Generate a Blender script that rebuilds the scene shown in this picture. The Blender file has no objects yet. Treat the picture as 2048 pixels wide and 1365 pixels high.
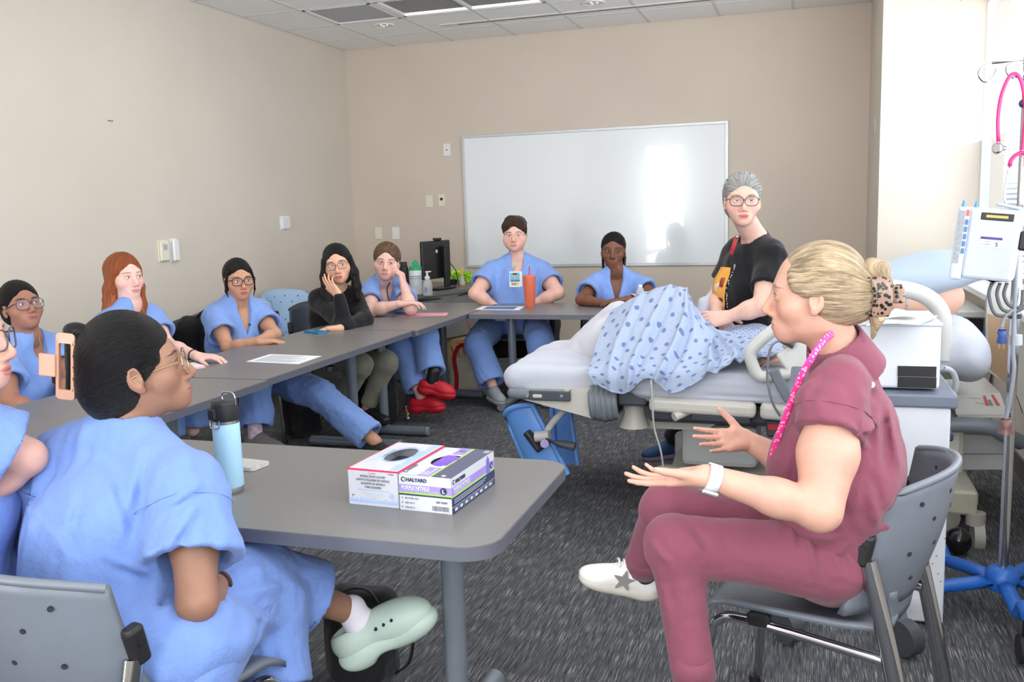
import bpy, bmesh, math, random
import numpy as np
from mathutils import Vector, Matrix, Euler

random.seed(7)
C = bpy.context.scene.collection
PI = math.pi
# ------------------------------------------------------------------ camera, world, lights, exposure
FPX, YAW, PITCH, ROLL, CAMH = 1827.44, -0.3138978, 0.14347367, -0.03085302, 1.42
def _cam_axes():
    cy, sy = math.cos(YAW), math.sin(YAW)
    f = np.array([sy, cy, 0]); r0 = np.array([cy, -sy, 0]); u = np.array([0, 0, 1.0])
    f2 = f*math.cos(PITCH) - u*math.sin(PITCH); u2 = u*math.cos(PITCH) + f*math.sin(PITCH)
    return r0*math.cos(ROLL) + u2*math.sin(ROLL), u2*math.cos(ROLL) - r0*math.sin(ROLL), f2
AR, AU, AF = _cam_axes()
cam_data = bpy.data.cameras.new('camera'); cam = bpy.data.objects.new('camera', cam_data); C.objects.link(cam)
cam_data.sensor_width = 36.0; cam_data.lens = 36.0*FPX/2048.0; cam_data.clip_start = 0.05
cam.matrix_world = Matrix(((AR[0], AU[0], -AF[0], 0), (AR[1], AU[1], -AF[1], 0), (AR[2], AU[2], -AF[2], CAMH), (0, 0, 0, 1)))
bpy.context.scene.camera = cam
def ray(u, v): return AR*(u-1024) - AU*(v-682.5) + AF*FPX
ORG = np.array([0, 0, CAMH])
def PZ(u, v, z): d = ray(u, v); return ORG + d*((z-CAMH)/d[2])       # point of the photo on a level plane
def PY(u, v, y): d = ray(u, v); return ORG + d*(y/d[1])              # ... on a plane parallel to the back wall
def PX(u, v, x): d = ray(u, v); return ORG + d*(x/d[0])              # ... on a plane parallel to the left wall

sc = bpy.context.scene
sc.view_settings.view_transform = 'Standard'; sc.view_settings.look = 'None'
sc.view_settings.gamma = 1.0; sc.view_settings.use_curve_mapping = False
sc.view_settings.exposure = 0.06
sc.cycles.max_bounces = 8; sc.cycles.diffuse_bounces = 5; sc.cycles.glossy_bounces = 3; sc.cycles.transmission_bounces = 6
sc.cycles.use_denoising = True; sc.cycles.sample_clamp_indirect = 6.0
sc.cycles.caustics_reflective = False; sc.cycles.caustics_refractive = False
world = bpy.data.worlds.new('daylight'); sc.world = world; world.use_nodes = True
wn = world.node_tree.nodes; wn.clear()
wo = wn.new('ShaderNodeOutputWorld'); wb = wn.new('ShaderNodeBackground')
wb.inputs[0].default_value = (0.86, 0.93, 1.0, 1); wb.inputs[1].default_value = 1.5
world.node_tree.links.new(wb.outputs[0], wo.inputs[0])

def area(name, loc, rot, sx, sy, energy, col=(1, 1, 1)):
    l = bpy.data.lights.new(name, 'AREA'); l.shape = 'RECTANGLE'; l.size = sx; l.size_y = sy; l.energy = energy; l.color = col
    o = bpy.data.objects.new(name, l); C.objects.link(o); o.location = loc; o.rotation_euler = rot
    return o
# daylight falling through the long window in the right wall, through the tall rear opening and an added rear window, and the lamps of the room behind the camera
area('window_daylight', (1.14, 2.6, 1.85), (0, PI/2+.12, 0), 1.7, 8.6, 122, (0.93, 0.97, 1.0))      # sky
area('window_ground_light', (1.02, 3.2, 1.75), (0, PI/2+1.25, 0), .8, 8.0, 45, (1.0, 0.98, 0.95))      # added fill facing up to brighten the ceiling, like light off the ground
area('rear_window_daylight', (-2.85, -2.33, 1.4), (-PI/2, 0, PI), .74, 2.4, 108, (0.95, 0.98, 1.0))
area('rear_window_daylight', (-.15, -2.33, 1.75), (-PI/2, 0, PI), 2.0, 1.6, 76, (0.95, 0.98, 1.0))  # frontal fill for the cart, set in an added window
area('bounced_flash', (-.3, -.6, 1.9), (PI-.5, 0, 0), .5, .5, 38, (1.0, 0.98, 0.96))                      # the photographer's flash, turned up to the ceiling
area('ceiling_lamp_light', (-1.6, 5.2, 2.98), (0, 0, 0), 3.4, 1.2, 33, (1.0, 0.97, 0.93))

# ------------------------------------------------------------------ materials
def lin(c): return tuple(((x/255)/12.92 if x/255 <= .04045 else ((x/255+.055)/1.055)**2.4) for x in c)
class NT:
    def __init__(s, name):
        s.m = bpy.data.materials.new(name); s.m.use_nodes = True; s.t = s.m.node_tree; s.n = s.t.nodes
        s.b = s.n.get('Principled BSDF')
    def add(s, typ, **kw):
        n = s.n.new(typ)
        for k, v in kw.items():
            if k.startswith('i_'): n.inputs[k[2:].replace('_', ' ')].default_value = v
            else: setattr(n, k, v)
        return n
    def link(s, a, b): s.t.links.new(a, b)
    def math(s, op, a, b=None, c=None, clamp=False):
        n = s.n.new('ShaderNodeMath'); n.operation = op; n.use_clamp = clamp
        for i, x in enumerate((a, b, c)):
            if x is None: continue
            if isinstance(x, (int, float)): n.inputs[i].default_value = x
            else: s.link(x, n.inputs[i])
        return n.outputs[0]
    def mix(s, fac, a, b):
        n = s.n.new('ShaderNodeMix'); n.data_type = 'RGBA'
        for sock, x in ((n.inputs[0], fac), (n.inputs[6], a), (n.inputs[7], b)):
            if isinstance(x, (int, float)): sock.default_value = x
            elif isinstance(x, tuple): sock.default_value = (*x[:3], 1)
            else: s.link(x, sock)
        return n.outputs[2]
    def coord(s, scale=(1, 1, 1), src='Object'):
        tc = s.n.new('ShaderNodeTexCoord'); mp = s.n.new('ShaderNodeMapping'); mp.inputs['Scale'].default_value = scale
        s.link(tc.outputs[src], mp.inputs[0]); return mp.outputs[0]
    def noise(s, vec, scale, detail=3.0, rough=.5):
        n = s.n.new('ShaderNodeTexNoise'); n.inputs['Scale'].default_value = scale; n.inputs['Detail'].default_value = detail
        n.inputs['Roughness'].default_value = rough; s.link(vec, n.inputs['Vector']); return n.outputs[0]
    def ramp(s, fac, stops):
        n = s.n.new('ShaderNodeValToRGB'); e = n.color_ramp.elements
        while len(e) < len(stops): e.new(0.5)
        for k, (p, c) in enumerate(stops): e[k].position = p; e[k].color = (*c[:3], 1)
        s.link(fac, n.inputs[0]); return n.outputs[0]
    def bump(s, h, strength=.3, dist=.01):
        n = s.n.new('ShaderNodeBump'); n.inputs['Strength'].default_value = strength; n.inputs['Distance'].default_value = dist
        s.link(h, n.inputs['Height']); s.link(n.outputs[0], s.b.inputs['Normal'])
_M = {}
def mat(name, rgb, rough=.5, metal=0.0, var=0.06, vscale=14.0, bump=0.0, bscale=60.0, spec=.5, alpha=1.0, trans=0.0, sheen=0.0, emit=None, coat=0.0):
    if name in _M: return _M[name]
    T = NT(name); c = lin(rgb); b = T.b
    v = T.coord()
    if var > 0:
        n = T.noise(v, vscale, 3)
        lo = tuple(x*(1-var) for x in c); hi = tuple(min(1, x*(1+var)) for x in c)
        T.link(T.ramp(n, [(.3, lo), (.7, hi)]), b.inputs['Base Color'])
    else: b.inputs['Base Color'].default_value = (*c, 1)
    b.inputs['Roughness'].default_value = rough; b.inputs['Metallic'].default_value = metal
    b.inputs['Specular IOR Level'].default_value = spec
    b.inputs['Alpha'].default_value = alpha; b.inputs['Transmission Weight'].default_value = trans
    b.inputs['Sheen Weight'].default_value = sheen; b.inputs['Coat Weight'].default_value = coat
    if emit: b.inputs['Emission Color'].default_value = (*lin(emit[0]), 1); b.inputs['Emission Strength'].default_value = emit[1]
    if bump > 0: T.bump(T.noise(v, bscale, 4), bump, .004)
    _M[name] = T.m; return T.m

def fabric(name, rgb, rough=.85, wr=.35, scale=9.0, weave=900.0, sheen=.15, ws=.08):
    """cloth: soft folds and a fine weave as relief, colour slightly uneven"""
    if name in _M: return _M[name]
    T = NT(name); c = lin(rgb); v = T.coord()
    n1 = T.noise(v, scale, 4, .55); n2 = T.noise(v, weave, 1)
    T.link(T.ramp(n1, [(.25, tuple(x*(1-ws) for x in c)), (.75, tuple(min(1, x*(1+ws)) for x in c))]), T.b.inputs['Base Color'])
    h = T.math('ADD', n1, T.math('MULTIPLY', n2, .06)); T.bump(h, wr, .03)
    T.b.inputs['Roughness'].default_value = rough; T.b.inputs['Sheen Weight'].default_value = sheen
    T.b.inputs['Specular IOR Level'].default_value = .2
    _M[name] = T.m; return T.m

def carpet():
    T = NT('carpet'); v = T.coord((1, 1, 1))
    s1 = T.noise(T.coord((1, .030, 1)), 330, 2, .6)          # fine streaks of lighter yarn along the room
    s2 = T.noise(T.coord((1, .06, 1)), 140, 2, .5)
    s3 = T.noise(T.coord((1, 1, 1)), 7, 3, .5)
    base = T.ramp(s2, [(.3, lin((60, 62, 66))), (.7, lin((95, 96, 100)))])
    m = T.math('MULTIPLY', T.ramp(s1, [(.54, (0, 0, 0)), (.62, (1, 1, 1))]), T.ramp(s3, [(.35, (.35,)*3), (.65, (1, 1, 1))]))
    T.link(T.mix(T.math('MULTIPLY', m, .62), base, lin((180, 178, 175))), T.b.inputs['Base Color'])
    T.b.inputs['Roughness'].default_value = .95; T.b.inputs['Specular IOR Level'].default_value = .1
    T.bump(T.noise(v, 420, 2), .5, .006)
    return T.m

def wallpaint(name, rgb):
    T = NT(name); c = lin(rgb); v = T.coord()
    n = T.noise(v, 1.3, 3)
    T.link(T.ramp(n, [(.3, tuple(x*.97 for x in c)), (.7, tuple(min(1, x*1.03) for x in c))]), T.b.inputs['Base Color'])
    T.b.inputs['Roughness'].default_value = .7; T.b.inputs['Specular IOR Level'].default_value = .25
    T.bump(T.noise(v, 260, 2), .08, .002)
    return T.m

def skin(name, rgb, lip, brow, blush=.25, lash=(28, 20, 18)):
    """skin with lips, brows, lash line and warm cheeks placed in the head's own coordinates (attribute hp)"""
    T = NT(name); c = lin(rgb)
    a = T.add('ShaderNodeAttribute', attribute_name='hp'); sp = T.add('ShaderNodeSeparateXYZ'); T.link(a.outputs['Vector'], sp.inputs[0])
    x, y, z = sp.outputs; ax = T.math('ABSOLUTE', x)
    def ell(cx, cz, rx, rz, soft=.25, rot=0.0, X=ax):
        dx = T.math('SUBTRACT', X, cx); dz = T.math('SUBTRACT', z, cz)
        if rot:
            cr, sr = math.cos(rot), math.sin(rot)
            dx, dz = (T.math('ADD', T.math('MULTIPLY', dx, cr), T.math('MULTIPLY', dz, sr)),
                      T.math('SUBTRACT', T.math('MULTIPLY', dz, cr), T.math('MULTIPLY', dx, sr)))
        q = T.math('ADD', T.math('POWER', T.math('ABSOLUTE', T.math('DIVIDE', dx, rx)), 2.0), T.math('POWER', T.math('ABSOLUTE', T.math('DIVIDE', dz, rz)), 2.0))
        mr = T.add('ShaderNodeMapRange'); T.link(q, mr.inputs[0]); mr.inputs[1].default_value = 1+soft; mr.inputs[2].default_value = 1-soft
        mr.inputs[3].default_value = 0; mr.inputs[4].default_value = 1
        return mr.outputs[0]
    front = T.math('GREATER_THAN', y, .045)
    n = T.noise(a.outputs['Vector'], 45, 4); tc = T.noise(T.coord(), 30, 4)
    base = T.ramp(tc, [(.3, tuple(q*.94 for q in c)), (.7, tuple(min(1, q*1.05) for q in c))])
    warm = tuple(min(1, q) for q in (c[0]*1.02, c[1]*.72, c[2]*.68))
    base = T.mix(T.math('MULTIPLY', T.math('MULTIPLY', ell(.042, -.035, .030, .024, .8), front), blush), base, warm)
    base = T.mix(T.math('MULTIPLY', T.math('MULTIPLY', ell(0, -.042, .018, .014, .8), front), blush), base, warm)
    lipm = T.math('MAXIMUM', ell(.0095, -.0680, .0155, .0052, .35, -.12), ell(0, -.0775, .0205, .0066, .35))
    base = T.mix(T.math('MULTIPLY', T.math('MULTIPLY', lipm, front), .85), base, lin(lip))
    base = T.mix(T.math('MULTIPLY', T.math('MULTIPLY', ell(0, -.0725, .0225, .0011, .6), front), .7), base, tuple(q*.25 for q in lin(lip)))
    bm = T.math('MAXIMUM', ell(.030, .0205, .0165, .0034, .5, .10), ell(.046, .0190, .0095, .0022, .5, -.30))
    base = T.mix(T.math('MULTIPLY', T.math('MULTIPLY', bm, front), .88), base, lin(brow))
    lm = T.math('SUBTRACT', ell(.0312, -.0005, .0158, .0078, .2), ell(.0312, -.0025, .0150, .0066, .2), clamp=True)
    base = T.mix(T.math('MULTIPLY', T.math('MULTIPLY', lm, front), .85), base, lin(lash))
    T.link(base, T.b.inputs['Base Color'])
    T.b.inputs['Roughness'].default_value = .5; T.b.inputs['Specular IOR Level'].default_value = .35
    T.b.inputs['Subsurface Weight'].default_value = .08; T.b.inputs['Subsurface Radius'].default_value = (.012, .004, .002); T.b.inputs['Subsurface Scale'].default_value = .4
    T.bump(T.noise(T.coord(), 260, 2), .06, .002)
    return T.m

def hairmat(name, rgb, rgb2=None, rough=.42, freq=26.0):
    """strands run along attribute fl: x across the strands, y along them"""
    T = NT(name); c = lin(rgb); c2 = lin(rgb2) if rgb2 else tuple(x*1.7+.004 for x in c)
    a = T.add('ShaderNodeAttribute', attribute_name='fl')
    mp = T.add('ShaderNodeMapping'); mp.inputs['Scale'].default_value = (freq, 2.2, 1); T.link(a.outputs['Vector'], mp.inputs[0])
    n = T.noise(mp.outputs[0], 1.0, 5, .7)
    mp2 = T.add('ShaderNodeMapping'); mp2.inputs['Scale'].default_value = (freq*4, 5, 1); T.link(a.outputs['Vector'], mp2.inputs[0])
    n2 = T.noise(mp2.outputs[0], 1.0, 3, .6)
    T.link(T.ramp(T.math('ADD', T.math('MULTIPLY', n, .7), T.math('MULTIPLY', n2, .3)), [(.36, c), (.62, c2)]), T.b.inputs['Base Color'])
    T.bump(T.math('ADD', n, T.math('MULTIPLY', n2, .5)), .8, .008)
    T.b.inputs['Roughness'].default_value = rough; T.b.inputs['Specular IOR Level'].default_value = .28
    return T.m

# ------------------------------------------------------------------ mesh helpers
def R3(rx=0, ry=0, rz=0): return np.array(Euler((rx, ry, rz)).to_matrix())
def axes_from(d, up=(0, 0, 1)):
    d = np.array(d, float); d /= np.linalg.norm(d); u = np.array(up, float)
    if abs(d @ u) > .97: u = np.array([0, 1.0, 0])
    s = np.cross(d, u); s /= np.linalg.norm(s); t = np.cross(s, d)
    return s, t, d
class MB:
    """collects shapes, links them as one mesh object; slot = material index of what follows"""
    def __init__(s): s.v = []; s.f = []; s.m = []; s.slot = 0; s.sm = []
    def _add(s, vs, fs, smooth=False):
        o = len(s.v); s.v += [tuple(map(float, v)) for v in vs]; s.f += [tuple(i+o for i in f) for f in fs]
        s.m += [s.slot]*len(fs); s.sm += [smooth]*len(fs); return s
    def box(s, c, size, rot=None, bev=0.0, seg=1):
        bm = bmesh.new(); bmesh.ops.create_cube(bm, size=1)
        for v in bm.verts: v.co = Vector((v.co.x*size[0], v.co.y*size[1], v.co.z*size[2]))
        if bev > 0: bmesh.ops.bevel(bm, geom=bm.edges[:], offset=bev, segments=seg, affect='EDGES', profile=.5)
        M = np.array(rot) if rot is not None else np.eye(3)
        bm.verts.index_update()
        vs = [M @ np.array(v.co) + np.array(c) for v in bm.verts]; fs = [[v.index for v in f.verts] for f in bm.faces]
        bm.free(); return s._add(vs, fs)
    def b2(s, lo, hi, bev=0.0, seg=1):
        lo = np.array(lo, float); hi = np.array(hi, float); return s.box((lo+hi)/2, hi-lo, None, bev, seg)
    def cyl(s, a, b, ra, rb=None, n=16, caps=True):
        rb = ra if rb is None else rb; a = np.array(a, float); b = np.array(b, float); S, T_, D = axes_from(b-a)
        vs = []; 
        for p, r in ((a, ra), (b, rb)):
            for k in range(n):
                t = 2*PI*k/n; vs.append(p + (S*math.cos(t)+T_*math.sin(t))*r)
        fs = [(k, (k+1) % n, n+(k+1) % n, n+k) for k in range(n)]
        s._add(vs, fs, True)
        if caps: s._add(vs[:n], [tuple(range(n-1, -1, -1))]); s._add(vs[n:], [tuple(range(n))])
        return s
    def tube(s, pts, r, n=10, closed=False, caps=True, flat=1.0, up=(0, 0, 1)):
        pts = [np.array(p, float) for p in pts]; m = len(pts); rs = r if isinstance(r, (list, tuple)) else [r]*m
        vs = []; prev = None
        for i, p in enumerate(pts):
            if closed: d = pts[(i+1) % m]-pts[i-1]
            else: d = pts[min(i+1, m-1)]-pts[max(i-1, 0)]
            S, T_, D = axes_from(d, up)
            if prev is not None:
                S = prev - D*(prev @ D); S /= np.linalg.norm(S)+1e-9; T_ = np.cross(D, S)
            prev = S
            for k in range(n):
                t = 2*PI*k/n; vs.append(p + (S*math.cos(t)+T_*math.sin(t)*flat)*rs[i])
        fs = []
        for i in range(m if closed else m-1):
            j = (i+1) % m
            for k in range(n): fs.append((i*n+k, i*n+(k+1) % n, j*n+(k+1) % n, j*n+k))
        s._add(vs, fs, True)
        if caps and not closed: s._add(vs[:n], [tuple(range(n-1, -1, -1))]); s._add(vs[-n:], [tuple(range(n))])
        return s
    def lathe(s, prof, c=(0, 0, 0), n=24, M=None):
        M = np.eye(3) if M is None else np.array(M); vs = []; c = np.array(c, float)
        for (r, z) in prof:
            for k in range(n): t = 2*PI*k/n; vs.append(M @ np.array((r*math.cos(t), r*math.sin(t), z)) + c)
        fs = []
        for i in range(len(prof)-1):
            for k in range(n): fs.append((i*n+k, i*n+(k+1) % n, (i+1)*n+(k+1) % n, (i+1)*n+k))
        s._add(vs, fs, True)
        if prof[0][0] > 1e-5: s._add(vs[:n], [tuple(range(n-1, -1, -1))])
        if prof[-1][0] > 1e-5: s._add(vs[-n:], [tuple(range(n))])
        return s
    def prism(s, poly, z0, z1, M=None, c=(0, 0, 0)):
        """poly: 2-D outline (counter-clockwise) in the local XY, extruded along local z"""
        M = np.eye(3) if M is None else np.array(M); n = len(poly); c = np.array(c, float)
        vs = [M @ np.array((x, y, z)) + c for z in (z0, z1) for x, y in poly]
        return s._add(vs, [tuple(range(n-1, -1, -1)), tuple(range(n, 2*n))] + [(k, (k+1) % n, n+(k+1) % n, n+k) for k in range(n)])
    def sph(s, c, r, n=16, m=10, M=None):
        r = (r, r, r) if isinstance(r, (int, float)) else r
        M = np.eye(3) if M is None else np.array(M); vs = []; c = np.array(c, float)
        for i in range(m+1):
            p = PI*i/m
            for k in range(n): t = 2*PI*k/n; vs.append(M @ np.array((r[0]*math.sin(p)*math.cos(t), r[1]*math.sin(p)*math.sin(t), -r[2]*math.cos(p)))+c)
        fs = [(i*n+k, i*n+(k+1) % n, (i+1)*n+(k+1) % n, (i+1)*n+k) for i in range(m) for k in range(n)]
        return s._add(vs, fs, True)
    def quadgrid(s, fn, nu, nv, thick=0.0):
        """surface fn(u,v)->(point, normal) for u,v in 0..1, given a thickness"""
        P = []; N = []
        for j in range(nv+1):
            for i in range(nu+1):
                p, q = fn(i/nu, j/nv); P.append(np.array(p, float)); N.append(np.array(q, float))
        W = nu+1; f = [(j*W+i, j*W+i+1, (j+1)*W+i+1, (j+1)*W+i) for j in range(nv) for i in range(nu)]
        if thick <= 0: return s._add(P, f, True)
        n = len(P); Q = [p-q*thick for p, q in zip(P, N)]
        fs = f + [tuple(n+k for k in reversed(q)) for q in f]
        rim = [i for i in range(W)] + [j*W+nu for j in range(1, nv+1)] + [nv*W+i for i in range(nu-1, -1, -1)] + [j*W for j in range(nv-1, 0, -1)]
        fs += [(rim[k], n+rim[k], n+rim[(k+1) % len(rim)], rim[(k+1) % len(rim)]) for k in range(len(rim))]
        return s._add(P+Q, fs, True)
    def build(s, name, m, parent=None, offset=None):
        me = bpy.data.meshes.new(name); vs = s.v
        if offset is not None: vs = [(v[0]-offset[0], v[1]-offset[1], v[2]-offset[2]) for v in vs]
        me.from_pydata(vs, [], s.f)
        for x in (m if isinstance(m, (list, tuple)) else [m]): me.materials.append(x)
        me.polygons.foreach_set('material_index', s.m); me.polygons.foreach_set('use_smooth', s.sm); me.update()
        o = bpy.data.objects.new(name, me); C.objects.link(o)
        if parent is not None: o.parent = parent
        if offset is not None: o.location = offset
        return o
def rrect(x0, x1, y0, y1, r, n=5):
    """outline of a rounded rectangle; r = one radius or four (x0y0, x1y0, x1y1, x0y1)"""
    r = [r]*4 if isinstance(r, (int, float)) else r; out = []
    for (cx, cy, a0, q) in ((x0+r[0], y0+r[0], PI, r[0]), (x1-r[1], y0+r[1], 1.5*PI, r[1]), (x1-r[2], y1-r[2], 0, r[2]), (x0+r[3], y1-r[3], .5*PI, r[3])):
        if q < 1e-5: out.append((cx, cy)); continue
        for k in range(n+1): t = a0+.5*PI*k/n; out.append((cx+q*math.cos(t), cy+q*math.sin(t)))
    return out
def bez(pts, n=8):
    """smooth path through points (Catmull-Rom)"""
    P = [np.array(p, float) for p in pts]; P = [2*P[0]-P[1]] + P + [2*P[-1]-P[-2]]; out = []
    for i in range(1, len(P)-2):
        for k in range(n):
            t = k/n; a, b, c, d = P[i-1:i+3]
            out.append(.5*((2*b)+(c-a)*t+(2*a-5*b+4*c-d)*t*t+(3*b-a-3*c+d)*t**3))
    out.append(P[-2]); return out
def tag(o, label, cat, group=None):
    o['label'] = label; o['category'] = cat
    if group: o['group'] = group
    return o
def thing(name, label, cat, loc=(0, 0, 0), rz=0.0, group=None):
    o = bpy.data.objects.new(name, None); C.objects.link(o); o.location = loc; o.rotation_euler = (0, 0, rz); o.empty_display_size = .1
    return tag(o, label, cat, group)
def struct(o): o['kind'] = 'structure'; return o
def dup(root, loc=None, rz=None, label=None):
    r = root.copy(); C.objects.link(r)
    if loc is not None: r.location = loc
    if rz is not None: r.rotation_euler = (0, 0, rz)
    if label: r['label'] = label
    for ch in root.children:
        c = ch.copy(); C.objects.link(c); c.parent = r
        for g in ch.children:
            d = g.copy(); C.objects.link(d); d.parent = c
    return r
def text(name, body, size, loc, M, m, parent, align='LEFT', ext=.0004, bold=0.0, sx=1.0):
    """flat lettering as a mesh: M columns = reading direction, up, normal"""
    cu = bpy.data.curves.new(name, 'FONT'); cu.body = body; cu.size = size; cu.align_x = align; cu.extrude = ext; cu.resolution_u = 2; cu.offset = bold
    t = bpy.data.objects.new(name, cu); C.objects.link(t)
    dg = bpy.context.evaluated_depsgraph_get(); me = bpy.data.meshes.new_from_object(t.evaluated_get(dg)); bpy.data.objects.remove(t)
    o = bpy.data.objects.new(name, me); C.objects.link(o); me.materials.clear(); me.materials.append(m)
    M = np.array(M, float); W = Matrix(((M[0][0]*sx, M[0][1], M[0][2], loc[0]), (M[1][0]*sx, M[1][1], M[1][2], loc[1]), (M[2][0]*sx, M[2][1], M[2][2], loc[2]), (0, 0, 0, 1)))
    me.transform(W)
    if parent is not None: o.parent = parent
    return o
# ------------------------------------------------------------------ smooth solid modelling: distance fields turned into meshes (surface nets)
V = lambda *a: np.array(a, float)
def nrm(v): v = np.array(v, float); return v/(np.linalg.norm(v)+1e-12)
class Pr:
    __slots__ = ('f', 'c', 'r', 'op', 'k')
    def __init__(s, f, c, r, op='u', k=.01): s.f = f; s.c = np.array(c, float); s.r = r; s.op = op; s.k = k
def rc(a, b, ra, rb=None, k=.01, op='u', fl=None, fs=1.0):
    """round cone; fl, fs = axis and factor of a flattening across it"""
    a = np.array(a, float); b = np.array(b, float); rb = ra if rb is None else rb; d = b-a; L2 = max(d @ d, 1e-10)
    if fl is not None: fl = nrm(fl)
    def f(p):
        q = p-a; h = np.clip(q @ d/L2, 0, 1); w = q-h[..., None]*d
        if fl is not None: w = w+(w @ fl)[..., None]*fl*(1/fs-1)
        return (np.linalg.norm(w, axis=-1)-(ra+(rb-ra)*h))*(1.0 if fl is None else (.5+.5*min(fs, 1)))
    m = max(ra, rb); return Pr(f, (a+b)/2, math.sqrt(L2)/2+m*max(1, fs), op, k)
def el(c, r, M=None, k=.01, op='u'):
    c = np.array(c, float); r = np.array([r]*3 if isinstance(r, (int, float)) else r, float); Mi = np.eye(3) if M is None else np.array(M, float)
    def f(p):
        q = (p-c) @ Mi; k0 = np.linalg.norm(q/r, axis=-1); k1 = np.linalg.norm(q/(r*r), axis=-1)
        return k0*(k0-1)/(k1+1e-9)
    return Pr(f, c, float(r.max()), op, k)
def cc(a, b, ra, rb=None, k=.01, op='u', rd=.004):
    """flat-ended cone with rounded rims"""
    a = np.array(a, float); b = np.array(b, float); rb = ra if rb is None else rb; d = b-a; L = np.linalg.norm(d); d = d/L
    def f(p):
        q = p-a; h = q @ d; w = np.linalg.norm(q-h[..., None]*d, axis=-1); t = np.clip(h/L, 0, 1)
        x = w-(ra+(rb-ra)*t)+rd; y = np.abs(h-L/2)-L/2+rd
        return np.minimum(np.maximum(x, y), 0)+np.sqrt(np.maximum(x, 0)**2+np.maximum(y, 0)**2)-rd
    return Pr(f, (a+b)/2, math.hypot(L/2, max(ra, rb)), op, k)
def bx(c, size, M=None, rd=.01, k=.01, op='u'):
    c = np.array(c, float); h = np.array(size, float)/2-rd; Mi = np.eye(3) if M is None else np.array(M, float)
    def f(p):
        q = np.abs((p-c) @ Mi)-h
        return np.linalg.norm(np.maximum(q, 0), axis=-1)+np.minimum(q.max(-1), 0)-rd
    return Pr(f, c, float(np.linalg.norm(h))+rd, op, k)
def fn(f, c, r, op='u', k=.01): return Pr(f, c, r, op, k)
def chain(pts, rs, k=.01, fl=None, fs=1.0):
    rs = rs if isinstance(rs, (list, tuple)) else [rs]*len(pts)
    return [rc(pts[i], pts[i+1], rs[i], rs[i+1], k, fl=fl, fs=fs) for i in range(len(pts)-1)]
def _comb(d, e, op, k):
    if op == 'u':
        h = np.maximum(k-np.abs(d-e), 0)/k; return np.minimum(d, e)-h*h*k*.25
    if op == 's': e = -e
    h = np.maximum(k-np.abs(d-e), 0)/k; return np.maximum(d, e)+h*h*k*.25
def sdf_eval(groups, P, cen=None, rad=None):
    """groups: list of (prims, k) joined one after another; P (nb, m, 3); cen, rad bound each row"""
    out = np.full(P.shape[:2], 1.0, np.float32)
    for prims, kg in groups:
        d = np.full(P.shape[:2], 1.0, np.float32)
        for pr in prims:
            if cen is not None:
                sel = np.nonzero(np.linalg.norm(cen-pr.c, axis=-1) < pr.r+rad+.05+pr.k)[0]
                if pr.op == 'i': sel = np.arange(len(P))
                if len(sel) == 0: continue
                d[sel] = _comb(d[sel], pr.f(P[sel]).astype(np.float32), pr.op, pr.k)
            else: d = _comb(d, pr.f(P).astype(np.float32), pr.op, pr.k)
        out = _comb(out, d, 'u', kg)
    return out
def _axis(lo, hi, h, fine):
    x = [lo]
    while x[-1] < hi:
        s = h
        for (a, b, hf) in fine:
            if a-h*.5 <= x[-1] <= b: s = min(s, hf)
        x.append(x[-1]+s)
    while len(x) % 8: x.append(x[-1]+h)
    return np.array(x)
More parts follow.
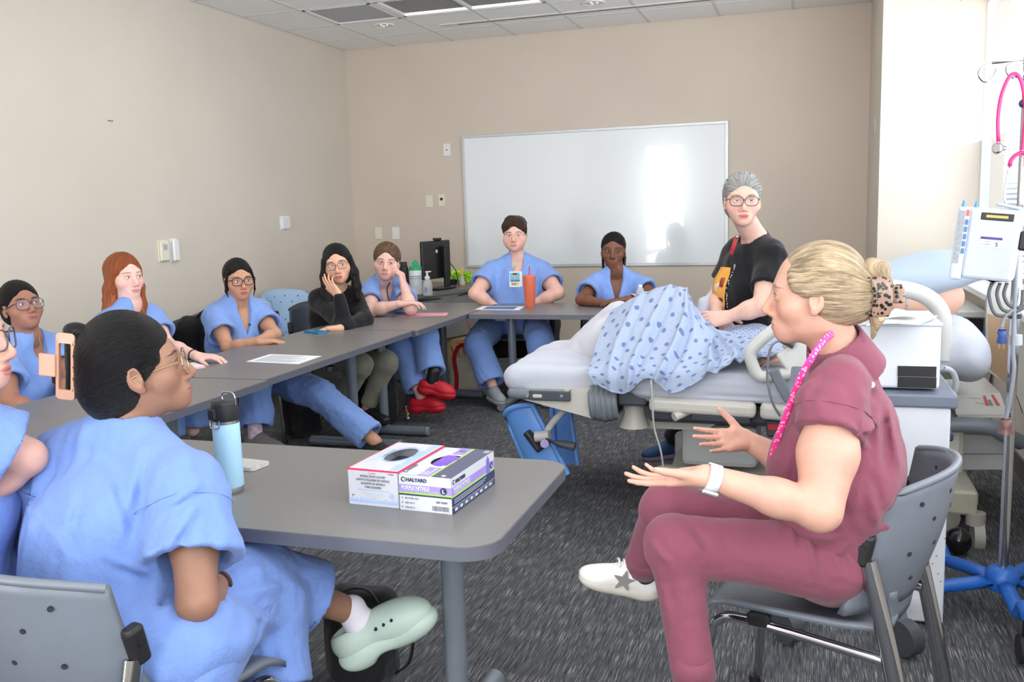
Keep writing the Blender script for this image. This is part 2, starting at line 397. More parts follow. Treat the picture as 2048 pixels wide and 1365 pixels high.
def nets(groups, h, fine=(), disp=None, pad=.02, post=()):
    """fine: list of (centre, half-size, spacing). Returns vertices and quads."""
    allp = [p for g in groups for p in g[0] if p.op == 'u']
    lo = np.min([p.c-p.r for p in allp], 0)-pad; hi = np.max([p.c+p.r for p in allp], 0)+pad
    X = [_axis(lo[i], hi[i], h, [(c[i]-s, c[i]+s, q) for c, s, q in fine]) for i in range(3)]
    n = [len(x) for x in X]; nb = [q//8 for q in n]
    B = [x.reshape(-1, 8) for x in X]
    cs = [(b[:, 0]+b[:, -1])/2 for b in B]; hs = [(b[:, -1]-b[:, 0])/2+h for b in B]
    cen = np.stack(np.meshgrid(*cs, indexing='ij'), -1).reshape(-1, 3)
    rad = np.linalg.norm(np.stack(np.meshgrid(*hs, indexing='ij'), -1).reshape(-1, 3), axis=-1)
    d0 = sdf_eval(groups, cen[:, None, :], cen, rad)[:, 0]
    act = np.nonzero(np.abs(d0) < rad*1.5+.02)[0]
    D = np.repeat(np.where(d0 < 0, -1, 1).astype(np.float32)[:, None], 512, 1)
    ib = np.unravel_index(act, nb)
    for s in range(0, len(act), 1500):
        a = slice(s, s+1500); bxs = [B[i][ib[i][a]] for i in range(3)]; m = len(bxs[0])
        P = np.empty((m, 8, 8, 8, 3)); P[..., 0] = bxs[0][:, :, None, None]; P[..., 1] = bxs[1][:, None, :, None]; P[..., 2] = bxs[2][:, None, None, :]
        P = P.reshape(m, 512, 3); e = sdf_eval(groups, P, cen[act[a]], rad[act[a]])
        if disp is not None: e = e-disp(P).astype(np.float32)
        for pr in post:
            sel = np.nonzero(np.linalg.norm(cen[act[a]]-pr.c, axis=-1) < pr.r+rad[act[a]]+.05)[0]
            if len(sel): e[sel] = _comb(e[sel], pr.f(P[sel]).astype(np.float32), pr.op, pr.k)
        D[act[a]] = e
    D = D.reshape(nb[0], nb[1], nb[2], 8, 8, 8).transpose(0, 3, 1, 4, 2, 5).reshape(n)
    D[0] = D[-1] = 1; D[:, 0] = D[:, -1] = 1; D[:, :, 0] = D[:, :, -1] = 1
    S = D < 0
    cnt = np.zeros([q-1 for q in n], np.uint8)
    for i in (0, 1):
        for j in (0, 1):
            for k in (0, 1): cnt += S[i:n[0]-1+i, j:n[1]-1+j, k:n[2]-1+k]
    cells = np.stack(np.nonzero((cnt > 0) & (cnt < 8)), -1); m = len(cells)
    acc = np.zeros((m, 3)); num = np.zeros(m)
    for ax in range(3):
        o1, o2 = [q for q in range(3) if q != ax]
        for u in (0, 1):
            for w in (0, 1):
                i0 = cells.copy(); i0[:, o1] += u; i0[:, o2] += w; i1 = i0.copy(); i1[:, ax] += 1
                a = D[tuple(i0.T)]; b = D[tuple(i1.T)]; x = np.nonzero((a < 0) != (b < 0))[0]
                t = a[x]/(a[x]-b[x]); p = np.stack([X[q][i0[x, q]] for q in range(3)], -1)
                p[:, ax] += t*(X[ax][i1[x, ax]]-X[ax][i0[x, ax]]); acc[x] += p; num[x] += 1
    verts = acc/num[:, None]
    cid = np.full([q-1 for q in n], -1, np.int32); cid[tuple(cells.T)] = np.arange(m)
    F = []
    for ax in range(3):
        sl0 = [slice(None)]*3; sl1 = [slice(None)]*3; sl0[ax] = slice(0, -1); sl1[ax] = slice(1, None)
        A = S[tuple(sl0)]; E = np.stack(np.nonzero(A != S[tuple(sl1)]), -1)
        o1, o2 = [(1, 2), (2, 0), (0, 1)][ax]
        def at(u, w): q = E.copy(); q[:, o1] -= u; q[:, o2] -= w; return cid[tuple(q.T)]
        Q = np.stack([at(1, 1), at(0, 1), at(0, 0), at(1, 0)], -1); flip = ~A[tuple(E.T)]
        Q[flip] = Q[flip][:, ::-1]; F.append(Q)
    return verts, np.concatenate(F)
def fmesh(name, V_, Q, m, parent=None, attrs=None, smooth=True, midx=None):
    me = bpy.data.meshes.new(name); me.vertices.add(len(V_)); me.vertices.foreach_set('co', np.ascontiguousarray(V_, np.float32).ravel())
    me.loops.add(Q.size); me.loops.foreach_set('vertex_index', np.ascontiguousarray(Q, np.int32).ravel())
    me.polygons.add(len(Q)); me.polygons.foreach_set('loop_start', np.arange(0, Q.size, 4, dtype=np.int32))
    try: me.polygons.foreach_set('loop_total', np.full(len(Q), 4, np.int32))
    except Exception: pass
    me.update(calc_edges=True)
    for x in (m if isinstance(m, (list, tuple)) else [m]): me.materials.append(x)
    if midx is not None: me.polygons.foreach_set('material_index', midx.astype(np.int32))
    me.polygons.foreach_set('use_smooth', np.ones(len(Q), bool))
    for k, a in (attrs or {}).items():
        at = me.attributes.new(k, 'FLOAT_VECTOR', 'POINT'); at.data.foreach_set('vector', np.ascontiguousarray(a, np.float32).ravel())
    o = bpy.data.objects.new(name, me); C.objects.link(o)
    if parent is not None: o.parent = parent
    return o
def solid(name, groups, h, m, parent=None, fine=(), disp=None, attrs=None, smooth=0, post=()):
    V_, Q = nets(groups, h, fine, disp, .02, post)
    for _ in range(smooth): V_ = relax(V_, Q)
    return fmesh(name, V_, Q, m, parent, attrs(V_) if attrs else None)
def relax(V_, Q, lam=.5):
    acc = np.zeros_like(V_); cnt = np.zeros(len(V_))
    for i in range(4):
        a = Q[:, i]; b = Q[:, (i+1) % 4]
        for q in range(3):
            acc[:, q] += np.bincount(a, V_[b, q], len(V_)) + np.bincount(b, V_[a, q], len(V_))
        cnt += np.bincount(a, minlength=len(V_)) + np.bincount(b, minlength=len(V_))
    return V_*(1-lam)+lam*acc/np.maximum(cnt, 1)[:, None]
def waves(seed, freq, n=6, stretch=None):
    """cheap soft noise for folds: a few warped sines, range about -1..1"""
    rg = np.random.RandomState(seed); K = rg.normal(size=(n, 3)); K /= np.linalg.norm(K, axis=1)[:, None]; K *= freq*rg.uniform(.6, 1.5, (n, 1)); ph = rg.uniform(0, 6.28, n)
    K2 = rg.normal(size=(3, 3)); K2 = K2/np.linalg.norm(K2, axis=1)[:, None]*freq*.5
    if stretch is not None:
        s = nrm(stretch); K = K-(K @ s)[:, None]*s*.85
    def f(p):
        w = p+.35/freq*np.sin(p @ K2.T+1.3)
        return np.sin(w @ K.T+ph).sum(-1)/n*1.6
    return f
# ------------------------------------------------------------------ people
def PD(u, v, d): return ORG + ray(u, v)*(d/FPX)                       # point of the photo at a given distance along the view axis
def frame(f, up=(0, 0, 1), roll=0.0):
    """columns: subject's right, forward, up"""
    f = nrm(f); r = nrm(np.cross(f, np.array(up, float))); u = np.cross(r, f)
    if roll: r, u = r*math.cos(roll)+u*math.sin(roll), u*math.cos(roll)-r*math.sin(roll)
    return np.stack([r, f, u], 1)
def head_prims(hc, M, s, neck, nr=.050, fw=1.0, jaw=1.0, nose=1.0, chin=1.0, full=0.0, ears=True):
    W = lambda x, y, z: hc + M @ (np.array((x, y, z))*s)
    E = lambda c, r, k=.01, op='u', MM=None: el(W(*c), np.array(r)*s, M if MM is None else M @ MM, k*s, op)
    Cn = lambda a, b, ra, rb=None, k=.01, op='u': rc(W(*a), W(*b), ra*s, None if rb is None else rb*s, k*s, op)
    L = []
    L += [E((0, -.014, .030), (.0735, .090, .083)), E((0, .018, -.004), (.066*fw, .068, .078), .03)]
    L += [E((0, .030, -.060), (.0535*jaw+full*.012, .055, .052), .03), E((0, .066, -.097), (.023*jaw, .020*chin, .017), .026)]
    L += [E((q*.047*fw, .048, -.030), (.022+full*.01, .024, .024+full*.006), .026) for q in (1, -1)]
    L += [Cn((-.036, .070, .016), (.036, .070, .016), .0145, None, .018)]
    L += [E((q*.0312, .100, -.004), (.0190, .0195, .0115), .016, 's') for q in (1, -1)]           # eye sockets
    L += [E((q*.0312, .0745, -.0025), (.0165, .0148, .0140), .006) for q in (1, -1)]               # lids
    L += [Cn((0, .082, .010), (0, .082+.024*nose, -.036), .0078, .0102, .014), E((0, .100+.006*(nose-1), -.043), (.0095, .011, .0080), .008)]
    L += [E((q*.0125, .0925, -.0455), (.0082, .0100, .0068), .008) for q in (1, -1)]
    L += [E((q*.0062, .099, -.0525), (.0036, .0056, .0040), .003, 's') for q in (1, -1)]
    L += [E((0, .0700, -.0730), (.030, .0215, .024), .02)]
    L += [E((q*.0085, .0880, -.0685), (.0135, .0075, .0052), .006) for q in (1, -1)] + [E((0, .0880, -.0775), (.0180, .0080, .0062), .006)]
    L += [E((0, .0985, -.0727), (.0235, .0090, .0013), .003, 's')]
    L += [E((q*.0312, .0900, -.0030), (.0135, .0120, .0044), .002, 's') for q in (1, -1)]          # eye openings
    if ears:
        for q in (1, -1):
            Me = R3(0.12, 0, -q*.26)
            L += [E((q*.0765, -.008, -.010), (.0080, .0180, .0295), .006, 'u', Me), E((q*.0840, -.003, -.008), (.0070, .0105, .0180), .004, 's', Me), E((q*.075, .000, -.037), (.0060, .0085, .0095), .006)]
            L += [E((q*.0785, .004, -.016), (.0050, .0050, .0075), .004)]
    nb = W(0, -.018, -.062)
    L += [rc(neck, nb, nr*1.12, nr, .03)]
    return L
def hp_attr(hc, M, s):
    def f(Vt):
        q = ((Vt-hc) @ M)/s; far = (np.abs(q[:, 0]) > .12) | (q[:, 2] < -.125) | (q[:, 2] > .14)
        q = q.copy(); q[far] = (0, -1, 0); return q
    return f
def hand_prims(w, d, n, side, s=1.0, curl=(.25, .3, .25), spread=.10, thumb=(.75, .25), thin=1.0):
    """w wrist, d wrist->knuckles, n the way the palm faces, side 'R'/'L'; curl per joint (or four tuples)"""
    d = nrm(d); n = nrm(n-(n @ d)*d); t = np.cross(d, n)*(1 if side == 'R' else -1)
    L = []; A = lambda x, y, z: w + (t*x+d*y+n*z)*s
    kn = [(.027, .088, 0), (.009, .092, 0), (-.009, .088, 0), (-.026, .080, 0)]
    for i, (x, y, z) in enumerate(kn): L.append(rc(A(x*.55, .006, 0), A(x, y-.006, z), .0155*s*thin, .0108*s*thin, .014*s))
    L.append(rc(A(.016, .014, .006), A(.026, .045, .008), .0155*s, .0125*s, .012*s)); L.append(rc(A(-.018, .02, .005), A(-.02, .06, .005), .012*s, .010*s, .012*s))
    ln = [(.042, .025, .021), (.046, .029, .022), (.042, .027, .021), (.033, .020, .019)]; rr = [.0088, .0090, .0086, .0076]
    cl = curl if isinstance(curl[0], (tuple, list)) else [curl]*4
    for i in range(4):
        p = A(*kn[i]); a = 0.0; sp = spread*(1.5-i)/1.5; prev = rr[i]
        for j in range(3):
            a += cl[i][j]; dd = d*math.cos(a)+n*math.sin(a); dd = nrm(dd+t*sp*math.cos(a))
            q = p+dd*ln[i][j]*s; nx = rr[i]*(1-.13*(j+1)); L.append(rc(p, q, prev*s*thin, nx*s*thin, .003*s)); p, prev = q, nx
    p = A(.022, .022, .008); a = thumb[0]; dd = nrm(d*math.cos(a)+t*math.sin(a)+n*thumb[1])
    q = p+dd*.042*s; L.append(rc(p, q, .0140*s, .0108*s, .006*s)); dd2 = nrm(dd+d*.25); r_ = q+dd2*.030*s; L.append(rc(q, r_, .0104*s, .0092*s, .003*s))
    dd3 = nrm(dd2+d*.2+n*.15); L.append(rc(r_, r_+dd3*.022*s, .0092*s, .0072*s, .003*s))
    return L
def attach(o, root):
    o.parent = root; o.location = -root.location; return o
M_EYE = None
def eye_mats(col):
    k = 'iris_%d_%d_%d' % col
    return [mat('sclera', (226, 222, 218), .15, var=.02), mat(k, col, .12, var=.2, vscale=300), mat('pupil', (8, 8, 9), .08, var=0)]
def make_eyes(root, hc, M, s, gaze, iris):
    g = nrm(gaze)
    for q in (1, -1):
        c = hc + M @ (np.array((q*.0312, .0735, -.0025))*s); S, T_, D = axes_from(g)
        mb = MB(); R_ = .0128*s; prof = [0, .17, .26, .47, .60, .8, 1.2, 1.7, 2.3, PI]; n = 18
        vs = []; fs = []; ms = []
        for a in prof:
            for k in range(n): t = 2*PI*k/n; vs.append(c+(D*math.cos(a)+(S*math.cos(t)+T_*math.sin(t))*math.sin(a))*R_)
        for i in range(len(prof)-1):
            for k in range(n): fs.append((i*n+k, (i+1)*n+k, (i+1)*n+(k+1) % n, i*n+(k+1) % n)); ms.append(2 if i < 2 else 1 if i < 4 else 0)
        mb._add(vs, fs, True); mb.m = ms; attach(mb.build('eye', eye_mats(iris)), root)
def ring(cx, cz, hw, hh, n=28, pw=2.6):
    out = []
    for k in range(n):
        t = 2*PI*k/n; c, s_ = math.cos(t), math.sin(t)
        out.append((cx+hw*np.sign(c)*abs(c)**(2/pw), cz+hh*np.sign(s_)*abs(s_)**(2/pw)))
    return out
def make_glasses(root, hc, M, s, m, hw=.0255, hh=.0205, r=.0016, pw=2.8, cz=-.006, tm=None, y0=.104, wrap=.010):
    W = lambda x, y, z: hc + M @ (np.array((x, y, z))*s)
    lens = mat('spectacle_lens', (235, 240, 255), .03, var=0, alpha=.035, spec=.9)
    mb = MB(); yy = lambda x: y0-wrap*(abs(x)/.06)**2
    for q in (1, -1): mb.tube([W(x, yy(x), z) for x, z in ring(q*.0325, cz, hw, hh, 28, pw)], r*s, 6, closed=True)
    mb.tube([W(x, yy(0)+.003*(1-abs(x)/.0075), cz+.006) for x in (-.0075, -.003, .003, .0075)], r*s, 6)
    g = attach(mb.build('glasses_frame', m), root)
    for q in (1, -1):
        tb = MB(); e = .0325+hw
        tb.tube([W(q*e, yy(e), cz+.010), W(q*(e+.006), yy(e)-.006, cz+.010), W(q*.0755, .03, cz+.006), W(q*.0785, -.005, cz+.006), W(q*.0785, -.016, cz+.002)], r*s*1.1, 6)
        tb.build('temple', tm or m, g)
        lb = MB(); pts = ring(q*.0325, cz, hw*.97, hh*.97, 28, pw)
        lb._add([W(x, yy(x)+.001, z) for x, z in pts]+[W(x, yy(x)-.0006, z) for x, z in pts], [tuple(range(28)), tuple(range(55, 27, -1))]+[(k, (k+1) % 28, 28+(k+1) % 28, 28+k) for k in range(28)], False)
        lb.build('lens', lens, g)
    return g
class Body:
    """joints in world coordinates: hc,M (head); ls rs le re lw rw (arms); lh rh lk rk la ra (legs)"""
    def __init__(s, name, label, J, size=1.0, fat=1.0, group=None, base=None, hs=None, drop=0.0, neck=None):
        s.J = {k: (np.array(v, float) if not isinstance(v, str) else v) for k, v in J.items()}; s.sz = size; s.fat = fat; s.hs = hs or size
        J = s.J; s.msh = (J['ls']+J['rs'])/2; s.mhip = (J['lh']+J['rh'])/2
        s.a = nrm(J['rs']-J['ls']); s.s = nrm(s.msh-s.mhip); s.s = nrm(s.s-(s.s @ s.a)*s.a); s.f = np.cross(s.s, s.a)
        s.M = np.stack([s.a, s.f, s.s], 1)
        s.ah = nrm(J['rh']-J['lh']); s.fh = nrm(np.cross((0, 0, 1), s.ah)); s.Mh = np.stack([s.ah, s.fh, np.cross(s.ah, s.fh)], 1)
        b = base if base is not None else (s.mhip[0], s.mhip[1], 0)
        s.root = thing(name, label, 'person', tuple(float(x) for x in b), 0, group)
        s.neck = s.msh+s.s*.035*size-s.f*.012*size if neck is None else np.array(neck, float)
        J['ls'] = J['ls']-s.s*drop*size; J['rs'] = J['rs']-s.s*drop*size
    def report(s):
        J = s.J; L = lambda a, b: float(np.linalg.norm(J[a]-J[b]))/s.sz
        print('LEN', s.root.name, {k: round(L(*k.split('-')), 2) for k in ('ls-rs', 'rs-re', 're-rw', 'ls-le', 'le-lw', 'rh-rk', 'rk-ra', 'lh-lk', 'lk-la')}, 'torso', round(float(np.linalg.norm(s.msh-s.mhip))/s.sz, 2), 'neck', round(float(np.linalg.norm(J['hc']-s.msh))/s.sz, 2))
    def torso(s, g=0.0, loose=0.0, k=.05):
        z, F = s.sz, s.fat; msh, mh, S, f, a, M = s.msh, s.mhip, s.s, s.f, s.a, s.M; L = np.linalg.norm(msh-mh)
        w = np.linalg.norm(s.J['ls']-s.J['rs'])/2
        out = [el(msh-S*.13*z+f*.005*z, (max(.150*z, w*.86)*(.6+.4*F)+g, .100*z*F+g+loose*.3, .165*z+g), M, k)]
        out += [el(msh-S*L*.55+f*.006*z, (.132*z*F+g+loose, .098*z*F+g+loose, .17*z+g), M, k), el(mh+S*.04*z, (.155*z*F+g+loose, .115*z*F+g+loose, .115*z+g), s.Mh, k)]
        out += [rc(s.neck-f*.003*z, s.J[q]+S*.012*z-(s.J[q]-msh)*.12, .040*z+g, .048*z+g, .04) for q in ('ls', 'rs')]
        return out
    def bust(s, g=0.0, r=.058):
        return [el(s.msh-s.s*.20*s.sz+s.f*.072*s.sz+s.a*q*.070*s.sz, (r*s.sz+g, .050*s.sz+g, r*s.sz+g), s.M, .05) for q in (1, -1)]
    def leg_pts(s, q): return s.J[q+'h'], s.J[q+'k'], s.J[q+'a']
    def skin_mesh(s, m, h=.006, hf=.003, hands=None, arm=1.0, armu=None, face=None, extra=(), handfine=None, nr=.050):
        z = s.sz; J = s.J; face = face or {}
        G = [(s.torso()+s.bust(-.004), .01)]
        G[0][0].extend(head_prims(J['hc'], J['M'], s.hs, s.neck, nr=nr*s.hs, **face))
        for q, sd in (('l', 'L'), ('r', 'R')):
            A, B_, W_ = J[q+'s'], J[q+'e'], J[q+'w']; ar = arm; au = armu or arm
            P_ = [rc(A, A+(B_-A)*.5, .047*z*min(au, 1.05), .047*z*au, .02), rc(A+(B_-A)*.5, B_, .047*z*au, .038*z*(au+ar)/2, .02), rc(B_, B_+(W_-B_)*.40, .0375*z*ar, .0365*z*ar, .02), rc(B_+(W_-B_)*.35, W_, .0365*z*ar, .0245*z*(.7+.3*ar), .02)]
            if hands and q in hands:
                hd = dict(hands[q]); d = hd.pop('d'); n = hd.pop('n'); P_ += hand_prims(W_, d, n, sd, z*hd.pop('s', 1.0), **hd)
            G.append((P_, .012))
            H_, K_, A_ = s.leg_pts(q)
            G.append(([rc(H_, K_, .075*z, .050*z, .02), rc(K_, A_, .050*z, .034*z, .02)], .012))
        if extra: G.append((list(extra), .012))
        fine = [(J['hc']-J['M'][:, 2]*.01, .128*s.hs, hf)]
        if hands and handfine:
            for q in hands:
                d = nrm(hands[q]['d']); fine.append((J[q+'w']+d*.08*z, .10*z, handfine))
        o = solid('body', G, h, m, None, fine, None, lambda Vt: {'hp': hp_attr(J['hc'], J['M'], s.hs)(Vt)})
        return attach(o, s.root)
    def top(s, m, sleeve=.62, g=.014, loose=.03, sr=(.070, .082), h=.008, amp=.004, vneck=.10, vw=.046, hem=None, extra=(), cut=(), seed=1, name='scrub_top', long=False, neck_gap=.003, nr=.050, bust=True, fine=(), disp=None, seams=False):
        z = s.sz; J = s.J; T_ = s.torso(g, loose)+(s.bust(g) if bust else [])
        for e in extra: T_.append(e)
        nb = J['hc']+J['M'] @ (np.array((0, -.018, -.062))*s.hs); CUT = []
        CUT.append(rc(s.neck+nrm(nb-s.neck)*.036*z, nb+(nb-s.neck)*.6, nr*s.hs*1.06+neck_gap, None, .006, 's'))
        CUT.append(rc(s.neck-s.s*.02*z, nb, nr*s.hs*1.02+neck_gap*.6, None, .006, 's'))
        if vneck > 0:
            Mi = s.M; o0 = s.msh+s.f*0
            def vf(p):
                q = (p-o0) @ Mi; zz = q[..., 2]+vneck*z; w = vw*z*np.clip(zz/(vneck*z+.02*z), -1, 1.0)
                return np.maximum(np.maximum(np.abs(q[..., 0])-w, -zz), -(q[..., 1]-.0))*.8
            CUT.append(fn(vf, o0+s.f*.08, .22*z, 's', .006))
        if hem is not None: CUT.append(fn(lambda p, c=np.array(hem[0]), n_=nrm(hem[1]): -((p-c) @ n_), s.mhip, 9.0, 's', .004))
        CUT += list(cut)
        G = [(T_, .01)]
        for q in 'lr':
            A, B_, W_ = J[q+'s'], J[q+'e'], J[q+'w']; d = nrm(B_-A)
            if long:
                G.append(([rc(A, B_, .060*z, .052*z, .02), rc(B_, W_-(W_-B_)*.06, .052*z, .035*z, .02)], .03))
            else:
                e = A+(B_-A)*sleeve
                G.append(([rc(A-(A-s.msh)*.1, A+d*.02*z, .056*z+g*.4, .060*z+g*.4, .03), cc(A-d*.0*z, e, sr[0]*z, sr[1]*z, .03, rd=.006)], .045))
                L_ = np.linalg.norm(e-A)/z; hd = min(.045, .5*L_); th = max(.0205, 2.1*h); ri = sr[0]+(sr[1]-sr[0])*(1-hd/L_)-th; CUT.append(cc(e-d*hd*z, e+d*.08*z, ri*z, (sr[1]-th*.8)*z, .004, 's'))
        w1 = waves(seed, 30, 6); w2 = waves(seed+50, 75, 6, s.s); w3 = waves(seed+90, 130, 5, s.s+s.f*.4)
        dp = lambda p: amp*np.clip(w1(p)+.8*np.abs(w2(p))+.35*w3(p)-.3, -.45, 2) + (disp(p) if disp else 0)
        o = solid(name, G, h, m, None, fine, dp, None, 0, CUT); attach(o, s.root)
        if seams:
            co = np.empty(len(o.data.vertices)*3, np.float32); o.data.vertices.foreach_get('co', co); co = co.reshape(-1, 3)
            for q in 'lr':
                A, B_ = J[q+'s'], J[q+'e']; d = nrm(B_-A); L_ = np.linalg.norm(B_-A); S_, T2, _ = axes_from(d)
                for t0, rr in ((.03, .0016),):
                    w = co-A; k = (np.abs(w @ d-t0) < h*.75) & (np.linalg.norm(w-(w @ d)[:, None]*d, axis=1) < .15); v = w[k]; k2 = None
                    if len(v) < 24: continue
                    rad = np.linalg.norm(v-(v @ d)[:, None]*d, axis=1); a = np.arctan2(v @ T2, v @ S_); pts = []
                    for j in range(32):
                        aj = -PI+2*PI*(j+.5)/32; m_ = np.abs((a-aj+PI) % (2*PI)-PI) < .16
                        if m_.any(): r_ = rad[m_].max() if t0 > .06 else np.median(rad[m_]); pts.append((aj, r_))
                    rs = [p[1] for p in pts]; n_ = len(pts)
                    if n_ < 20: continue
                    rs = [(rs[j-1]+2*rs[j]+rs[(j+1) % n_])/4 for j in range(n_)]
                    b = MB(); b.tube([A+d*t0+(S_*math.cos(p[0])+T2*math.sin(p[0]))*(r+.0004) for p, r in zip(pts, rs)], rr, 5, closed=True); b.build('seam', m, o)
        return o
    def pants(s, m, h=.009, thigh=(.098, .080), shin=(.078, .085), g=.02, amp=.004, seed=3, end=.93, name='trousers', extra=(), disp=None, cuff=True, fine=()):
        z = s.sz; T_ = [el(s.mhip+s.s*.02*z, (.155*z*s.fat+g, .115*z*s.fat+g, .12*z+g), s.Mh, .05)]
        G = []; CUT = []
        for q in 'lr':
            H_, K_, A_ = s.leg_pts(q); d = nrm(A_-K_); e = K_+(A_-K_)*end
            T_.append(rc(H_, K_-(K_-H_)*.0, thigh[0]*z, thigh[1]*z, .05))
            P_ = [rc(H_+(K_-H_)*.6, K_, thigh[1]*1.08*z, thigh[1]*z, .03), cc(K_+d*.02*z, e, shin[0]*z, shin[1]*z, .04, rd=.006)]
            if cuff: CUT.append(cc(e-d*.05*z, e+d*.06*z, (shin[1]-max(.012, 2.2*h))*z, (shin[1]-max(.011, 2.1*h))*z, .004, 's'))
            G.append((P_, .02))
        T_ += list(extra); w1 = waves(seed, 26, 6); w2 = waves(seed+7, 85, 6)
        dp = lambda p: amp*np.clip(w1(p)+.6*np.abs(w2(p))-.3, -.45, 2)+(disp(p) if disp else 0)
        return attach(solid(name, [(T_, .01)]+G, h, m, None, fine, dp, None, 0, CUT), s.root)
    def eyes(s, gaze, iris): make_eyes(s.root, s.J['hc'], s.J['M'], s.hs, gaze, iris)
    def glasses(s, m, **k): return make_glasses(s.root, s.J['hc'], s.J['M'], s.hs, m, **k)
    def HW(s, x, y, z): return s.J['hc']+s.J['M'] @ (np.array((x, y, z))*s.hs)
    def hair(s, prims, m, pole, h=.005, amp=.0016, name='hair', parent=None, cutface=True, hairline=.062, freq=30, world=(), flow=None, edge=1.5, tous=.002):
        """prims: functions of the head frame already in world space; pole: head-frame point the strands run to"""
        hc, M, hs = s.J['hc'], s.J['M'], s.hs; pole = nrm(pole); S_, T2, _ = axes_from(pole, (0, .3, 1))
        def fl(Vt):
            q = ((Vt-hc) @ M)/hs
            if flow is not None: return flow(q)
            h_ = q @ pole; w = q-h_[..., None]*pole; ang = np.arctan2(w @ T2, w @ S_)
            return np.stack([np.abs(ang), np.arctan2(np.linalg.norm(w, axis=-1), h_)*.6, np.zeros_like(ang)], -1)
        wv_ = waves(len(name)+int(abs(hc[0])*50), 48, 6)
        def dp(p):
            q = fl(p); return amp*(np.sin(q[..., 0]*freq*2+2*np.sin(q[..., 0]*7)+q[..., 1]*2)+.7*np.sin(q[..., 0]*freq*3.7+1))*np.clip(q[..., 1]*3, .2, 1)*np.clip((edge-q[..., 1])/.3, .05, 1)+tous*wv_(p)
        o = solid(name, [(list(prims)+list(world), .01)], h*hs, m, None, (), dp, lambda Vt: {'fl': fl(Vt)})
        if parent is None: attach(o, s.root)
        else: o.parent = parent
        return o
    def E(s, c, r, k=.012, op='u', MM=None): return el(s.HW(*c), np.array(r if not isinstance(r, float) else (r,)*3)*s.hs, s.J['M'] if MM is None else s.J['M'] @ MM, k*s.hs, op)
    def Cn(s, pts, rs, k=.012, op='u'):
        rs = rs if isinstance(rs, (list, tuple)) else [rs]*len(pts)
        return [rc(s.HW(*pts[i]), s.HW(*pts[i+1]), rs[i]*s.hs, rs[i+1]*s.hs, k*s.hs, op) for i in range(len(pts)-1)]
    def cap(s, g=.006, line=.046, side=.0, back=-.07, brow=.055, ears=True):
        """hair lying on the skull, opened for the face and round the ears"""
        L = [s.E((0, -.016, .031), (.0735+g, .090+g, .083+g)), s.E((0, -.030, -.030), (.070+g, .066+g, .060+g), .03)]
        L.append(s.E((0, .105, -.040), (.067-side, .085, .105+ (brow-.055)), .008, 's'))
        L.append(s.E((0, .05, -.11), (.09, .075, .08), .01, 's'))
        if ears: L += [s.E((q*.085, .004, -.016), (.030, .022, .034), .006, 's') for q in (1, -1)]
        return L
def shoe(root, ankle, toe, up, m_up, m_sole, style='sneaker', s=1.0, name='shoe', h=.006, sock=None, acc=None, sor=.039, sot=.055):
    """ankle joint, direction of the toes, direction out of the top of the foot"""
    d = nrm(toe); u = nrm(np.array(up, float)-(np.array(up, float) @ d)*d); r = np.cross(d, u); M = np.stack([r, d, u], 1)
    W = lambda x, y, z: ankle+M @ (np.array((x, y, z))*s)
    E = lambda c, q, k=.02, op='u': el(W(*c), np.array(q)*s, M, k*s, op)
    sole = [E((0, -.03, -.082), (.034, .05, .03), .03), E((0, .05, -.082), (.040, .08, .028), .03), E((.0, .13, -.080), (.040, .055, .028), .03)]
    up_ = [E((0, -.035, -.055), (.036, .043, .045), .03), E((0, .05, -.052), (.038, .085, .038), .03), E((0, .13, -.066), (.040, .058, .030), .03), E((0, .02, -.03), (.034, .05, .035), .03)]
    flat = lambda z0, sg: fn(lambda p, z0=z0, sg=sg: sg*(((p-ankle) @ u)-z0*s), ankle, .4, 's', .004)
    if style == 'clog':
        sole = [E((0, -.042, -.100), (.047, .060, .042), .03), E((0, .05, -.090), (.0475, .095, .038), .04), E((0, .135, -.086), (.0515, .064, .038), .04), E((0, .03, -.142), (.07, .03, .022), .02, 's')]
        up_ = [E((0, -.045, -.058), (.0455, .056, .054), .04), E((0, .05, -.055), (.047, .095, .052), .04), E((0, .125, -.066), (.0505, .067, .046), .05), E((0, -.03, .006), (.032, .070, .050), .012, 's'), E((0, -.02, -.03), (.030, .045, .05), .006, 's')]
        o = solid(name, [(up_+[flat(-.068, -1) if False else E((0, .05, -.20), (.001, .001, .001))], .01)], h, m_up)
        b = solid('sole', [(sole+[flat(-.110, 1) if False else E((0, 0, -.3), (.001,)*3)], .01)], h, m_sole)
    else:
        o = solid(name, [(up_, .01)], h, m_up); b = solid('sole', [(sole, .01)], h, m_sole)
    attach(o, root); b.parent = o
    if acc: acc(o, W, M)
    if sock is not None:
        so = solid('sock', [([rc(W(0, -.005, sot), W(0, -.005, -.02), sor, sor, .01), rc(W(0, -.005, -.02), W(0, .06, -.05), .036*s, .03*s, .01)], .01)], h, sock); attach(so, root)
    return o
def fan(c, M, n, amp, r0, r1, ph=0.0, sq=1.0):
    """folds fanning out from a point c in the plane of the first two columns of M"""
    c = np.array(c, float); M = np.array(M, float)
    def f(p):
        q = (p-c) @ M; r = np.linalg.norm(q, axis=-1); th = np.arctan2(q[..., 1], q[..., 0])
        w = np.clip((r-r0*.7)/(r0*1.5), 0, 1)**1.5*np.clip((r1-r)/(r1-r0), 0, 1); s = np.sin(n*th+ph+r*sq*6)
        return amp*w*(np.sign(s)*np.abs(s)**.7*.5+.5*np.exp(-((s-1)/.35)**2))
    return f
def sumf(*fs): return lambda p: sum(f(p) for f in fs)
UP = V(0, 0, 1.0); AFH = nrm((AF[0], AF[1], 0)); ARH = nrm((AR[0], AR[1], 0))
def fdir(right, to_cam, up=0.0): return ARH*right-AFH*to_cam+UP*up
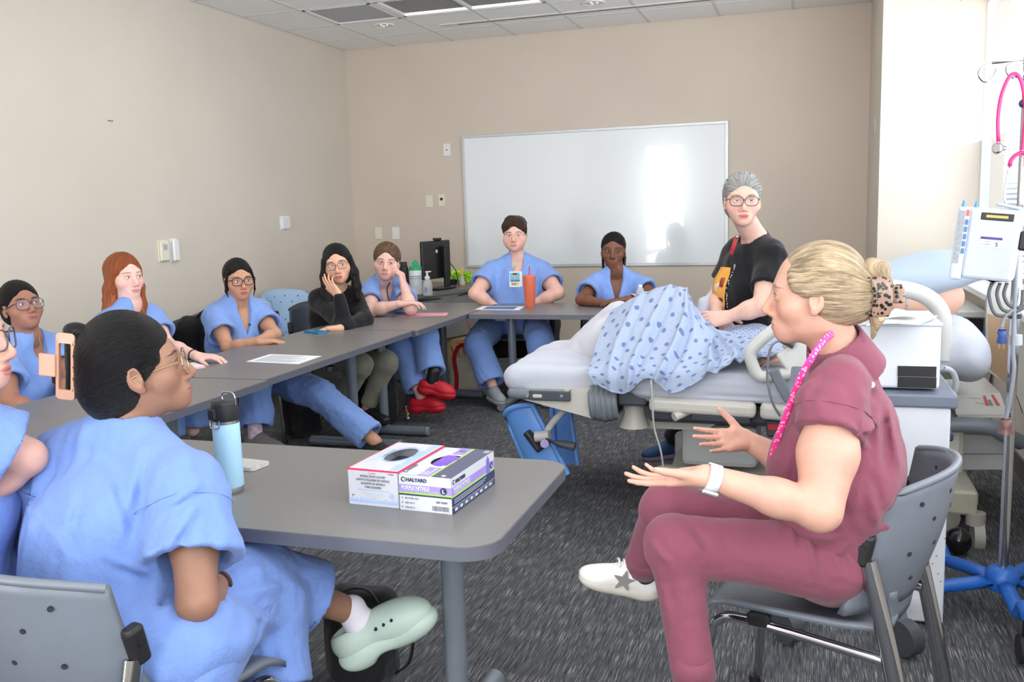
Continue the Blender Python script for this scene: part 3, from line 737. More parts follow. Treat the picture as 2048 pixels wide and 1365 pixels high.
def face_at(u, v, d, f, s, roll=0.0):
    """head frame whose eye midpoint shows at pixel (u,v)"""
    M = frame(f, UP, roll); e = PD(u, v, d); return e-M @ V(0, .088, -.002)*s, M
def ring_band(a, b, t, r, w, th=.004, n=20):
    """band round a limb at parameter t"""
    c = a+(b-a)*t; S_, T_, D = axes_from(b-a); m = MB(); P_ = []
    for z in (-w/2, w/2):
        for rr in (r, r+th):
            for k in range(n): x = 2*PI*k/n; P_.append(c+D*z+(S_*math.cos(x)+T_*math.sin(x))*rr)
    F_ = []
    for k in range(n):
        j = (k+1) % n; F_ += [(k, j, n+j, n+k), (2*n+k, 3*n+k, 3*n+j, 2*n+j), (n+k, n+j, 3*n+j, 3*n+k), (k, 2*n+k, 2*n+j, j)]
    return m._add(P_, F_, True)

def pxfold(segs):
    """cloth folds sculpted along lines measured in the photo: (u0, v0, u1, v1, width, height), width in photo pixels"""
    def f(p):
        q = p-ORG; z = q @ AF; u = 1024+FPX*(q @ AR)/z; v = 682.5-FPX*(q @ AU)/z; out = 0*u
        for (u0, v0, u1, v1, w, a) in segs:
            dx, dy = u1-u0, v1-v0; L2 = dx*dx+dy*dy; t = ((u-u0)*dx+(v-v0)*dy)/L2; tc = np.clip(t, 0, 1); side = ((u-u0)*dy-(v-v0)*dx)/math.sqrt(L2)
            d2 = (u-u0-tc*dx)**2+(v-v0-tc*dy)**2; e = np.clip(1-np.abs(t-.5)*2, 0, 1)**.5
            out = out+a*e*(np.exp(-d2/(w*w))-.75*np.exp(-((side-1.3*w)**2+(d2-side**2).clip(0))/(w*w)))
        return out
    return f
# ------------------------------------------------------------------ the room
XL, YB, YR, ZC, XW, XP, YP = -4.455, 8.56, -2.4, 3.05, 1.05, 0.49, 7.206
PAINT = wallpaint('cream_wall_paint', (218, 209, 197)); TAUPE = wallpaint('taupe_wall_paint', (214, 201, 187))
WHITEP = mat('white_paint', (236, 236, 234), .45, var=.02); TILE = NT('ceiling_tile_fibre')
_v = TILE.coord(); TILE.link(TILE.ramp(TILE.noise(_v, 90, 4, .7), [(.3, lin((240, 240, 240))), (.6, lin((248, 248, 248)))]), TILE.b.inputs['Base Color']); TILE.b.inputs['Roughness'].default_value = .95
TILE.bump(TILE.noise(_v, 160, 3), .25, .003); TILE = TILE.m
GRID = mat('grid_white_enamel', (216, 216, 215), .5, var=.02)
f = MB(); f.b2((XL-.1, YR-.1, -.06), (XW+.25, YB+.1, 0)); struct(f.build('floor', carpet()))
c = MB(); c.b2((XL-.1, YR-.1, ZC+.02), (XW+.25, YB+.1, ZC+.12)); ceil_ = struct(c.build('ceiling', mat('plenum_grey', (150, 150, 150), .9)))
gx = [XL, -3.90, -3.275, -2.645, -2.005, -1.38, -.76, -.14, .49, 1.05]; gy = [YB, 8.03] + [8.03-.635*k for k in range(1, 17)] + [YR]
tile_me = None; HOLES = {(1, 2), (2, 2), (3, 2), (5, 2), (6, 2), (2, 6), (3, 6), (5, 6), (6, 6), (2, 10), (3, 10), (5, 10), (6, 10)}
for i in range(len(gx)-1):
    for j in range(len(gy)-1):
        if (i, j) in HOLES: continue
        x0, x1, y1, y0 = gx[i]+.012, gx[i+1]-.012, gy[j]-.012, gy[j+1]+.012
        if tile_me is None:
            t = MB(); t.b2((-.5, -.5, 0), (.5, .5, .02)); o = t.build('ceiling_tile', TILE, ceil_); tile_me = o.data
        else:
            o = bpy.data.objects.new('ceiling_tile', tile_me); C.objects.link(o); o.parent = ceil_
        o.location = ((x0+x1)/2, (y0+y1)/2, ZC); o.scale = (x1-x0, y1-y0, 1)
for x in gx[1:-1]: b = MB(); b.b2((x-.012, YR, ZC-.004), (x+.012, YB, ZC+.02)); b.build('grid_bar', GRID, ceil_)
for y in gy[1:-1]: b = MB(); b.b2((XL, y-.012, ZC-.003), (XW, y+.012, ZC+.02)); b.build('grid_bar', GRID, ceil_)
w = MB(); w.b2((XL-.1, YR-.1, 0), (XL, YB+.1, ZC+.02)); struct(w.build('wall_left', PAINT))
w = MB(); w.b2((XL-.1, YB, 0), (XW+.25, YB+.1, ZC+.02)); struct(w.build('wall_back', TAUPE))
w = MB(); w.b2((XP, YP, 0), (XW+.25, YB, ZC+.02)); struct(w.build('wall_pier', PAINT))
# right wall with one long window opening, rear wall with a tall glazed opening and an added fill window
SZ, HZ = .90, 2.76
w = MB(); w.b2((XW, YR, 0), (XW+.25, YP, SZ)); w.b2((XW, YR, HZ), (XW+.25, YP, ZC+.02)); w.b2((XW, YR, SZ), (XW+.25, YR+.5, HZ)); struct(w.build('wall_right', PAINT))
RW = [(-3.25, -2.45, .05, 2.65), (-1.2, .9, .9, 2.65)]  # second opening is an added, unseen window that lets in frontal fill
w = MB(); xs = [XL-.1, -3.25, -2.45, -1.2, .9, XW+.25]
for k in (0, 2, 4): w.b2((xs[k], YR-.1, 0), (xs[k+1], YR, ZC+.02))
for (a, b_, z0, z1) in RW: w.b2((a, YR-.1, 0), (b_, YR, z0)); w.b2((a, YR-.1, z1), (b_, YR, ZC+.02))
struct(w.build('wall_rear', PAINT))
ALU = mat('white_window_frame', (225, 228, 232), .4, var=.02); GLASS = mat('window_glass', (245, 250, 255), .02, var=0, alpha=.06)
n_ = 0
for (y0, y1) in [(-1.9, -.1), (-.1, 1.7), (1.7, 3.5), (3.5, 5.3), (5.3, YP)]:
    n_ += 1; win = MB(); t = .025
    win.b2((XW+.10, y0, SZ), (XW+.16, y0+t, HZ)); win.b2((XW+.10, y1-t, SZ), (XW+.16, y1, HZ)); win.b2((XW+.10, y0+t, SZ), (XW+.16, y1-t, SZ+.05)); win.b2((XW+.10, y0+t, HZ-.05), (XW+.16, y1-t, HZ))
    wo_ = struct(win.build('window_%d' % n_, ALU)); g = MB(); g.b2((XW+.125, y0+t, SZ+.05), (XW+.131, y1-t, HZ-.05)); g.build('pane', GLASS, wo_)
for (a, b_, z0, z1) in RW:
    n_ += 1; win = MB(); t = .04
    win.b2((a, YR-.08, z0), (a+t, YR-.03, z1)); win.b2((b_-t, YR-.08, z0), (b_, YR-.03, z1)); win.b2((a+t, YR-.08, z0), (b_-t, YR-.03, z0+t)); win.b2((a+t, YR-.08, z1-t), (b_-t, YR-.03, z1))
    wo_ = struct(win.build('window_%d' % n_, ALU)); g = MB(); g.b2((a+t, YR-.058, z0+t), (b_-t, YR-.052, z1-t)); g.build('pane', GLASS, wo_)
s = MB(); s.b2((.90, YR, SZ-.04), (XW+.12, YP, SZ), .006); struct(s.build('trim_1', mat('sill_white', (232, 232, 232), .35, var=.02)))
s = MB(); s.b2((XW-.07, YR, HZ-.02), (XW+.02, YP, ZC), .004); struct(s.build('trim_2', PAINT))
BB = mat('rubber_baseboard', (92, 88, 84), .6)
for nm, lo, hi in [('left', (XL, YR, 0), (XL+.012, YB, .10)), ('back', (XL, YB-.012, 0), (XP, YB, .10)), ('pier', (XP-.012, YP, 0), (XP, YB, .10)), ('right', (XW-.012, YR, 0), (XW, YP, .10))]:
    b = MB(); b.b2(lo, hi); struct(b.build('baseboard_'+nm, BB))
# blinds hanging inside the window, slats open
SLAT = mat('blind_slat_white', (226, 232, 240), .45, var=.02)
def blind(y0, y1, label):
    t = thing('window_blind', label, 'blind', (XW+.045, (y0+y1)/2, HZ-.03))
    h = MB(); h.box((0, 0, 0), (.05, y1-y0, .05), None, .004); h.build('head_rail', SLAT, t)
    s_ = MB()
    for k in range(58):
        s_.box((0, 0, -.05-.030*k), (.026, y1-y0-.02, .0016), R3(0, .55, 0))
    so = s_.build('slats', SLAT, t); so['kind'] = 'stuff'
    for yy in np.linspace(-(y1-y0)/2+.15, (y1-y0)/2-.15, 3):
        c_ = MB(); c_.tube([(-.014, yy, 0), (-.014, yy, -1.79)], .0016, 5); c_.build('ladder_cord', SLAT, t)
    b_ = MB(); b_.box((0, 0, -1.80), (.03, y1-y0-.02, .014), None, .003); b_.build('bottom_rail', SLAT, t)
blind(3.6, 6.05, 'white venetian blind in the window behind the drip stand')
# ceiling fittings
CH = mat('downlight_chrome', (205, 205, 205), .18, 1.0, var=0); LAMPG = mat('lamp_lens_lit', (250, 248, 240), .4, var=0, emit=((255, 250, 240), .9))
def troffer(i0, i1, j, label):
    x0, x1, y1, y0 = gx[i0]+.014, gx[i1+1]-.014, gy[j]-.014, gy[j+1]+.014
    t = thing('ceiling_light', label, 'light', ((x0+x1)/2, (y0+y1)/2, ZC), 0, 'recessed ceiling troffers')
    w_, d_ = (x1-x0)/2, (y1-y0)/2; b = MB()
    for lo, hi in [((-w_, -d_, 0), (w_, -d_+.03, .02)), ((-w_, d_-.03, 0), (w_, d_, .02)), ((-w_, -d_, 0), (-w_+.03, d_, .02)), ((w_-.03, -d_, 0), (w_, d_, .02))]: b.b2(lo, hi)
    b.build('frame', WHITEP, t); l = MB()
    l._add([(-w_+.03, -d_+.03, .01), (w_-.03, -d_+.03, .01), (w_-.03, -.09, .09), (-w_+.03, -.09, .09), (-w_+.03, .09, .09), (w_-.03, .09, .09), (w_-.03, d_-.03, .01), (-w_+.03, d_-.03, .01)], [(0, 3, 2, 1), (4, 7, 6, 5), (3, 4, 5, 2)])
    l.build('reflector', LAMPG, t)
    k = MB(); k.box((0, 0, .04), (2*w_-.08, .17, .012), None, .004); k.build('lamp_shield', WHITEP, t)
troffer(2, 3, 2, 'white recessed troffer light over the whiteboard, nearer the left wall'); troffer(5, 6, 2, 'white recessed troffer light over the whiteboard, nearer the window side')
for j, q in ((6, 'second row'), (10, 'third row')):
    troffer(2, 3, j, 'white recessed troffer light in the %s from the whiteboard, left' % q); troffer(5, 6, j, 'white recessed troffer light in the %s from the whiteboard, right' % q)
x0, x1, y1, y0 = gx[1]+.014, gx[2]-.014, gy[2]-.014, gy[3]+.014
v = thing('ceiling_vent', 'grey square air vent panel in the ceiling near the left wall', 'vent', ((x0+x1)/2, (y0+y1)/2, ZC))
b = MB(); w_, d_ = (x1-x0)/2, (y1-y0)/2
for lo, hi in [((-w_, -d_, -.006), (w_, -d_+.025, .012)), ((-w_, d_-.025, -.006), (w_, d_, .012)), ((-w_, -d_, -.006), (-w_+.025, d_, .012)), ((w_-.025, -d_, -.006), (w_, d_, .012))]: b.b2(lo, hi)
b.build('frame', WHITEP, v); b = MB(); b.b2((-w_+.025, -d_+.025, .004), (w_-.025, d_-.025, .01)); b.build('perforated_panel', mat('vent_grey', (176, 180, 184), .6, var=.1, vscale=300), v)
def downlight(x, y, label):
    t = thing('downlight', label, 'light', (x, y, ZC)); r = MB(); r.lathe([(.095, -.001), (.095, -.008), (.088, -.010), (.078, -.004), (.070, .0)], n=32); r.build('trim_ring', WHITEP, t)
    k = MB(); k.lathe([(.078, -.004), (.066, .004), (.05, .012), (.0, .014)], n=28); k.build('reflector', CH, t)
    for a in range(3): q = MB(); q.sph((.03*math.cos(a*2.1), .03*math.sin(a*2.1), .002), (.016, .012, .010), 10, 6); q.build('bulb', LAMPG, t)
p = PZ(768, 50, ZC); downlight(p[0], p[1], 'round chrome downlight in the ceiling near the vent')
p = PZ(1187, 5, ZC); downlight(p[0], p[1], 'round chrome downlight between the two troffers')
t = thing('slot_diffuser', 'long thin slot air diffuser in the ceiling along the back wall', 'vent', (-1.73, 7.83, ZC)); b = MB(); b.b2((-1.38, -.045, -.008), (1.38, .045, .01)); b.build('frame', GRID, t)
b = MB(); b.b2((-1.22, -.010, -.0095), (1.22, .008, -.006)); b.build('slot', mat('slot_dark', (70, 66, 60), .8), t)
# plates on the walls
IV = mat('ivory_plastic', (232, 228, 208), .4, var=.02); WP = mat('white_plastic', (236, 236, 236), .4, var=.02); DK = mat('dark_plastic', (38, 38, 40), .5)
def plate(name, p, axis, w_, h_, m, label, cat, det=None):
    t = thing(name, label, cat, tuple(p)); b = MB(); 
    if axis == 'y': b.box((0, -.004, 0), (w_, .008, h_), None, .003); 
    else: b.box((.004, 0, 0), (.008, w_, h_), None, .003)
    b.build('plate', m, t)
    for (dx, dz, sx, sz, th, mm, nn) in det or []:
        d = MB()
        if axis == 'y': d.box((dx, -.008-th/2, dz), (sx, th, sz), None, min(th, sx, sz)*.3)
        else: d.box((.008+th/2, dx, dz), (th, sx, sz), None, min(th, sx, sz)*.3)
        d.build(nn, mm, t)
    return t
q = lambda u, v: PY(u, v, YB)
plate('blank_plate', q(894, 300), 'y', .075, .12, WP, 'white wall plate with a centre screw, high beside the whiteboard', 'wall plate', [(0, 0, .012, .012, .003, DK, 'screw')])
plate('power_outlet', q(859, 403), 'y', .075, .12, IV, 'ivory power outlet beside the whiteboard, left of the data jack', 'outlet', [(0, .026, .034, .028, .003, IV, 'socket'), (0, -.026, .034, .028, .003, IV, 'socket')])
plate('data_jack', q(883.5, 401), 'y', .072, .118, IV, 'ivory data jack with a dark port beside the whiteboard', 'outlet', [(0, .012, .028, .026, .003, DK, 'port')])
plate('blank_plate', q(757, 467), 'y', .075, .12, IV, 'ivory blank wall plate low on the back wall near the corner', 'wall plate', [(0, .045, .006, .006, .002, WP, 'screw')])
plate('light_switch', q(792, 467), 'y', .08, .125, WP, 'white wall plate above the woman propping her cheek on her left hand', 'switch', [(0, 0, .034, .07, .003, WP, 'rocker')])
q = lambda u, v: PX(u, v, XL)
plate('thermostat', q(568.5, 446.5), 'x', .15, .125, WP, 'white square thermostat on the left wall near the corner', 'thermostat', [(0, 0, .13, .105, .018, WP, 'cover'), (.045, 0, .006, .07, .022, GRID, 'slot')])
plate('wall_sensor', q(325, 503), 'x', .11, .155, IV, 'ivory wall box with a grey window above the red haired woman', 'wall box', [(0, .0, .095, .14, .02, IV, 'cover'), (0, .03, .055, .05, .022, mat('grey_label', (180, 186, 190), .4), 'window')])
plate('wall_remote', q(346, 501), 'x', .075, .17, WP, 'white narrow control box beside the ivory box on the left wall', 'wall box', [(0, 0, .065, .16, .03, WP, 'cover')])
t = thing('wall_hook', 'tiny pair of metal hooks high on the left wall', 'hook', tuple(q(219, 243)))
for d in (-.012, .014): b = MB(); b.tube([(0, d, .006), (.012, d, .0), (.014, d, .008)], .003, 6); b.build('hook', mat('hook_brass', (130, 115, 100), .4, .6), t)
plate('wall_plate', PX(1751, 252, XP), 'x', .06, .12, PAINT, 'narrow beige wall plate on the pier beside the window', 'wall plate').scale = (-1, 1, 1)
# whiteboard
wb_ = thing('whiteboard', 'large white dry-erase board with thin aluminium frame on the back wall', 'whiteboard', (-1.955, YB, 1.5))
x0, x1, z0, z1 = -1.255, 1.255, -.63, .628
WBM = mat('whiteboard_enamel', (238, 243, 246), .16, var=0, spec=.5, coat=.6); AL = mat('whiteboard_aluminium', (205, 208, 210), .35, .3, var=.03)
b = MB(); b.b2((x0, -.014, z0), (x1, -.002, z1)); b.build('panel', WBM, wb_)
for lo, hi in [((x0-.02, -.022, z1-.012), (x1+.02, 0, z1+.016)), ((x0-.02, -.022, z0-.016), (x1+.02, 0, z0+.012)), ((x0-.02, -.021, z0), (x0+.012, 0, z1)), ((x1-.012, -.021, z0), (x1+.02, 0, z1))]:
    b = MB(); b.b2(lo, hi, .003); b.build('frame_bar', AL, wb_)
# ------------------------------------------------------------------ tables
TT = .70
LAM = NT('table_laminate'); _v = LAM.coord(); LAM.link(LAM.ramp(LAM.noise(_v, 320, 3, .7), [(.3, lin((106, 104, 103))), (.7, lin((128, 126, 124)))]), LAM.b.inputs['Base Color'])
LAM.b.inputs['Roughness'].default_value = .36; LAM.b.inputs['Specular IOR Level'].default_value = .55; LAM = LAM.m
EDGE = mat('table_edge_grey', (96, 98, 108), .35, var=.03); STEEL = mat('table_leg_grey_enamel', (122, 130, 140), .3, .25, var=.04)
CHROME = mat('chrome', (190, 192, 196), .12, 1.0, var=0); BLK = mat('black_plastic', (26, 26, 28), .45); RUB = mat('black_rubber', (30, 30, 31), .7)
def table(label, x0, x1, y0, y1, legs, foot, rad=.012, lr=.03, group='grey training tables'):
    t = thing('training_table', label, 'table', ((x0+x1)/2, (y0+y1)/2, 0)); ox, oy = (x0+x1)/2, (y0+y1)/2
    o = rrect(x0-ox, x1-ox, y0-oy, y1-oy, rad, 14); b = MB(); b.prism(o, TT-.032, TT-.0015); b.build('edge_band', EDGE, t)
    b = MB(); b.prism(rrect(x0-ox+.003, x1-ox-.003, y0-oy+.003, y1-oy-.003, [max(0, r-.003) for r in (rad if isinstance(rad, list) else [rad]*4)], 14), TT-.003, TT); b.build('tabletop', LAM, t)
    for (x, y) in legs:
        b = MB(); b.cyl((x-ox, y-oy, .05), (x-ox, y-oy, TT-.03), lr, n=20); lg = b.build('leg', STEEL, t)
        f0 = V(x-ox, y-oy, .032); d = V(*foot, 0); b = MB(); b.cyl(f0-d*.30, f0+d*.30, .030, n=18); b.build('foot', STEEL, lg)
        for sg in (-1, 1): b = MB(); b.cyl(f0+d*sg*.30, f0+d*sg*.308, .031, .026, n=18); b.build('end_cap', mat('foot_cap_grey', (120, 128, 136), .4), lg)
        b = MB(); b.box((x-ox, y-oy, TT-.045), (.5 if foot[0] else .08, .08 if foot[0] else .5, .026), None, .004); b.build('bracket', STEEL, lg)
    return t
NEAR_Y = (1.755, 2.465)
table('grey table with rounded corners in front, carrying two glove boxes', -2.235, -.632, *NEAR_Y, [(-.868, 2.11), (-2.0, 2.11)], (0, 1), [.01, .085, .085, .01])
table('grey table along the left wall, joined to the glove box table', -3.02, -2.27, 1.85, 3.47, [(-2.65, 2.1), (-2.65, 3.27)], (1, 0))
table('grey table along the left wall carrying a white sheet and a blue phone', -3.02, -2.29, 3.48, 5.09, [(-2.65, 3.7), (-2.62, 4.90)], (1, 0))
table('grey table along the left wall carrying a pink sheet, at the corner', -3.02, -2.262, 5.10, 6.72, [(-2.585, 5.24), (-2.64, 6.42)], (1, 0))
table('grey table in front of the whiteboard carrying the terracotta tumbler', -2.252, -.45, 5.955, 6.72, [(-2.045, 6.30), (-.65, 6.30)], (0, 1))
# desk in the back corner
dk = thing('corner_desk', 'dark grey desk in the back corner carrying a monitor', 'desk', (-3.35, 7.75, 0)); A0 = V(-3.17, 7.02)-V(-3.35, 7.75); A1 = V(-2.80, 8.10)-V(-3.35, 7.75)
b = MB(); b.prism([(-.95, -.55), (A0[0]-.06, A0[1]-.05), (A0[0], A0[1]), (A1[0], A1[1]), (A1[0], .74), (-.95, .74)], .69, .72); b.build('desktop', LAM, dk)
b = MB(); b.prism([(A0[0]-.04, A0[1]+.02), (A0[0]-.01, A0[1]+.02), (A1[0]-.02, A1[1]+.02), (A1[0]-.05, A1[1]+.02)], .30, .685); b.build('modesty_panel', mat('panel_grey', (128, 130, 130), .5), dk)
for x, y in ((-.8, -.4), (.42, .55), (-.8, .6)): b = MB(); b.cyl((x, y, 0), (x, y, .69), .028, n=14); b.build('leg', STEEL, dk)
b = MB(); b.tube(bez([(A0[0]+.02, A0[1]+.05, .68), (.33, -.2, .655), (.42, .0, .675), (.5, .2, .66), (A1[0]+.02, A1[1], .685)]), .006, 6); b.build('cable', BLK, dk)
# ------------------------------------------------------------------ chairs
GREYP = mat('grey_chair_plastic', (108, 114, 124), .42, var=.03, bump=.05, bscale=400); BLUEP = mat('pale_blue_chair_plastic', (164, 194, 226), .42, var=.03); DARKP = mat('charcoal_chair_plastic', (56, 62, 74), .45, var=.03)
def make_chair(label, shell, loc, rz, tubem=None):
    """local frame: the sitter faces +Y, seat 0.44 high"""
    t = thing('stacking_chair', label, 'chair', loc, rz); TM = tubem or CHROME
    def seat(u, v):
        x = (u-.5)*.46; y = .21-v*.44; e = abs(u-.5)*2
        z = .445+.012*e**2-.022*math.sin(PI*min(1, v*1.05))*(1-e**2)-.030*max(0, (.14-v)/.14)**2
        r = 1-.10*max(0, (v-.75)/.25); return (x*r, y, z), (0, 0, 1)
    b = MB(); b.quadgrid(seat, 14, 14, .016); b.build('seat', shell, t)
    def back(u, v):
        w_ = .25-.02*v; x = (u-.5)*2*w_; e = abs(u-.5)*2; z = .485+v*.305-.02*e**3*v+.012*(1-e**2)*v
        y = -.238-.085*v+.115*e**2.2-.012*math.sin(PI*v)
        return (x, y, z), nrm((0, 1, .25))
    b = MB(); b.quadgrid(back, 18, 12, .016); bk = b.build('backrest', shell, t)
    lip = MB(); lip.tube([np.array(back(u, 1)[0])+V(0, -.010, -.003) for u in np.linspace(0, 1, 19)], .0095, 8); lip.build('top_rim', shell, bk)
    def tongue(u, v): w_ = .15+.03*abs(v-.4); x = (u-.5)*2*w_; return (x, -.215-.028*v+.03*(abs(u-.5)*2)**2-.012*(1-v), .435+v*.09), nrm((0, 1, .3))
    b = MB(); b.quadgrid(tongue, 8, 4, .014); b.build('back_support', shell, t)
    hm_ = mat('hole_dark', (34, 37, 44), .8, var=0)
    for (r_, cs) in ((.22, (-.55, -.05, .5)), (.45, (-.75, -.3, .28, .72)), (.68, (-.52, 0, .5)), (.84, (-.78, -.26, .27, .78))):
        for c_ in cs:
            p, n_ = back(.5+c_*.42, r_); p = np.array(p); N = nrm(np.cross(np.array(back(.5+c_*.42+.02, r_)[0])-p, np.array(back(.5+c_*.42, r_+.02)[0])-p)); N = N if N[1] < 0 else -N
            h = MB(); h.cyl(p+N*.0170, p-N*.0010, .0056, n=8); h.build('perforation', hm_, bk)
    for sg in (1, -1):
        x = .235*sg
        b = MB(); b.tube([(x, .215, 0)]+bez([(x, .205, .02), (x, .185, .33), (x, .155, .405), (x, .09, .416), (x, -.08, .402), (x, -.235, .386)], 6), .0125, 10); b.build('front_leg', TM, t)
        b = MB(); b.tube(bez([(x*1.08, -.32, 0), (x*1.06, -.245, .38), (x*1.04, -.185, .62)], 6), .0140, 10, flat=1.5, up=(0, 1, 0)); rl = b.build('rear_leg', TM, t)
        b = MB(); b.box((x*1.04, -.178, .645), (.030, .038, .080), R3(.20, 0, 0), .010, 3); b.cyl((x*1.04+sg*.014, -.176, .652), (x*1.04+sg*.018, -.176, .652), .008, n=12); b.build('end_cap', BLK, rl)
        b = MB(); b.box((x*.99, .06, .423), (.03, .055, .035), None, .006); b.build('seat_clip', BLK, t)
        for (yy, zz) in ((.214, 0), (-.322, 0)): b = MB(); b.cyl((x*(1 if yy > 0 else 1.08), yy, 0), (x*(1 if yy > 0 else 1.08), yy, .02), .017, n=10); b.build('foot_cap', BLK, t)
    return t
def facing(f): return math.atan2(-f[0], f[1])
# ------------------------------------------------------------------ things on the walls' desks and tables
PLW = mat('soft_white_plastic', (226, 228, 228), .35, var=.02)
t = thing('wipes_canister', 'white wipes canister with green lid on the corner desk', 'canister', tuple(PZ(833, 588, .72)))
b = MB(); b.lathe([(.050, 0), (.052, .004), (.052, .205), (.050, .208)], n=24); b.build('tub', PLW, t)
b = MB(); b.lathe([(.0525, .03), (.0525, .16)], n=24); lb_ = b.build('wrap_label', mat('label_pale', (206, 212, 220), .5, var=.12, vscale=120), t)
for z_, hh in ((.150, .006), (.132, .004)): b = MB(); b.lathe([(.0530, z_), (.0530, z_+hh)], n=24); b.build('label_stripe', mat('label_blue', (104, 130, 190), .5), lb_)
b = MB(); b.lathe([(.054, .205), (.054, .232), (.046, .24), (0, .242)], n=24); b.build('lid', mat('green_plastic', (30, 160, 110), .4), t)
b = MB(); b.box((.0, 0, .262), (.05, .012, .05), R3(0, -.5, .3), .004); b.build('flip_cap', mat('green_plastic', (30, 160, 110), .4), t)
b = MB(); b.box((-.018, 0, .262), (.05, .02, .008), R3(0, .9, .2), .003); b.build('wipe', PLW, t)
t = thing('sanitizer_bottle', 'clear foam pump bottle on the corner desk', 'bottle', tuple(PZ(856, 591, .72))); CLR = mat('clear_plastic', (228, 234, 240), .08, var=0, alpha=.45)
b = MB(); b.lathe([(.038, 0), (.041, .006), (.041, .085), (.036, .11), (.02, .135), (.018, .14)], n=24); b.build('flask', CLR, t)
b = MB(); b.lathe([(.022, .138), (.022, .158), (.009, .165), (.009, .195)], n=16); b.cyl((0, 0, .19), (0, 0, .205), .015, n=14); b.box((.018, 0, .2), (.04, .014, .01), None, .003); b.build('pump', PLW, t)
b = MB(); b.box((0, -.0415, .05), (.022, .002, .04)); b.build('print', mat('label_violet', (150, 150, 205), .5), t)
t = thing('black_bottle', 'black water bottle behind the wipes canister on the corner desk', 'bottle', tuple(PZ(810, 585, .72)))
b = MB(); b.lathe([(.040, 0), (.042, .01), (.042, .20), (.036, .225), (.028, .235)], n=22); b.build('flask', BLK, t); b = MB(); b.lathe([(.030, .232), (.030, .262), (.026, .268), (0, .268)], n=18); b.build('cap', DK, t)
mp = PZ(884, 579, .72); t = thing('monitor', 'black computer monitor seen from behind on the corner desk', 'monitor', tuple(mp), 1.28)
b = MB(); b.box((0, .02, .012), (.26, .18, .014), None, .004); b.build('base', BLK, t); b = MB(); b.box((.06, -.015, .2), (.07, .03, .38), None, .006); b.build('stand', BLK, t)
b = MB(); b.box((-.03, .035, .27), (.40, .030, .34), None, .008); mo = b.build('housing', mat('monitor_black', (22, 23, 25), .35), t)
b = MB(); b.box((-.03, .0505, .27), (.385, .002, .325)); b.build('screen', mat('screen_off', (12, 13, 15), .1), mo); b = MB(); b.box((-.03, .0195, .345), (.026, .002, .026)); b.build('square_sticker', PLW, mo)
b = MB(); b.box((.0, .03, .452), (.10, .03, .022), None, .008); b.cyl((-.02, .05, .455), (-.02, .06, .455), .01, n=12); b.build('webcam', BLK, t)
b = MB(); b.tube(bez([(.08, -.02, .25), (.16, -.04, .16), (.22, -.02, .03), (.26, .0, .008)]), .004, 6); b.build('cable', BLK, t)
t = thing('glue_bottle', 'orange and yellow bottle with pointed tip on the corner desk', 'bottle', tuple(PZ(925, 572, .72)))
b = MB(); b.lathe([(.030, 0), (.030, .012)], n=16); b.build('base', mat('orange_plastic', (236, 120, 60), .4), t); b = MB(); b.lathe([(.028, .012), (.014, .10), (.012, .11)], n=16); b.build('flask', CLR, t)
b = MB(); b.lathe([(.017, .105), (.017, .118), (.012, .12), (.011, .175), (.007, .178), (0, .178)], n=14); b.build('tip', mat('yellow_plastic', (228, 190, 80), .4), t)
gp = PZ(920, 570, .72); t = thing('green_pompom', 'lime green frilly tissue bundle on the corner desk', 'decoration', tuple(gp+V(0, .06, 0))); rg = random.Random(3)
b = MB()
for k in range(60):
    p = V(rg.uniform(-.10, .10), rg.uniform(-.05, .05), rg.uniform(.03, .12)); b.box(p, (.05, .03, .004), R3(rg.uniform(-1, 1), rg.uniform(-1, 1), rg.uniform(0, 3)))
o = b.build('frills', mat('lime_tissue', (186, 240, 60), .6), t); b = MB(); b.lathe([(.04, 0), (.05, .05)], n=14, c=(-.09, -.02, 0)); b.build('black_pot', BLK, t)
# floor by the corner: boxes, tote bag
CARD = mat('cardboard', (178, 146, 108), .8, var=.08)
for k, (u, v, sx, sy, sz, lab) in enumerate([(905, 742, .36, .30, .28, 'brown cardboard box standing on the floor under the corner desk')]):
    p = PZ(u, v, 0); t = thing('cardboard_box', lab, 'box', (p[0], p[1]+.2, 0), .25); b = MB(); b.b2((-sx/2, -sy/2, 0), (sx/2, sy/2, sz), .004); b.build('carton', CARD, t)
    b = MB(); b.b2((-sx/2, -.03, sz-.001), (sx/2, .03, sz+.002)); b.build('tape', mat('packing_tape', (196, 170, 130), .3), t)
    for i in range(4): b = MB(); b.tube(bez([(-.06+i*.05, -sy/2-.002, .06), (-.04+i*.05, -sy/2-.004, .14), (-.06+i*.05, -sy/2-.002, .22)]), .006, 6, flat=.5); b.build('printed_arc', mat('print_brown', (96, 74, 52), .8), t)
p = PZ(935, 795, 0); CANV = fabric('canvas_cream', (206, 196, 178), wr=.5, scale=12); REDC = fabric('red_canvas', (190, 30, 44), wr=.3)
t = thing('tote_bag', 'cream canvas tote bag with red straps on the floor under the table', 'bag', (p[0], p[1]+.16, 0), .2)
attach_l = lambda o, r: setattr(o, 'parent', r)
o = solid('bag_body', [([bx((0, 0, .15), (.38, .16, .30), None, .05, .03), el((.05, -.05, .12), (.16, .07, .12), None, .05)], .01)], .009, CANV, t, (), lambda P: .008*waves(4, 24)(P)+.004*waves(9, 60)(P))
b = MB(); b.tube(bez([(-.13, -.09, .01), (-.12, -.10, .15), (-.135, -.085, .30), (-.08, -.06, .39), (.02, -.05, .33)]), .016, 8, flat=.35, up=(0, 1, 0)); b.build('strap', REDC, t)
b = MB(); b.tube(bez([(.13, -.095, .01), (.17, -.10, .05), (.19, -.06, .07)]), .022, 8, flat=.4, up=(0, 1, 0)); b.build('strap', REDC, t)
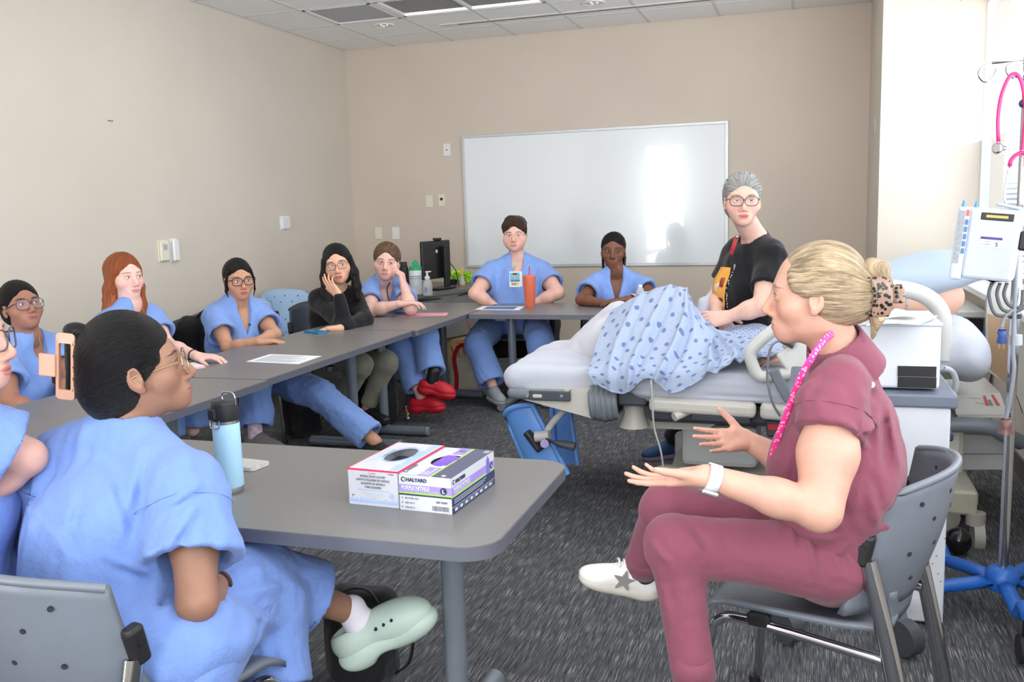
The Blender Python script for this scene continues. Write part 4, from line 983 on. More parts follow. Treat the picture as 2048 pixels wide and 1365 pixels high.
t = thing('tangled_cable', 'orange cable hanging beneath the corner desk', 'cable', tuple(PY(935, 680, 7.4))); b = MB(); b.tube(bez([(0, 0, .18), (.03, 0, .08), (-.02, 0, -.02), (-.12, .02, -.03)]), .006, 6); tag(b.build('cord', mat('orange_cord', (222, 96, 60), .5), t), '', ''); del t.children[0]['label'], t.children[0]['category']
# table-top items
def sheet(name, label, pts, m, cat='paper', th=.0012, extra=None):
    P_ = [PZ(u, v, TT) for u, v in pts]; c_ = sum(P_)/4; t = thing(name, label, cat, tuple(c_)); b = MB(); q = [(x[0]-c_[0], x[1]-c_[1]) for x in P_]
    ar = sum(q[i][0]*q[(i+1) % 4][1]-q[(i+1) % 4][0]*q[i][1] for i in range(4)); q = q if ar > 0 else q[::-1]
    b.prism(q, .0002, th); b.build('page', m, t); return t, P_, c_
PAPER = mat('white_paper', (236, 238, 242), .7, var=.02); INK = mat('printed_ink', (120, 128, 150), .8, var=.2, vscale=200)
def lines(t, P_, c_, n, m, s0=.12, s1=.88, z=.0013):
    """printed lines on a page whose corners are P_ (p0-p1 one edge, p3-p2 the opposite one)"""
    rg = random.Random(5); b = MB()
    for k in range(n):
        v_ = s0+(s1-s0)*k/(n-1); a = P_[0]+(P_[3]-P_[0])*v_; e = P_[1]+(P_[2]-P_[1])*v_; q0 = a+(e-a)*.1; q1 = a+(e-a)*rg.uniform(.5, .92); d = nrm(P_[3]-P_[0])*.0022; o = V(c_[0], c_[1], c_[2]-z)
        b._add([q0-d-o, q1-d-o, q1+d-o, q0+d-o], [(0, 1, 2, 3)])
    b.build('printed_lines', m, t)
t, P_, c_ = sheet('paper_sheet', 'white printed sheet on the left table in front of the woman in black glasses', [(492, 724), (597, 729), (643, 713), (540, 709)], PAPER); lines(t, P_, c_, 16, INK)
t, P_, c_ = sheet('paper_sheet', 'pink and white printed sheet on the corner table', [(793, 634), (893, 632), (897, 626), (820, 627)], mat('pink_paper', (232, 160, 172), .6, var=.12, vscale=18)); lines(t, P_, c_, 6, mat('pink_ink', (214, 96, 120), .7))
t, P_, c_ = sheet('paper_sheet', 'white sheet with a blue printed panel beside the terracotta tumbler', [(950, 620), (1038, 621), (1050, 613), (965, 613)], PAPER)
b = MB(); q = [c_+(p-c_)*.72 for p in P_]; b._add([x-c_+V(0, 0, .0015) for x in q], [(0, 1, 2, 3)]); b.build('blue_panel', mat('blue_print', (92, 124, 176), .6, var=.2, vscale=90), t)
def phone(label, p, rz, case, lw=.076, ll=.158, face=None, bump_=True):
    t = thing('smartphone', label, 'phone', tuple(p), rz); b = MB(); b.prism(rrect(-lw/2, lw/2, -ll/2, ll/2, .012), .001, .011); b.build('case', case, t)
    if face: b = MB(); b.prism(rrect(-lw/2+.004, lw/2-.004, -ll/2+.004, ll/2-.004, .009), .011, .0118); b.build('screen', face, t)
    if bump_: b = MB(); b.prism(rrect(-lw/2+.006, -.002, ll/2-.048, ll/2-.008, .008), .011, .0135); b.build('camera_bump', case, t)
phone('blue phone lying on the left table before the woman in the black sweater', PZ(632, 666, TT), 1.15, mat('phone_blue', (40, 128, 176), .3), bump_=True)
phone('white phone in a pale pink case on the left table, before the red haired woman', PZ(385, 735, TT), 1.0, mat('phone_pink', (226, 190, 190), .35), face=mat('phone_white', (238, 238, 240), .3), bump_=False)
GL = NT('glitter_case'); _v = GL.coord(); GL.link(GL.ramp(GL.noise(_v, 700, 2), [(.4, lin((172, 170, 166))), (.6, lin((240, 240, 236)))]), GL.b.inputs['Base Color']); GL.b.inputs['Roughness'].default_value = .2; GL.bump(GL.noise(_v, 900, 2), .6, .003)
phone('phone in a clear glitter case on the near table behind the bottle', PZ(478, 932, TT), 1.45, GL.m, .08, .17)
# insulated bottle
t = thing('water_bottle', 'pale blue insulated bottle with black lid on the near table', 'bottle', tuple(PZ(462, 984, TT))); SS = mat('brushed_steel', (190, 190, 192), .25, 1.0, var=.04)
z_ = .288; b = MB(); b.lathe([(.033, 0), (.0345, .003), (.0345, .018)], n=32); b.build('base_ring', SS, t)
b = MB(); b.lathe([(.0345, .018), (.0352, .020), (.0352, .186), (.0345, .188)], n=36); b.build('flask', mat('powder_blue_coat', (164, 205, 230), .55, var=.02), t); b = MB(); b.lathe([(.0340, .188), (.0340, .196)], n=32); b.build('neck_ring', SS, t)
b = MB(); b.lathe([(.0345, .196), (.0350, .199), (.0350, .228), (.0335, .240), (.0335, .246), (.030, .248), (0, .248)], n=36); b.box((-.016, -.033, .216), (.024, .012, .03), None, .004); b.build('lid', BLK, t)
b = MB(); b.tube(bez([(-.004, .0, .246), (-.006, 0, .262), (.004, 0, .270), (.026, 0, .268), (.033, 0, .258), (.0345, .0, .236)]), .0022, 8); b.build('carry_loop', CHROME, t)
b = MB(); b.tube(bez([(-.026, -.026, .205), (-.026, -.030, .186), (-.016, -.037, .180), (.004, -.037, .182), (.006, -.035, .20)]), .0016, 8); b.build('latch_wire', CHROME, t)
# tumbler
t = thing('tumbler', 'terracotta tumbler with red straw on the table before the short-haired person', 'cup', tuple(PZ(1060, 615, TT))); TC = mat('terracotta_coat', (214, 108, 82), .4, var=.03)
b = MB(); b.lathe([(.036, 0), (.038, .003), (.048, .222), (.048, .226)], n=32); b.build('cup', TC, t); b = MB(); b.lathe([(.049, .222), (.049, .232), (.046, .236), (0, .236)], n=32); b.build('lid', TC, t); b = MB(); b.cyl((0, 0, .23), (.004, 0, .30), .0045, n=10); b.build('straw', mat('straw_red', (206, 60, 70), .4), t)
t = thing('small_water_bottle', 'small clear water bottle by the braided woman\'s watch', 'bottle', tuple(PZ(1281, 613, TT)))
b = MB(); b.lathe([(.030, 0), (.032, .01), (.032, .10), (.024, .125), (.013, .14)], n=20); b.build('flask', CLR, t); b = MB(); b.lathe([(.015, .138), (.015, .155), (0, .156)], n=14); b.build('cap', PLW, t)
# glove boxes
def glove_box(name, label, c_, rz, w_, d_, h_, paint):
    t = thing(name, label, 'box', tuple(c_), rz); x0, x1, y0, y1 = -w_/2, w_/2, -d_/2, d_/2; th = .0015; m = paint['carton']
    b = MB(); b.b2((x0, y0, 0), (x1, y0+th, h_)); b.b2((x0, y1-th, 0), (x1, y1, h_)); b.b2((x0, y0, 0), (x0+th, y1, h_)); b.b2((x1-th, y0, 0), (x1, y1, h_)); b.b2((x0, y0, 0), (x1, y1, th)); b.build('carton', m, t)
    cx, cy, rx, ry = paint['hole']; n = 40; R_ = []
    for k in range(n):
        a = 2*PI*k/n; c2, s2 = math.cos(a), math.sin(a); R_.append((cx+rx*c2, cy+ry*s2))
    out = []
    for (px, py) in R_:
        dx, dy = px-cx, py-cy; s_ = min((x1-cx)/dx if dx > 1e-9 else 9e9, (x0-cx)/dx if dx < -1e-9 else 9e9, (y1-cy)/dy if dy > 1e-9 else 9e9, (y0-cy)/dy if dy < -1e-9 else 9e9); out.append((cx+dx*s_, cy+dy*s_))
    cs = [(x1, y1), (x0, y1), (x0, y0), (x1, y0)]
    for c3 in cs: k = min(range(n), key=lambda i: (out[i][0]-c3[0])**2+(out[i][1]-c3[1])**2); out[k] = c3
    b = MB(); z0, z1 = h_-th, h_; b._add([(x, y, z1) for x, y in R_]+[(x, y, z1) for x, y in out]+[(x, y, z0) for x, y in R_]+[(x, y, z0) for x, y in out], [(k, n+k, n+(k+1) % n, (k+1) % n) for k in range(n)]+[(2*n+(k+1) % n, 3*n+(k+1) % n, 3*n+k, 2*n+k) for k in range(n)]+[(k, (k+1) % n, 2*n+(k+1) % n, 2*n+k) for k in range(n)])
    lid = b.build('lid', paint['lid'], t); return t, lid
WCARD = mat('white_card', (204, 206, 212), .45, var=.015); NAVY = mat('navy_ink', (44, 52, 92), .5, var=.02); VIO = mat('violet_ink', (160, 138, 214), .5, var=.02); LIME = mat('lime_ink', (160, 216, 70), .5, var=.02); ROSE = mat('rose_ink', (232, 52, 96), .5, var=.02); SKY = mat('pale_blue_ink', (168, 190, 236), .5, var=.04); SLATE = mat('slate_ink', (80, 84, 110), .5, var=.02); GREYI = mat('grey_ink', (110, 112, 124), .6, var=.02)
def printed(m, lo, hi, parent, name='printed_band'):
    b = MB(); b.b2(lo, hi); return b.build(name, m, parent)
w_, d_, h_ = .142, .262, .090; ang = -.03
FR = np.array(((1, 0, 0), (0, 0, -1), (0, 1, 0))).T; FRONT = np.array(((1, 0, 0), (0, 0, -1), (0, 1, 0))); SIDE = np.array(((0, 0, 1), (1, 0, 0), (0, 1, 0))); TOPX = np.array(((1, 0, 0), (0, 1, 0), (0, 0, 1))); TOPY = np.array(((0, -1, 0), (1, 0, 0), (0, 0, 1)))
pB0 = PZ(800, 1020, TT); pB1 = PZ(905, 1031, TT); dB = nrm(pB1-pB0); rzB = math.atan2(dB[1], dB[0]); nB = V(-dB[1], dB[0], 0)
# purple nitrile box
t, lid = glove_box('glove_box', 'purple, white and navy glove box on the near table, size L', (pB0+pB1)/2+nB*(d_/2)+V(0, 0, 0), rzB, w_, d_, h_, dict(carton=WCARD, lid=WCARD, hole=(-.006, .010, .040, .052)))
e = .0006; x0, x1, y0, y1 = -w_/2, w_/2, -d_/2, d_/2
printed(VIO, (x0, y0-e, .047), (x1, y0, .066), t); printed(LIME, (x0, y0-e, .043), (x1, y0, .047), t); printed(NAVY, (x0, y0-e, .039), (x1, y0, .043), t)
printed(NAVY, (x1, y0, 0), (x1+e, y1, .040), t); printed(LIME, (x1, y0, .041), (x1+e, y1, .045), t); printed(VIO, (x1, y0, .046), (x1+e, y1, .066), t)
printed(SLATE, (x1-.052, y0, h_), (x1, y1, h_+e), lid); printed(LIME, (x1-.058, y0, h_), (x1-.053, y1, h_+e), lid)
printed(VIO, (x1-.092, y0, h_), (x1-.060, y0+.074, h_+e), lid); printed(VIO, (x1-.092, y1-.062, h_), (x1-.060, y1, h_+e), lid)
text('lettering', 'HALYARD', .0125, (x0+.021, y0-.0012, .0745), FRONT, NAVY, t, bold=.0004); text('lettering', 'PURPLE NITRILE', .0128, (x0+.008, y0-.0014, .0545), FRONT, WCARD, t, bold=.0006, sx=.83)
text('lettering', 'POWDER-FREE EXAM GLOVES', .0078, (x0+.008, y0-.0014, .0482), FRONT, mat('lilac_ink', (206, 194, 240), .5), t, sx=.95)
def disc(c_, r_, ax, m, parent, name='printed_dot', th=.0012):
    b = MB(); b.cyl(np.array(c_), np.array(c_)+np.array(ax)*th, r_, n=24); return b.build(name, m, parent)
disc((x0+.013, y0, .0785), .0062, (0, -1, 0), NAVY, t, th=.001); disc((x0+.0145, y0-.0004, .0785), .0040, (0, -1, 0), LIME, t, th=.001); disc((x0+.0125, y0-.0006, .0795), .0022, (0, -1, 0), WCARD, t, th=.001)
disc((x1-.021, y0, .0565), .0090, (0, -1, 0), NAVY, t, th=.0016); text('lettering', 'L', .0125, (x1-.021, y0-.0019, .0520), FRONT, WCARD, t, 'CENTER', bold=.0006)
for k, s_ in enumerate(('BD17T076 2019', '2021-09-17', '2024-09-16')): text('lettering', s_, .0056, (x0+.016, y0-.0008, .030-.0115*k), FRONT, GREYI, t); printed(GREYI, (x0+.007, y0-e, .030-.0115*k), (x0+.0095, y0, .034-.0115*k), t, 'printed_mark')
text('lettering', 'REF 55083', .0070, (x1-.042, y0-.0008, .0255), FRONT, GREYI, t, bold=.0002); b = MB(); rg = random.Random(2); xx = x1-.053
while xx < x1-.008: ww = rg.choice((.0006, .0011, .0016)); b.b2((xx, y0-e, .006), (xx+ww, y0, .018)); xx += ww+rg.choice((.0007, .0012))
b.build('barcode', GREYI, t)
text('lettering', 'HALYARD', .0125, (x1+.0012, y0+.022, .0725), SIDE, NAVY, t, bold=.0004); disc((x1, y0+.013, .077), .0060, (1, 0, 0), NAVY, t, th=.001); disc((x1+.0004, y0+.0135, .077), .0036, (1, 0, 0), WCARD, t, th=.001)
text('lettering', 'PURPLE NITRILE', .0130, (x1+.0014, y0+.010, .0545), SIDE, WCARD, t, bold=.0006); text('lettering', 'POWDER-FREE EXAM GLOVES', .0072, (x1+.0014, y0+.010, .0482), SIDE, mat('lilac_ink', (206, 194, 240), .5), t)
disc((x1, y1-.022, .0575), .0090, (1, 0, 0), NAVY, t, th=.0016); text('lettering', 'L', .0125, (x1+.0019, y1-.022, .0530), SIDE, WCARD, t, 'CENTER', bold=.0006)
b = MB()
for k in range(3): b.b2((x1, y0+.012, .0335-.0045*k), (x1+.0012, y1-.055-.01*k, .0345-.0045*k))
b.b2((x1, y0+.0, .0165), (x1+.0012, y1, .0172))
for k in range(8): q = y0+.014+.030*k; b.b2((x1, q, .005), (x1+.0012, q+.014, .0125)); b.b2((x1, q+.0215, .003), (x1+.0012, q+.0221, .016))
b.build('small_print', WCARD, t)
b = MB()
for k, hh in enumerate((.018, .024, .021, .016)): b.b2((x1, y1-.052+.005*k, .062), (x1+.0013, y1-.0485+.005*k, .062+hh))
b.b2((x1, y1-.053, .040), (x1+.0013, y1-.032, .064)); b.build('hand_emblem', mat('violet_hand', (120, 112, 200), .5), t)
text('lettering', 'HALYARD', .0115, (x0+.012, y0+.034, h_+.0012), TOPY @ R3(0, 0, 0), GREYI, lid, bold=.0003, sx=1); disc((x0+.008, y0+.024, h_), .006, (0, 0, 1), NAVY, lid, th=.001); disc((x0+.008, y0+.024, h_+.0004), .0036, (0, 0, 1), WCARD, lid, th=.001)
for k, s_ in enumerate(('PURPLE', 'NITRILE', 'EXAM GLOVES')): text('lettering', s_, .0085, (x1-.086+.010*k, y0+.010, h_+.0014), TOPY, WCARD, lid, bold=.0003)
disc((x1-.076, y1-.028, h_), .0085, (0, 0, 1), NAVY, lid, th=.0014); text('lettering', 'L', .012, (x1-.0715, y1-.032, h_+.0017), TOPY, WCARD, lid, bold=.0005); disc((x1-.026, y0+.014, h_), .006, (0, 0, 1), mat('badge_beige', (214, 204, 180), .5), lid, th=.001)
for k in range(4): printed(WCARD, (x1-.018+.004*k, y1-.03, h_), (x1-.0165+.004*k, y1-.008, h_+.0012), lid, 'small_print')
PN = fabric('purple_nitrile', (120, 72, 196), rough=.4, wr=.7, scale=25, weave=200)
o = solid('gloves', [([el((-.006, .010, .052), (.048, .078, .037), None, .02)]+[rc((-.03+.02*k, -.03, .072), (-.02+.015*k, .05, .083-.003*k), .012, .01, .01) for k in range(4)], .01)], .006, PN, t, (), lambda P: .005*waves(2, 90)(P))
b = MB(); b.box((.012, -.026, .0845), (.03, .022, .001), R3(.2, .1, .3)); b.build('tissue_flap', mat('cream_card', (230, 224, 206), .6), t)
# white box, size M
t, lid = glove_box('glove_box', 'white glove box with a red edge on the near table, size M', (pB0+pB1)/2+nB*(d_/2+.004)-dB*(w_+.0035), rzB, w_, d_, h_+.003, dict(carton=WCARD, lid=WCARD, hole=(.0, .018, .036, .066))); h2 = h_+.003
for lo, hi in [((x0, y0-e, h2-.0035), (x1, y0, h2)), ((x1, y0, h2-.0035), (x1+e, y1, h2))]: printed(ROSE, lo, hi, t)
for lo, hi in [((x0, y0, h2), (x0+.002, y1, h2+e)), ((x1-.002, y0, h2), (x1, y1, h2+e)), ((x0, y0, h2), (x1, y0+.002, h2+e))]: printed(ROSE, lo, hi, lid)
for k, s_ in enumerate(('NITRILE EXAM GLOVES', 'GANTS D\'EXAMEN EN NITRILE', 'GUANTES DE NITRILO', 'PARA EXAMEN')): text('lettering', s_, .0082, (0, y0-.0010, .0735-.0092*k), FRONT, GREYI, t, 'CENTER', sx=.84)
printed(SKY, (x0+.026, y0-e, .0395), (x1-.026, y0, .042), t)
for k in range(4): printed(mat('faint_ink', (186, 190, 202), .6), (x0+.036+.006*k, y0-e, .034-.0045*k), (x1-.036-.006*k, y0, .035-.0045*k), t, 'small_print')
disc((x1-.020, y0, .031), .0068, (0, -1, 0), SKY, t, th=.001); text('lettering', 'M', .008, (x1-.020, y0-.0014, .0282), FRONT, WCARD, t, 'CENTER', bold=.0003); text('lettering', '200', .0048, (x0+.009, y0-.0009, .0235), FRONT, GREYI, t)
text('lettering', 'Cardinal', .006, (-.012, y0-.0009, .0825), FRONT, mat('rose_faint', (226, 130, 150), .5), t); text('lettering', 'Cardinal', .005, (x1-.028, y0-.0009, .084), FRONT, GREYI, t)
printed(SKY, (x0, y0-e, .008), (x1, y0, .013), t); b = MB(); rg = random.Random(8)
for k in range(26): q = x0+.004+k*.0053; b.b2((q, y0-e, .013), (q+.003, y0, .0155+rg.random()*.006))
b.build('skyline_print', SKY, t); b = MB()
for k in range(36): q = y0+.010+k*.0068; b.b2((x1-.024-rg.random()*.012, q, h2), (x1-.007, q+.0045, h2+e))
b.build('skyline_print', SKY, lid); b = MB(); n = 40
ringp = [((.040+.002*(k % 2))*math.cos(2*PI*k/n), .018+(.072+.002*(k % 2))*math.sin(2*PI*k/n)) for k in range(n)]; rin = [(.0365*math.cos(2*PI*k/n), .018+.0668*math.sin(2*PI*k/n)) for k in range(n)]
b._add([(x, y, h2+e) for x, y in ringp]+[(x, y, h2+e) for x, y in rin], [(k, (k+1) % n, n+(k+1) % n, n+k) for k in range(n)]); b.build('oval_print', SKY, lid)
for k in range(4): printed(SKY, (x0+.012+.007*k, y0+.05+.01*k, h2), (x0+.0145+.007*k, y1-.07, h2+e), lid, 'small_print')
b = MB(); b.b2((x0+.003, y0+.003, .004), (x1-.003, y1-.003, .055)); b.build('gloves', mat('blue_grey_nitrile', (110, 120, 140), .5, var=.2, vscale=60, bump=.5), t)
# ------------------------------------------------------------------ birthing bed with a draped training manikin
BEIGE = mat('warm_grey_bed_plastic', (206, 203, 194), .4, var=.02); GREYM = mat('mid_grey_bed_plastic', (118, 126, 134), .4, var=.03); DGREY = mat('dark_grey_bed_plastic', (78, 82, 90), .4, var=.03)
STIR = mat('stirrup_blue', (104, 158, 234), .35, var=.02); STIRD = mat('stirrup_blue_shell', (48, 104, 186), .35, var=.03)
SHEET = fabric('white_bed_sheet', (192, 196, 208), wr=.3, scale=7, ws=.02)
YN = 3.95; Bq = lambda u, v, y=YN: PY(u, v, y)
bed = thing('hospital_bed', 'birthing bed with white sheet, grey foot bellows and blue leg supports', 'bed', (-.3, 4.4, 0)); ABS = lambda o, r=bed: attach(o, r)
def asub(o, p): o.parent = p; return o
mq = waves(21, 14); mq2 = waves(22, 45, 6, (1, .2, .3))
o = solid('foot_mattress', [([bx((-.95, 4.43, .625), (.80, .92, .145), None, .068, .05), el((-1.17, 4.43, .625), (.20, .40, .075), None, .06)], .01)], .014, SHEET, None, (), lambda P: .010*mq(P)+.006*mq2(P)); ABS(o)
ds = nrm((.95, 0, .32)); UPS = np.array(((ds[0], 0, -ds[2]), (0, 1, 0), (ds[2], 0, ds[0]))); hq = waves(23, 60, 6, (1, 0, .1))
o = solid('seat_mattress', [([bx((-.25, 4.42, .625), (1.0, .93, .15), None, .06, .05)], .01)], .014, SHEET, None, (), lambda P: .006*mq(P)+.006*np.sin(P[..., 2]*170+6*P[..., 0])*(P[..., 1] < 4.05)+.004*hq(P)); ABS(o)
o = solid('back_mattress', [([bx(V(.26, 4.42, .66)+ds*.16+V(0, 0, .04), (.54, .90, .17), UPS, .07, .05), el(V(.26, 4.25, .66)+ds*.40+V(0, 0, -.02), (.10, .30, .13), UPS, .06)], .01)], .014, SHEET, None, (), lambda P: .010*mq(P)+.006*mq2(P)); ABS(o)
b = MB(); hr = [Bq(1010, 789, 4.05), Bq(1012, 780, 4.3)]
p0, p1 = Bq(1142, 789), Bq(1035, 788); b.tube(bez([p0, p1, p1+V(-.035, .05, 0), p1+V(-.05, .25, .0), p1+V(-.05, .6, 0), p1+V(-.02, .82, 0)]), .021, 10, flat=1.2); pr_ = ABS(b.build('push_handle', GREYM))
q0, q1 = Bq(1060, 790), Bq(1143, 791); b = MB(); b.box((q0+q1)/2+V(0, -.018, 0), (abs(q1[0]-q0[0]), .014, .045), None, .004); s_ = b.build('control_strip', DGREY, pr_)
b = MB(); b.box(Bq(1078, 790)+V(0, -.028, 0), (.045, .006, .016), None, .005); b.build('badge', BEIGE, pr_); b = MB()
for u in (1058, 1126): b.cyl(Bq(u, 790)+V(0, -.024, 0), Bq(u, 790)+V(0, -.030, 0), .007, n=10)
b.build('screws', mat('screw_light', (200, 202, 204), .3, .6), pr_)
# foot section body, tapering, with its bellows
pts = [Bq(1048, 780), Bq(1180, 776), Bq(1186, 838), Bq(1048, 800)]
b = MB(); n4 = [p for p in pts]; b._add(n4+[p+V(0, .80, 0) for p in n4], [(0, 3, 2, 1), (4, 5, 6, 7), (0, 1, 5, 4), (1, 2, 6, 5), (2, 3, 7, 6), (3, 0, 4, 7)]); ABS(b.build('foot_section', BEIGE))
a0 = Bq(1184, 806)
for k in range(9):
    b = MB(); u = 1183+k*5.6; zt, zb = 778+k*.4, 838+ (3-abs(k-4))*1.2; r_ = .020 if k % 2 == 0 else .016
    T0, B0 = Bq(u, zt), Bq(u+4, zb); b.tube([T0+V(0, .30, 0), T0+V(0, .02, .0), T0+V(0, -.014, -.02), (T0+B0)/2+V(0, -.022, 0), B0+V(0, -.014, .02), B0+V(0, .02, 0), B0+V(0, .30, 0)], r_*.75, 8)
    ABS(b.build('bellows_fold', GREYM))
b = MB(); b.b2(Bq(1232, 815)+V(0, .03, 0), Bq(1290, 787)+V(0, .7, 0), .01); ABS(b.build('hinge_block', DGREY))
lo, hi = Bq(1296, 832), Bq(1512, 803); 
def slab(name, u0, v0, u1, v1, m, d0=0., d1=.04, bev=.012, dv=0):
    """box between two photo points on the bed's near side; dv tilts nothing, only depth differs"""
    A, B_ = Bq(u0, v0), Bq(u1, v1); b = MB(); b.b2((min(A[0], B_[0]), YN+d0, min(A[2], B_[2])), (max(A[0], B_[0]), YN+d1, max(A[2], B_[2])), bev, 3); return ABS(b.build(name, m))
def bar(name, uv0, uv1, hh, m, d0=0., d1=.05, bev=.015):
    A, B_ = Bq(*uv0), Bq(*uv1); d = B_-A; L = np.linalg.norm(d); ang = math.atan2(d[2], d[0]); b = MB(); b.box((A+B_)/2+V(0, (d0+d1)/2, 0), (L, d1-d0, hh), R3(0, -ang, 0), bev, 3); return ABS(b.build(name, m))
bar('frame_rail', (1298, 808), (1512, 822), .068, BEIGE, -.02, .04, .022); bar('frame_rail', (1520, 822), (1640, 832), .072, BEIGE, -.02, .04, .022)
b = MB(); b.b2((Bq(1285, 800)[0], 4.05, .44), (.36, 4.85, .53), .02); ABS(b.build('mattress_platform', DGREY))
bar('under_rail', (1380, 838), (1500, 846), .028, DGREY, .03, .08, .006)
b = MB(); b.cyl(Bq(1378, 822, 3.98), Bq(1348, 835, 3.93), .018, .02, n=14); ABS(b.build('lever_knob', BEIGE))
# under-carriage
pc = [Bq(1250, 838, 4.2), Bq(1258, 812, 4.2), Bq(1400, 815, 4.2), Bq(1430, 850, 4.2), Bq(1410, 862, 4.2), Bq(1280, 856, 4.2)]
b = MB(); b._add(pc[::-1]+[p+V(0, .35, 0) for p in pc[::-1]], [(0, 1, 2, 3, 4, 5), (11, 10, 9, 8, 7, 6)]+[(k, 6+k, 6+(k+1) % 6, (k+1) % 6) for k in range(6)]); ABS(b.build('lift_cover', BEIGE))
b = MB(); b.lathe([(.07, -.05), (.055, .0), (.05, .06)], c=Bq(1268, 832, 4.12), n=20); ABS(b.build('stirrup_socket', BEIGE))
A, B_ = Bq(1362, 850, 4.25), Bq(1515, 940, 4.25); b = MB(); b.b2((A[0], 4.25, max(.14, B_[2])), (B_[0], 4.65, A[2]), .025, 2); cv = ABS(b.build('pedestal_cover', mat('pale_grey_bed_plastic', (190, 192, 192), .45, var=.02)))
b = MB(); b.b2((-.62, 4.2, .08), (.72, 4.72, .16), .02, 2); ABS(b.build('base_beam', BEIGE)); b = MB(); b.b2((.40, 4.25, .16), (.66, 4.65, .46), .02); ABS(b.build('head_column', BEIGE))
for (x, y) in ((-.60, 4.12), (-.60, 4.78), (.58, 4.15), (.58, 4.78)):
    b = MB(); b.lathe([(.052, .085), (.055, .10), (.055, .20), (.045, .215), (0, .216)], c=(x, y, 0), n=20); b.cyl((x-.0, y-.025, .06), (x, y+.025, .06), .06, n=20); ABS(b.build('caster', BEIGE))
# blue calf supports on a bracket
def stirrup(c_, M, s=1.0):
    def sf(u, v):
        a = (u-.5)*2.1; w_ = .105+.02*v; x = math.sin(a)*w_*1.0; y = -math.cos(a)*w_*.75; z = -v*.34+.06*(1-v)*math.cos(a)
        return np.array(c_)+M @ V(x, y, z)*s, M @ nrm((math.sin(a), -math.cos(a), 0))
    b = MB(); b.quadgrid(sf, 18, 12, -.014); o = ABS(b.build('calf_support', STIR)); rim = MB()
    rim.tube([np.array(sf(u, 0)[0]) for u in np.linspace(0, 1, 14)]+[np.array(sf(1, v)[0]) for v in np.linspace(.1, 1, 8)], .014, 8); rim.tube([np.array(sf(0, v)[0]) for v in np.linspace(0, 1, 8)], .014, 8); rim.build('padded_rim', STIR, o); return o, sf
c1 = PY(1040, 852, 4.15); M1 = R3(0, 0, -.35) @ R3(.15, -.42, 0); o1, _ = stirrup(c1+V(.02, .04, .05), M1)
c2 = PY(1108, 810, 4.55); M2 = R3(0, 0, 2.4) @ R3(.05, .22, 0); stirrup(c2, M2, .95)
b = MB(); b.tube(bez([PY(1128, 822, 4.1), PY(1112, 838, 4.08), PY(1098, 856, 4.08), PY(1091, 872, 4.08)]), .016, 8, flat=.5, up=(0, 1, 0)); ABS(b.build('support_arm', mat('arm_grey', (196, 194, 194), .4, var=.02)))
b = MB(); b.cyl(PY(1071, 874, 4.06), PY(1099, 872, 4.06), .026, n=18); b.build('clamp', mat('arm_grey', (196, 194, 194), .4), None).parent = None
cl = bpy.data.objects['clamp']; ABS(cl)
b = MB(); h0, h1 = PY(1092, 882, 4.03), PY(1150, 894, 4.03); b.tube([h0, h0*.5+h1*.5, h1], [.016, .019, .021], 12); hg = ABS(b.build('grip_handle', DGREY)); b = MB(); b.cyl(PY(1089, 888, 4.01), PY(1089, 888, 3.985), .020, n=16); b.build('lock_button', mat('button_lilac', (150, 140, 190), .4), hg)
b = MB(); q = PY(1065, 884, 4.07)
for k in range(4): b.box(q+V(-.018+.014*k, 0, .03-.02*k), (.030, .012, .010), R3(0, .9, 0), .002)
b.build('buckle', CHROME, o1); b = MB(); b.box(q+V(.002, .012, .0), (.115, .014, .045), R3(0, .9, 0), .006); b.build('buckle_plate', BLK, o1)
# side rails
RAIL = mat('rail_light_grey', (204, 204, 200), .4, var=.02)
b = MB(); b.tube(bez([Bq(1572, 646), Bq(1545, 662), Bq(1515, 688), Bq(1501, 705), Bq(1503, 725), Bq(1518, 752), Bq(1545, 752), Bq(1590, 746)], 6), .026, 12); sr_ = ABS(b.build('side_rail', RAIL))
bar('rail_link', (1546, 738), (1580, 800), .045, GREYM, -.03, .0, .008); bar('rail_panel', (1570, 735), (1640, 690), .13, mat('rail_panel_pale', (222, 222, 218), .4), -.02, .01, .01)
b = MB(); b.tube(bez([Bq(1700, 590, 4.0), Bq(1740, 575, 4.0), Bq(1800, 578, 4.0), Bq(1850, 592, 4.0), Bq(1880, 622, 4.0), Bq(1888, 665, 4.0), Bq(1886, 720, 4.0)], 6), .034, 12); ABS(b.build('side_rail', RAIL))
b = MB(); b.cyl(Bq(1560, 678, 3.92), Bq(1588, 690, 3.92), .014, .020, n=12); b.build('plug', DGREY, sr_)
b = MB(); b.tube(bez([Bq(1562, 680, 3.90), Bq(1545, 690, 3.88), Bq(1537, 715, 3.88), Bq(1535, 760, 3.88), Bq(1545, 805, 3.88), Bq(1560, 832, 3.9)]), .0055, 8); b.build('grey_cable', GREYM, sr_)
b = MB(); b.tube(bez([Bq(1302, 762, 3.86), Bq(1304, 790, 3.88), Bq(1306, 830, 3.90), Bq(1309, 860, 3.92), Bq(1322, 905, 3.95), Bq(1329, 960, 4.0), Bq(1332, 1000, 4.0)]), .0045, 6); ABS(b.build('drain_tube', mat('pale_tube', (206, 206, 200), .3)))
b = MB(); b.b2(Bq(1532, 876, 4.0), Bq(1580, 838, 4.02)+V(0, .05, 0), .012); pd = ABS(b.build('foot_pedal', DGREY)); b = MB(); b.b2(Bq(1536, 860, 3.995), Bq(1566, 850, 3.998)); b.build('red_mark', mat('red_print', (200, 50, 50), .5), pd)
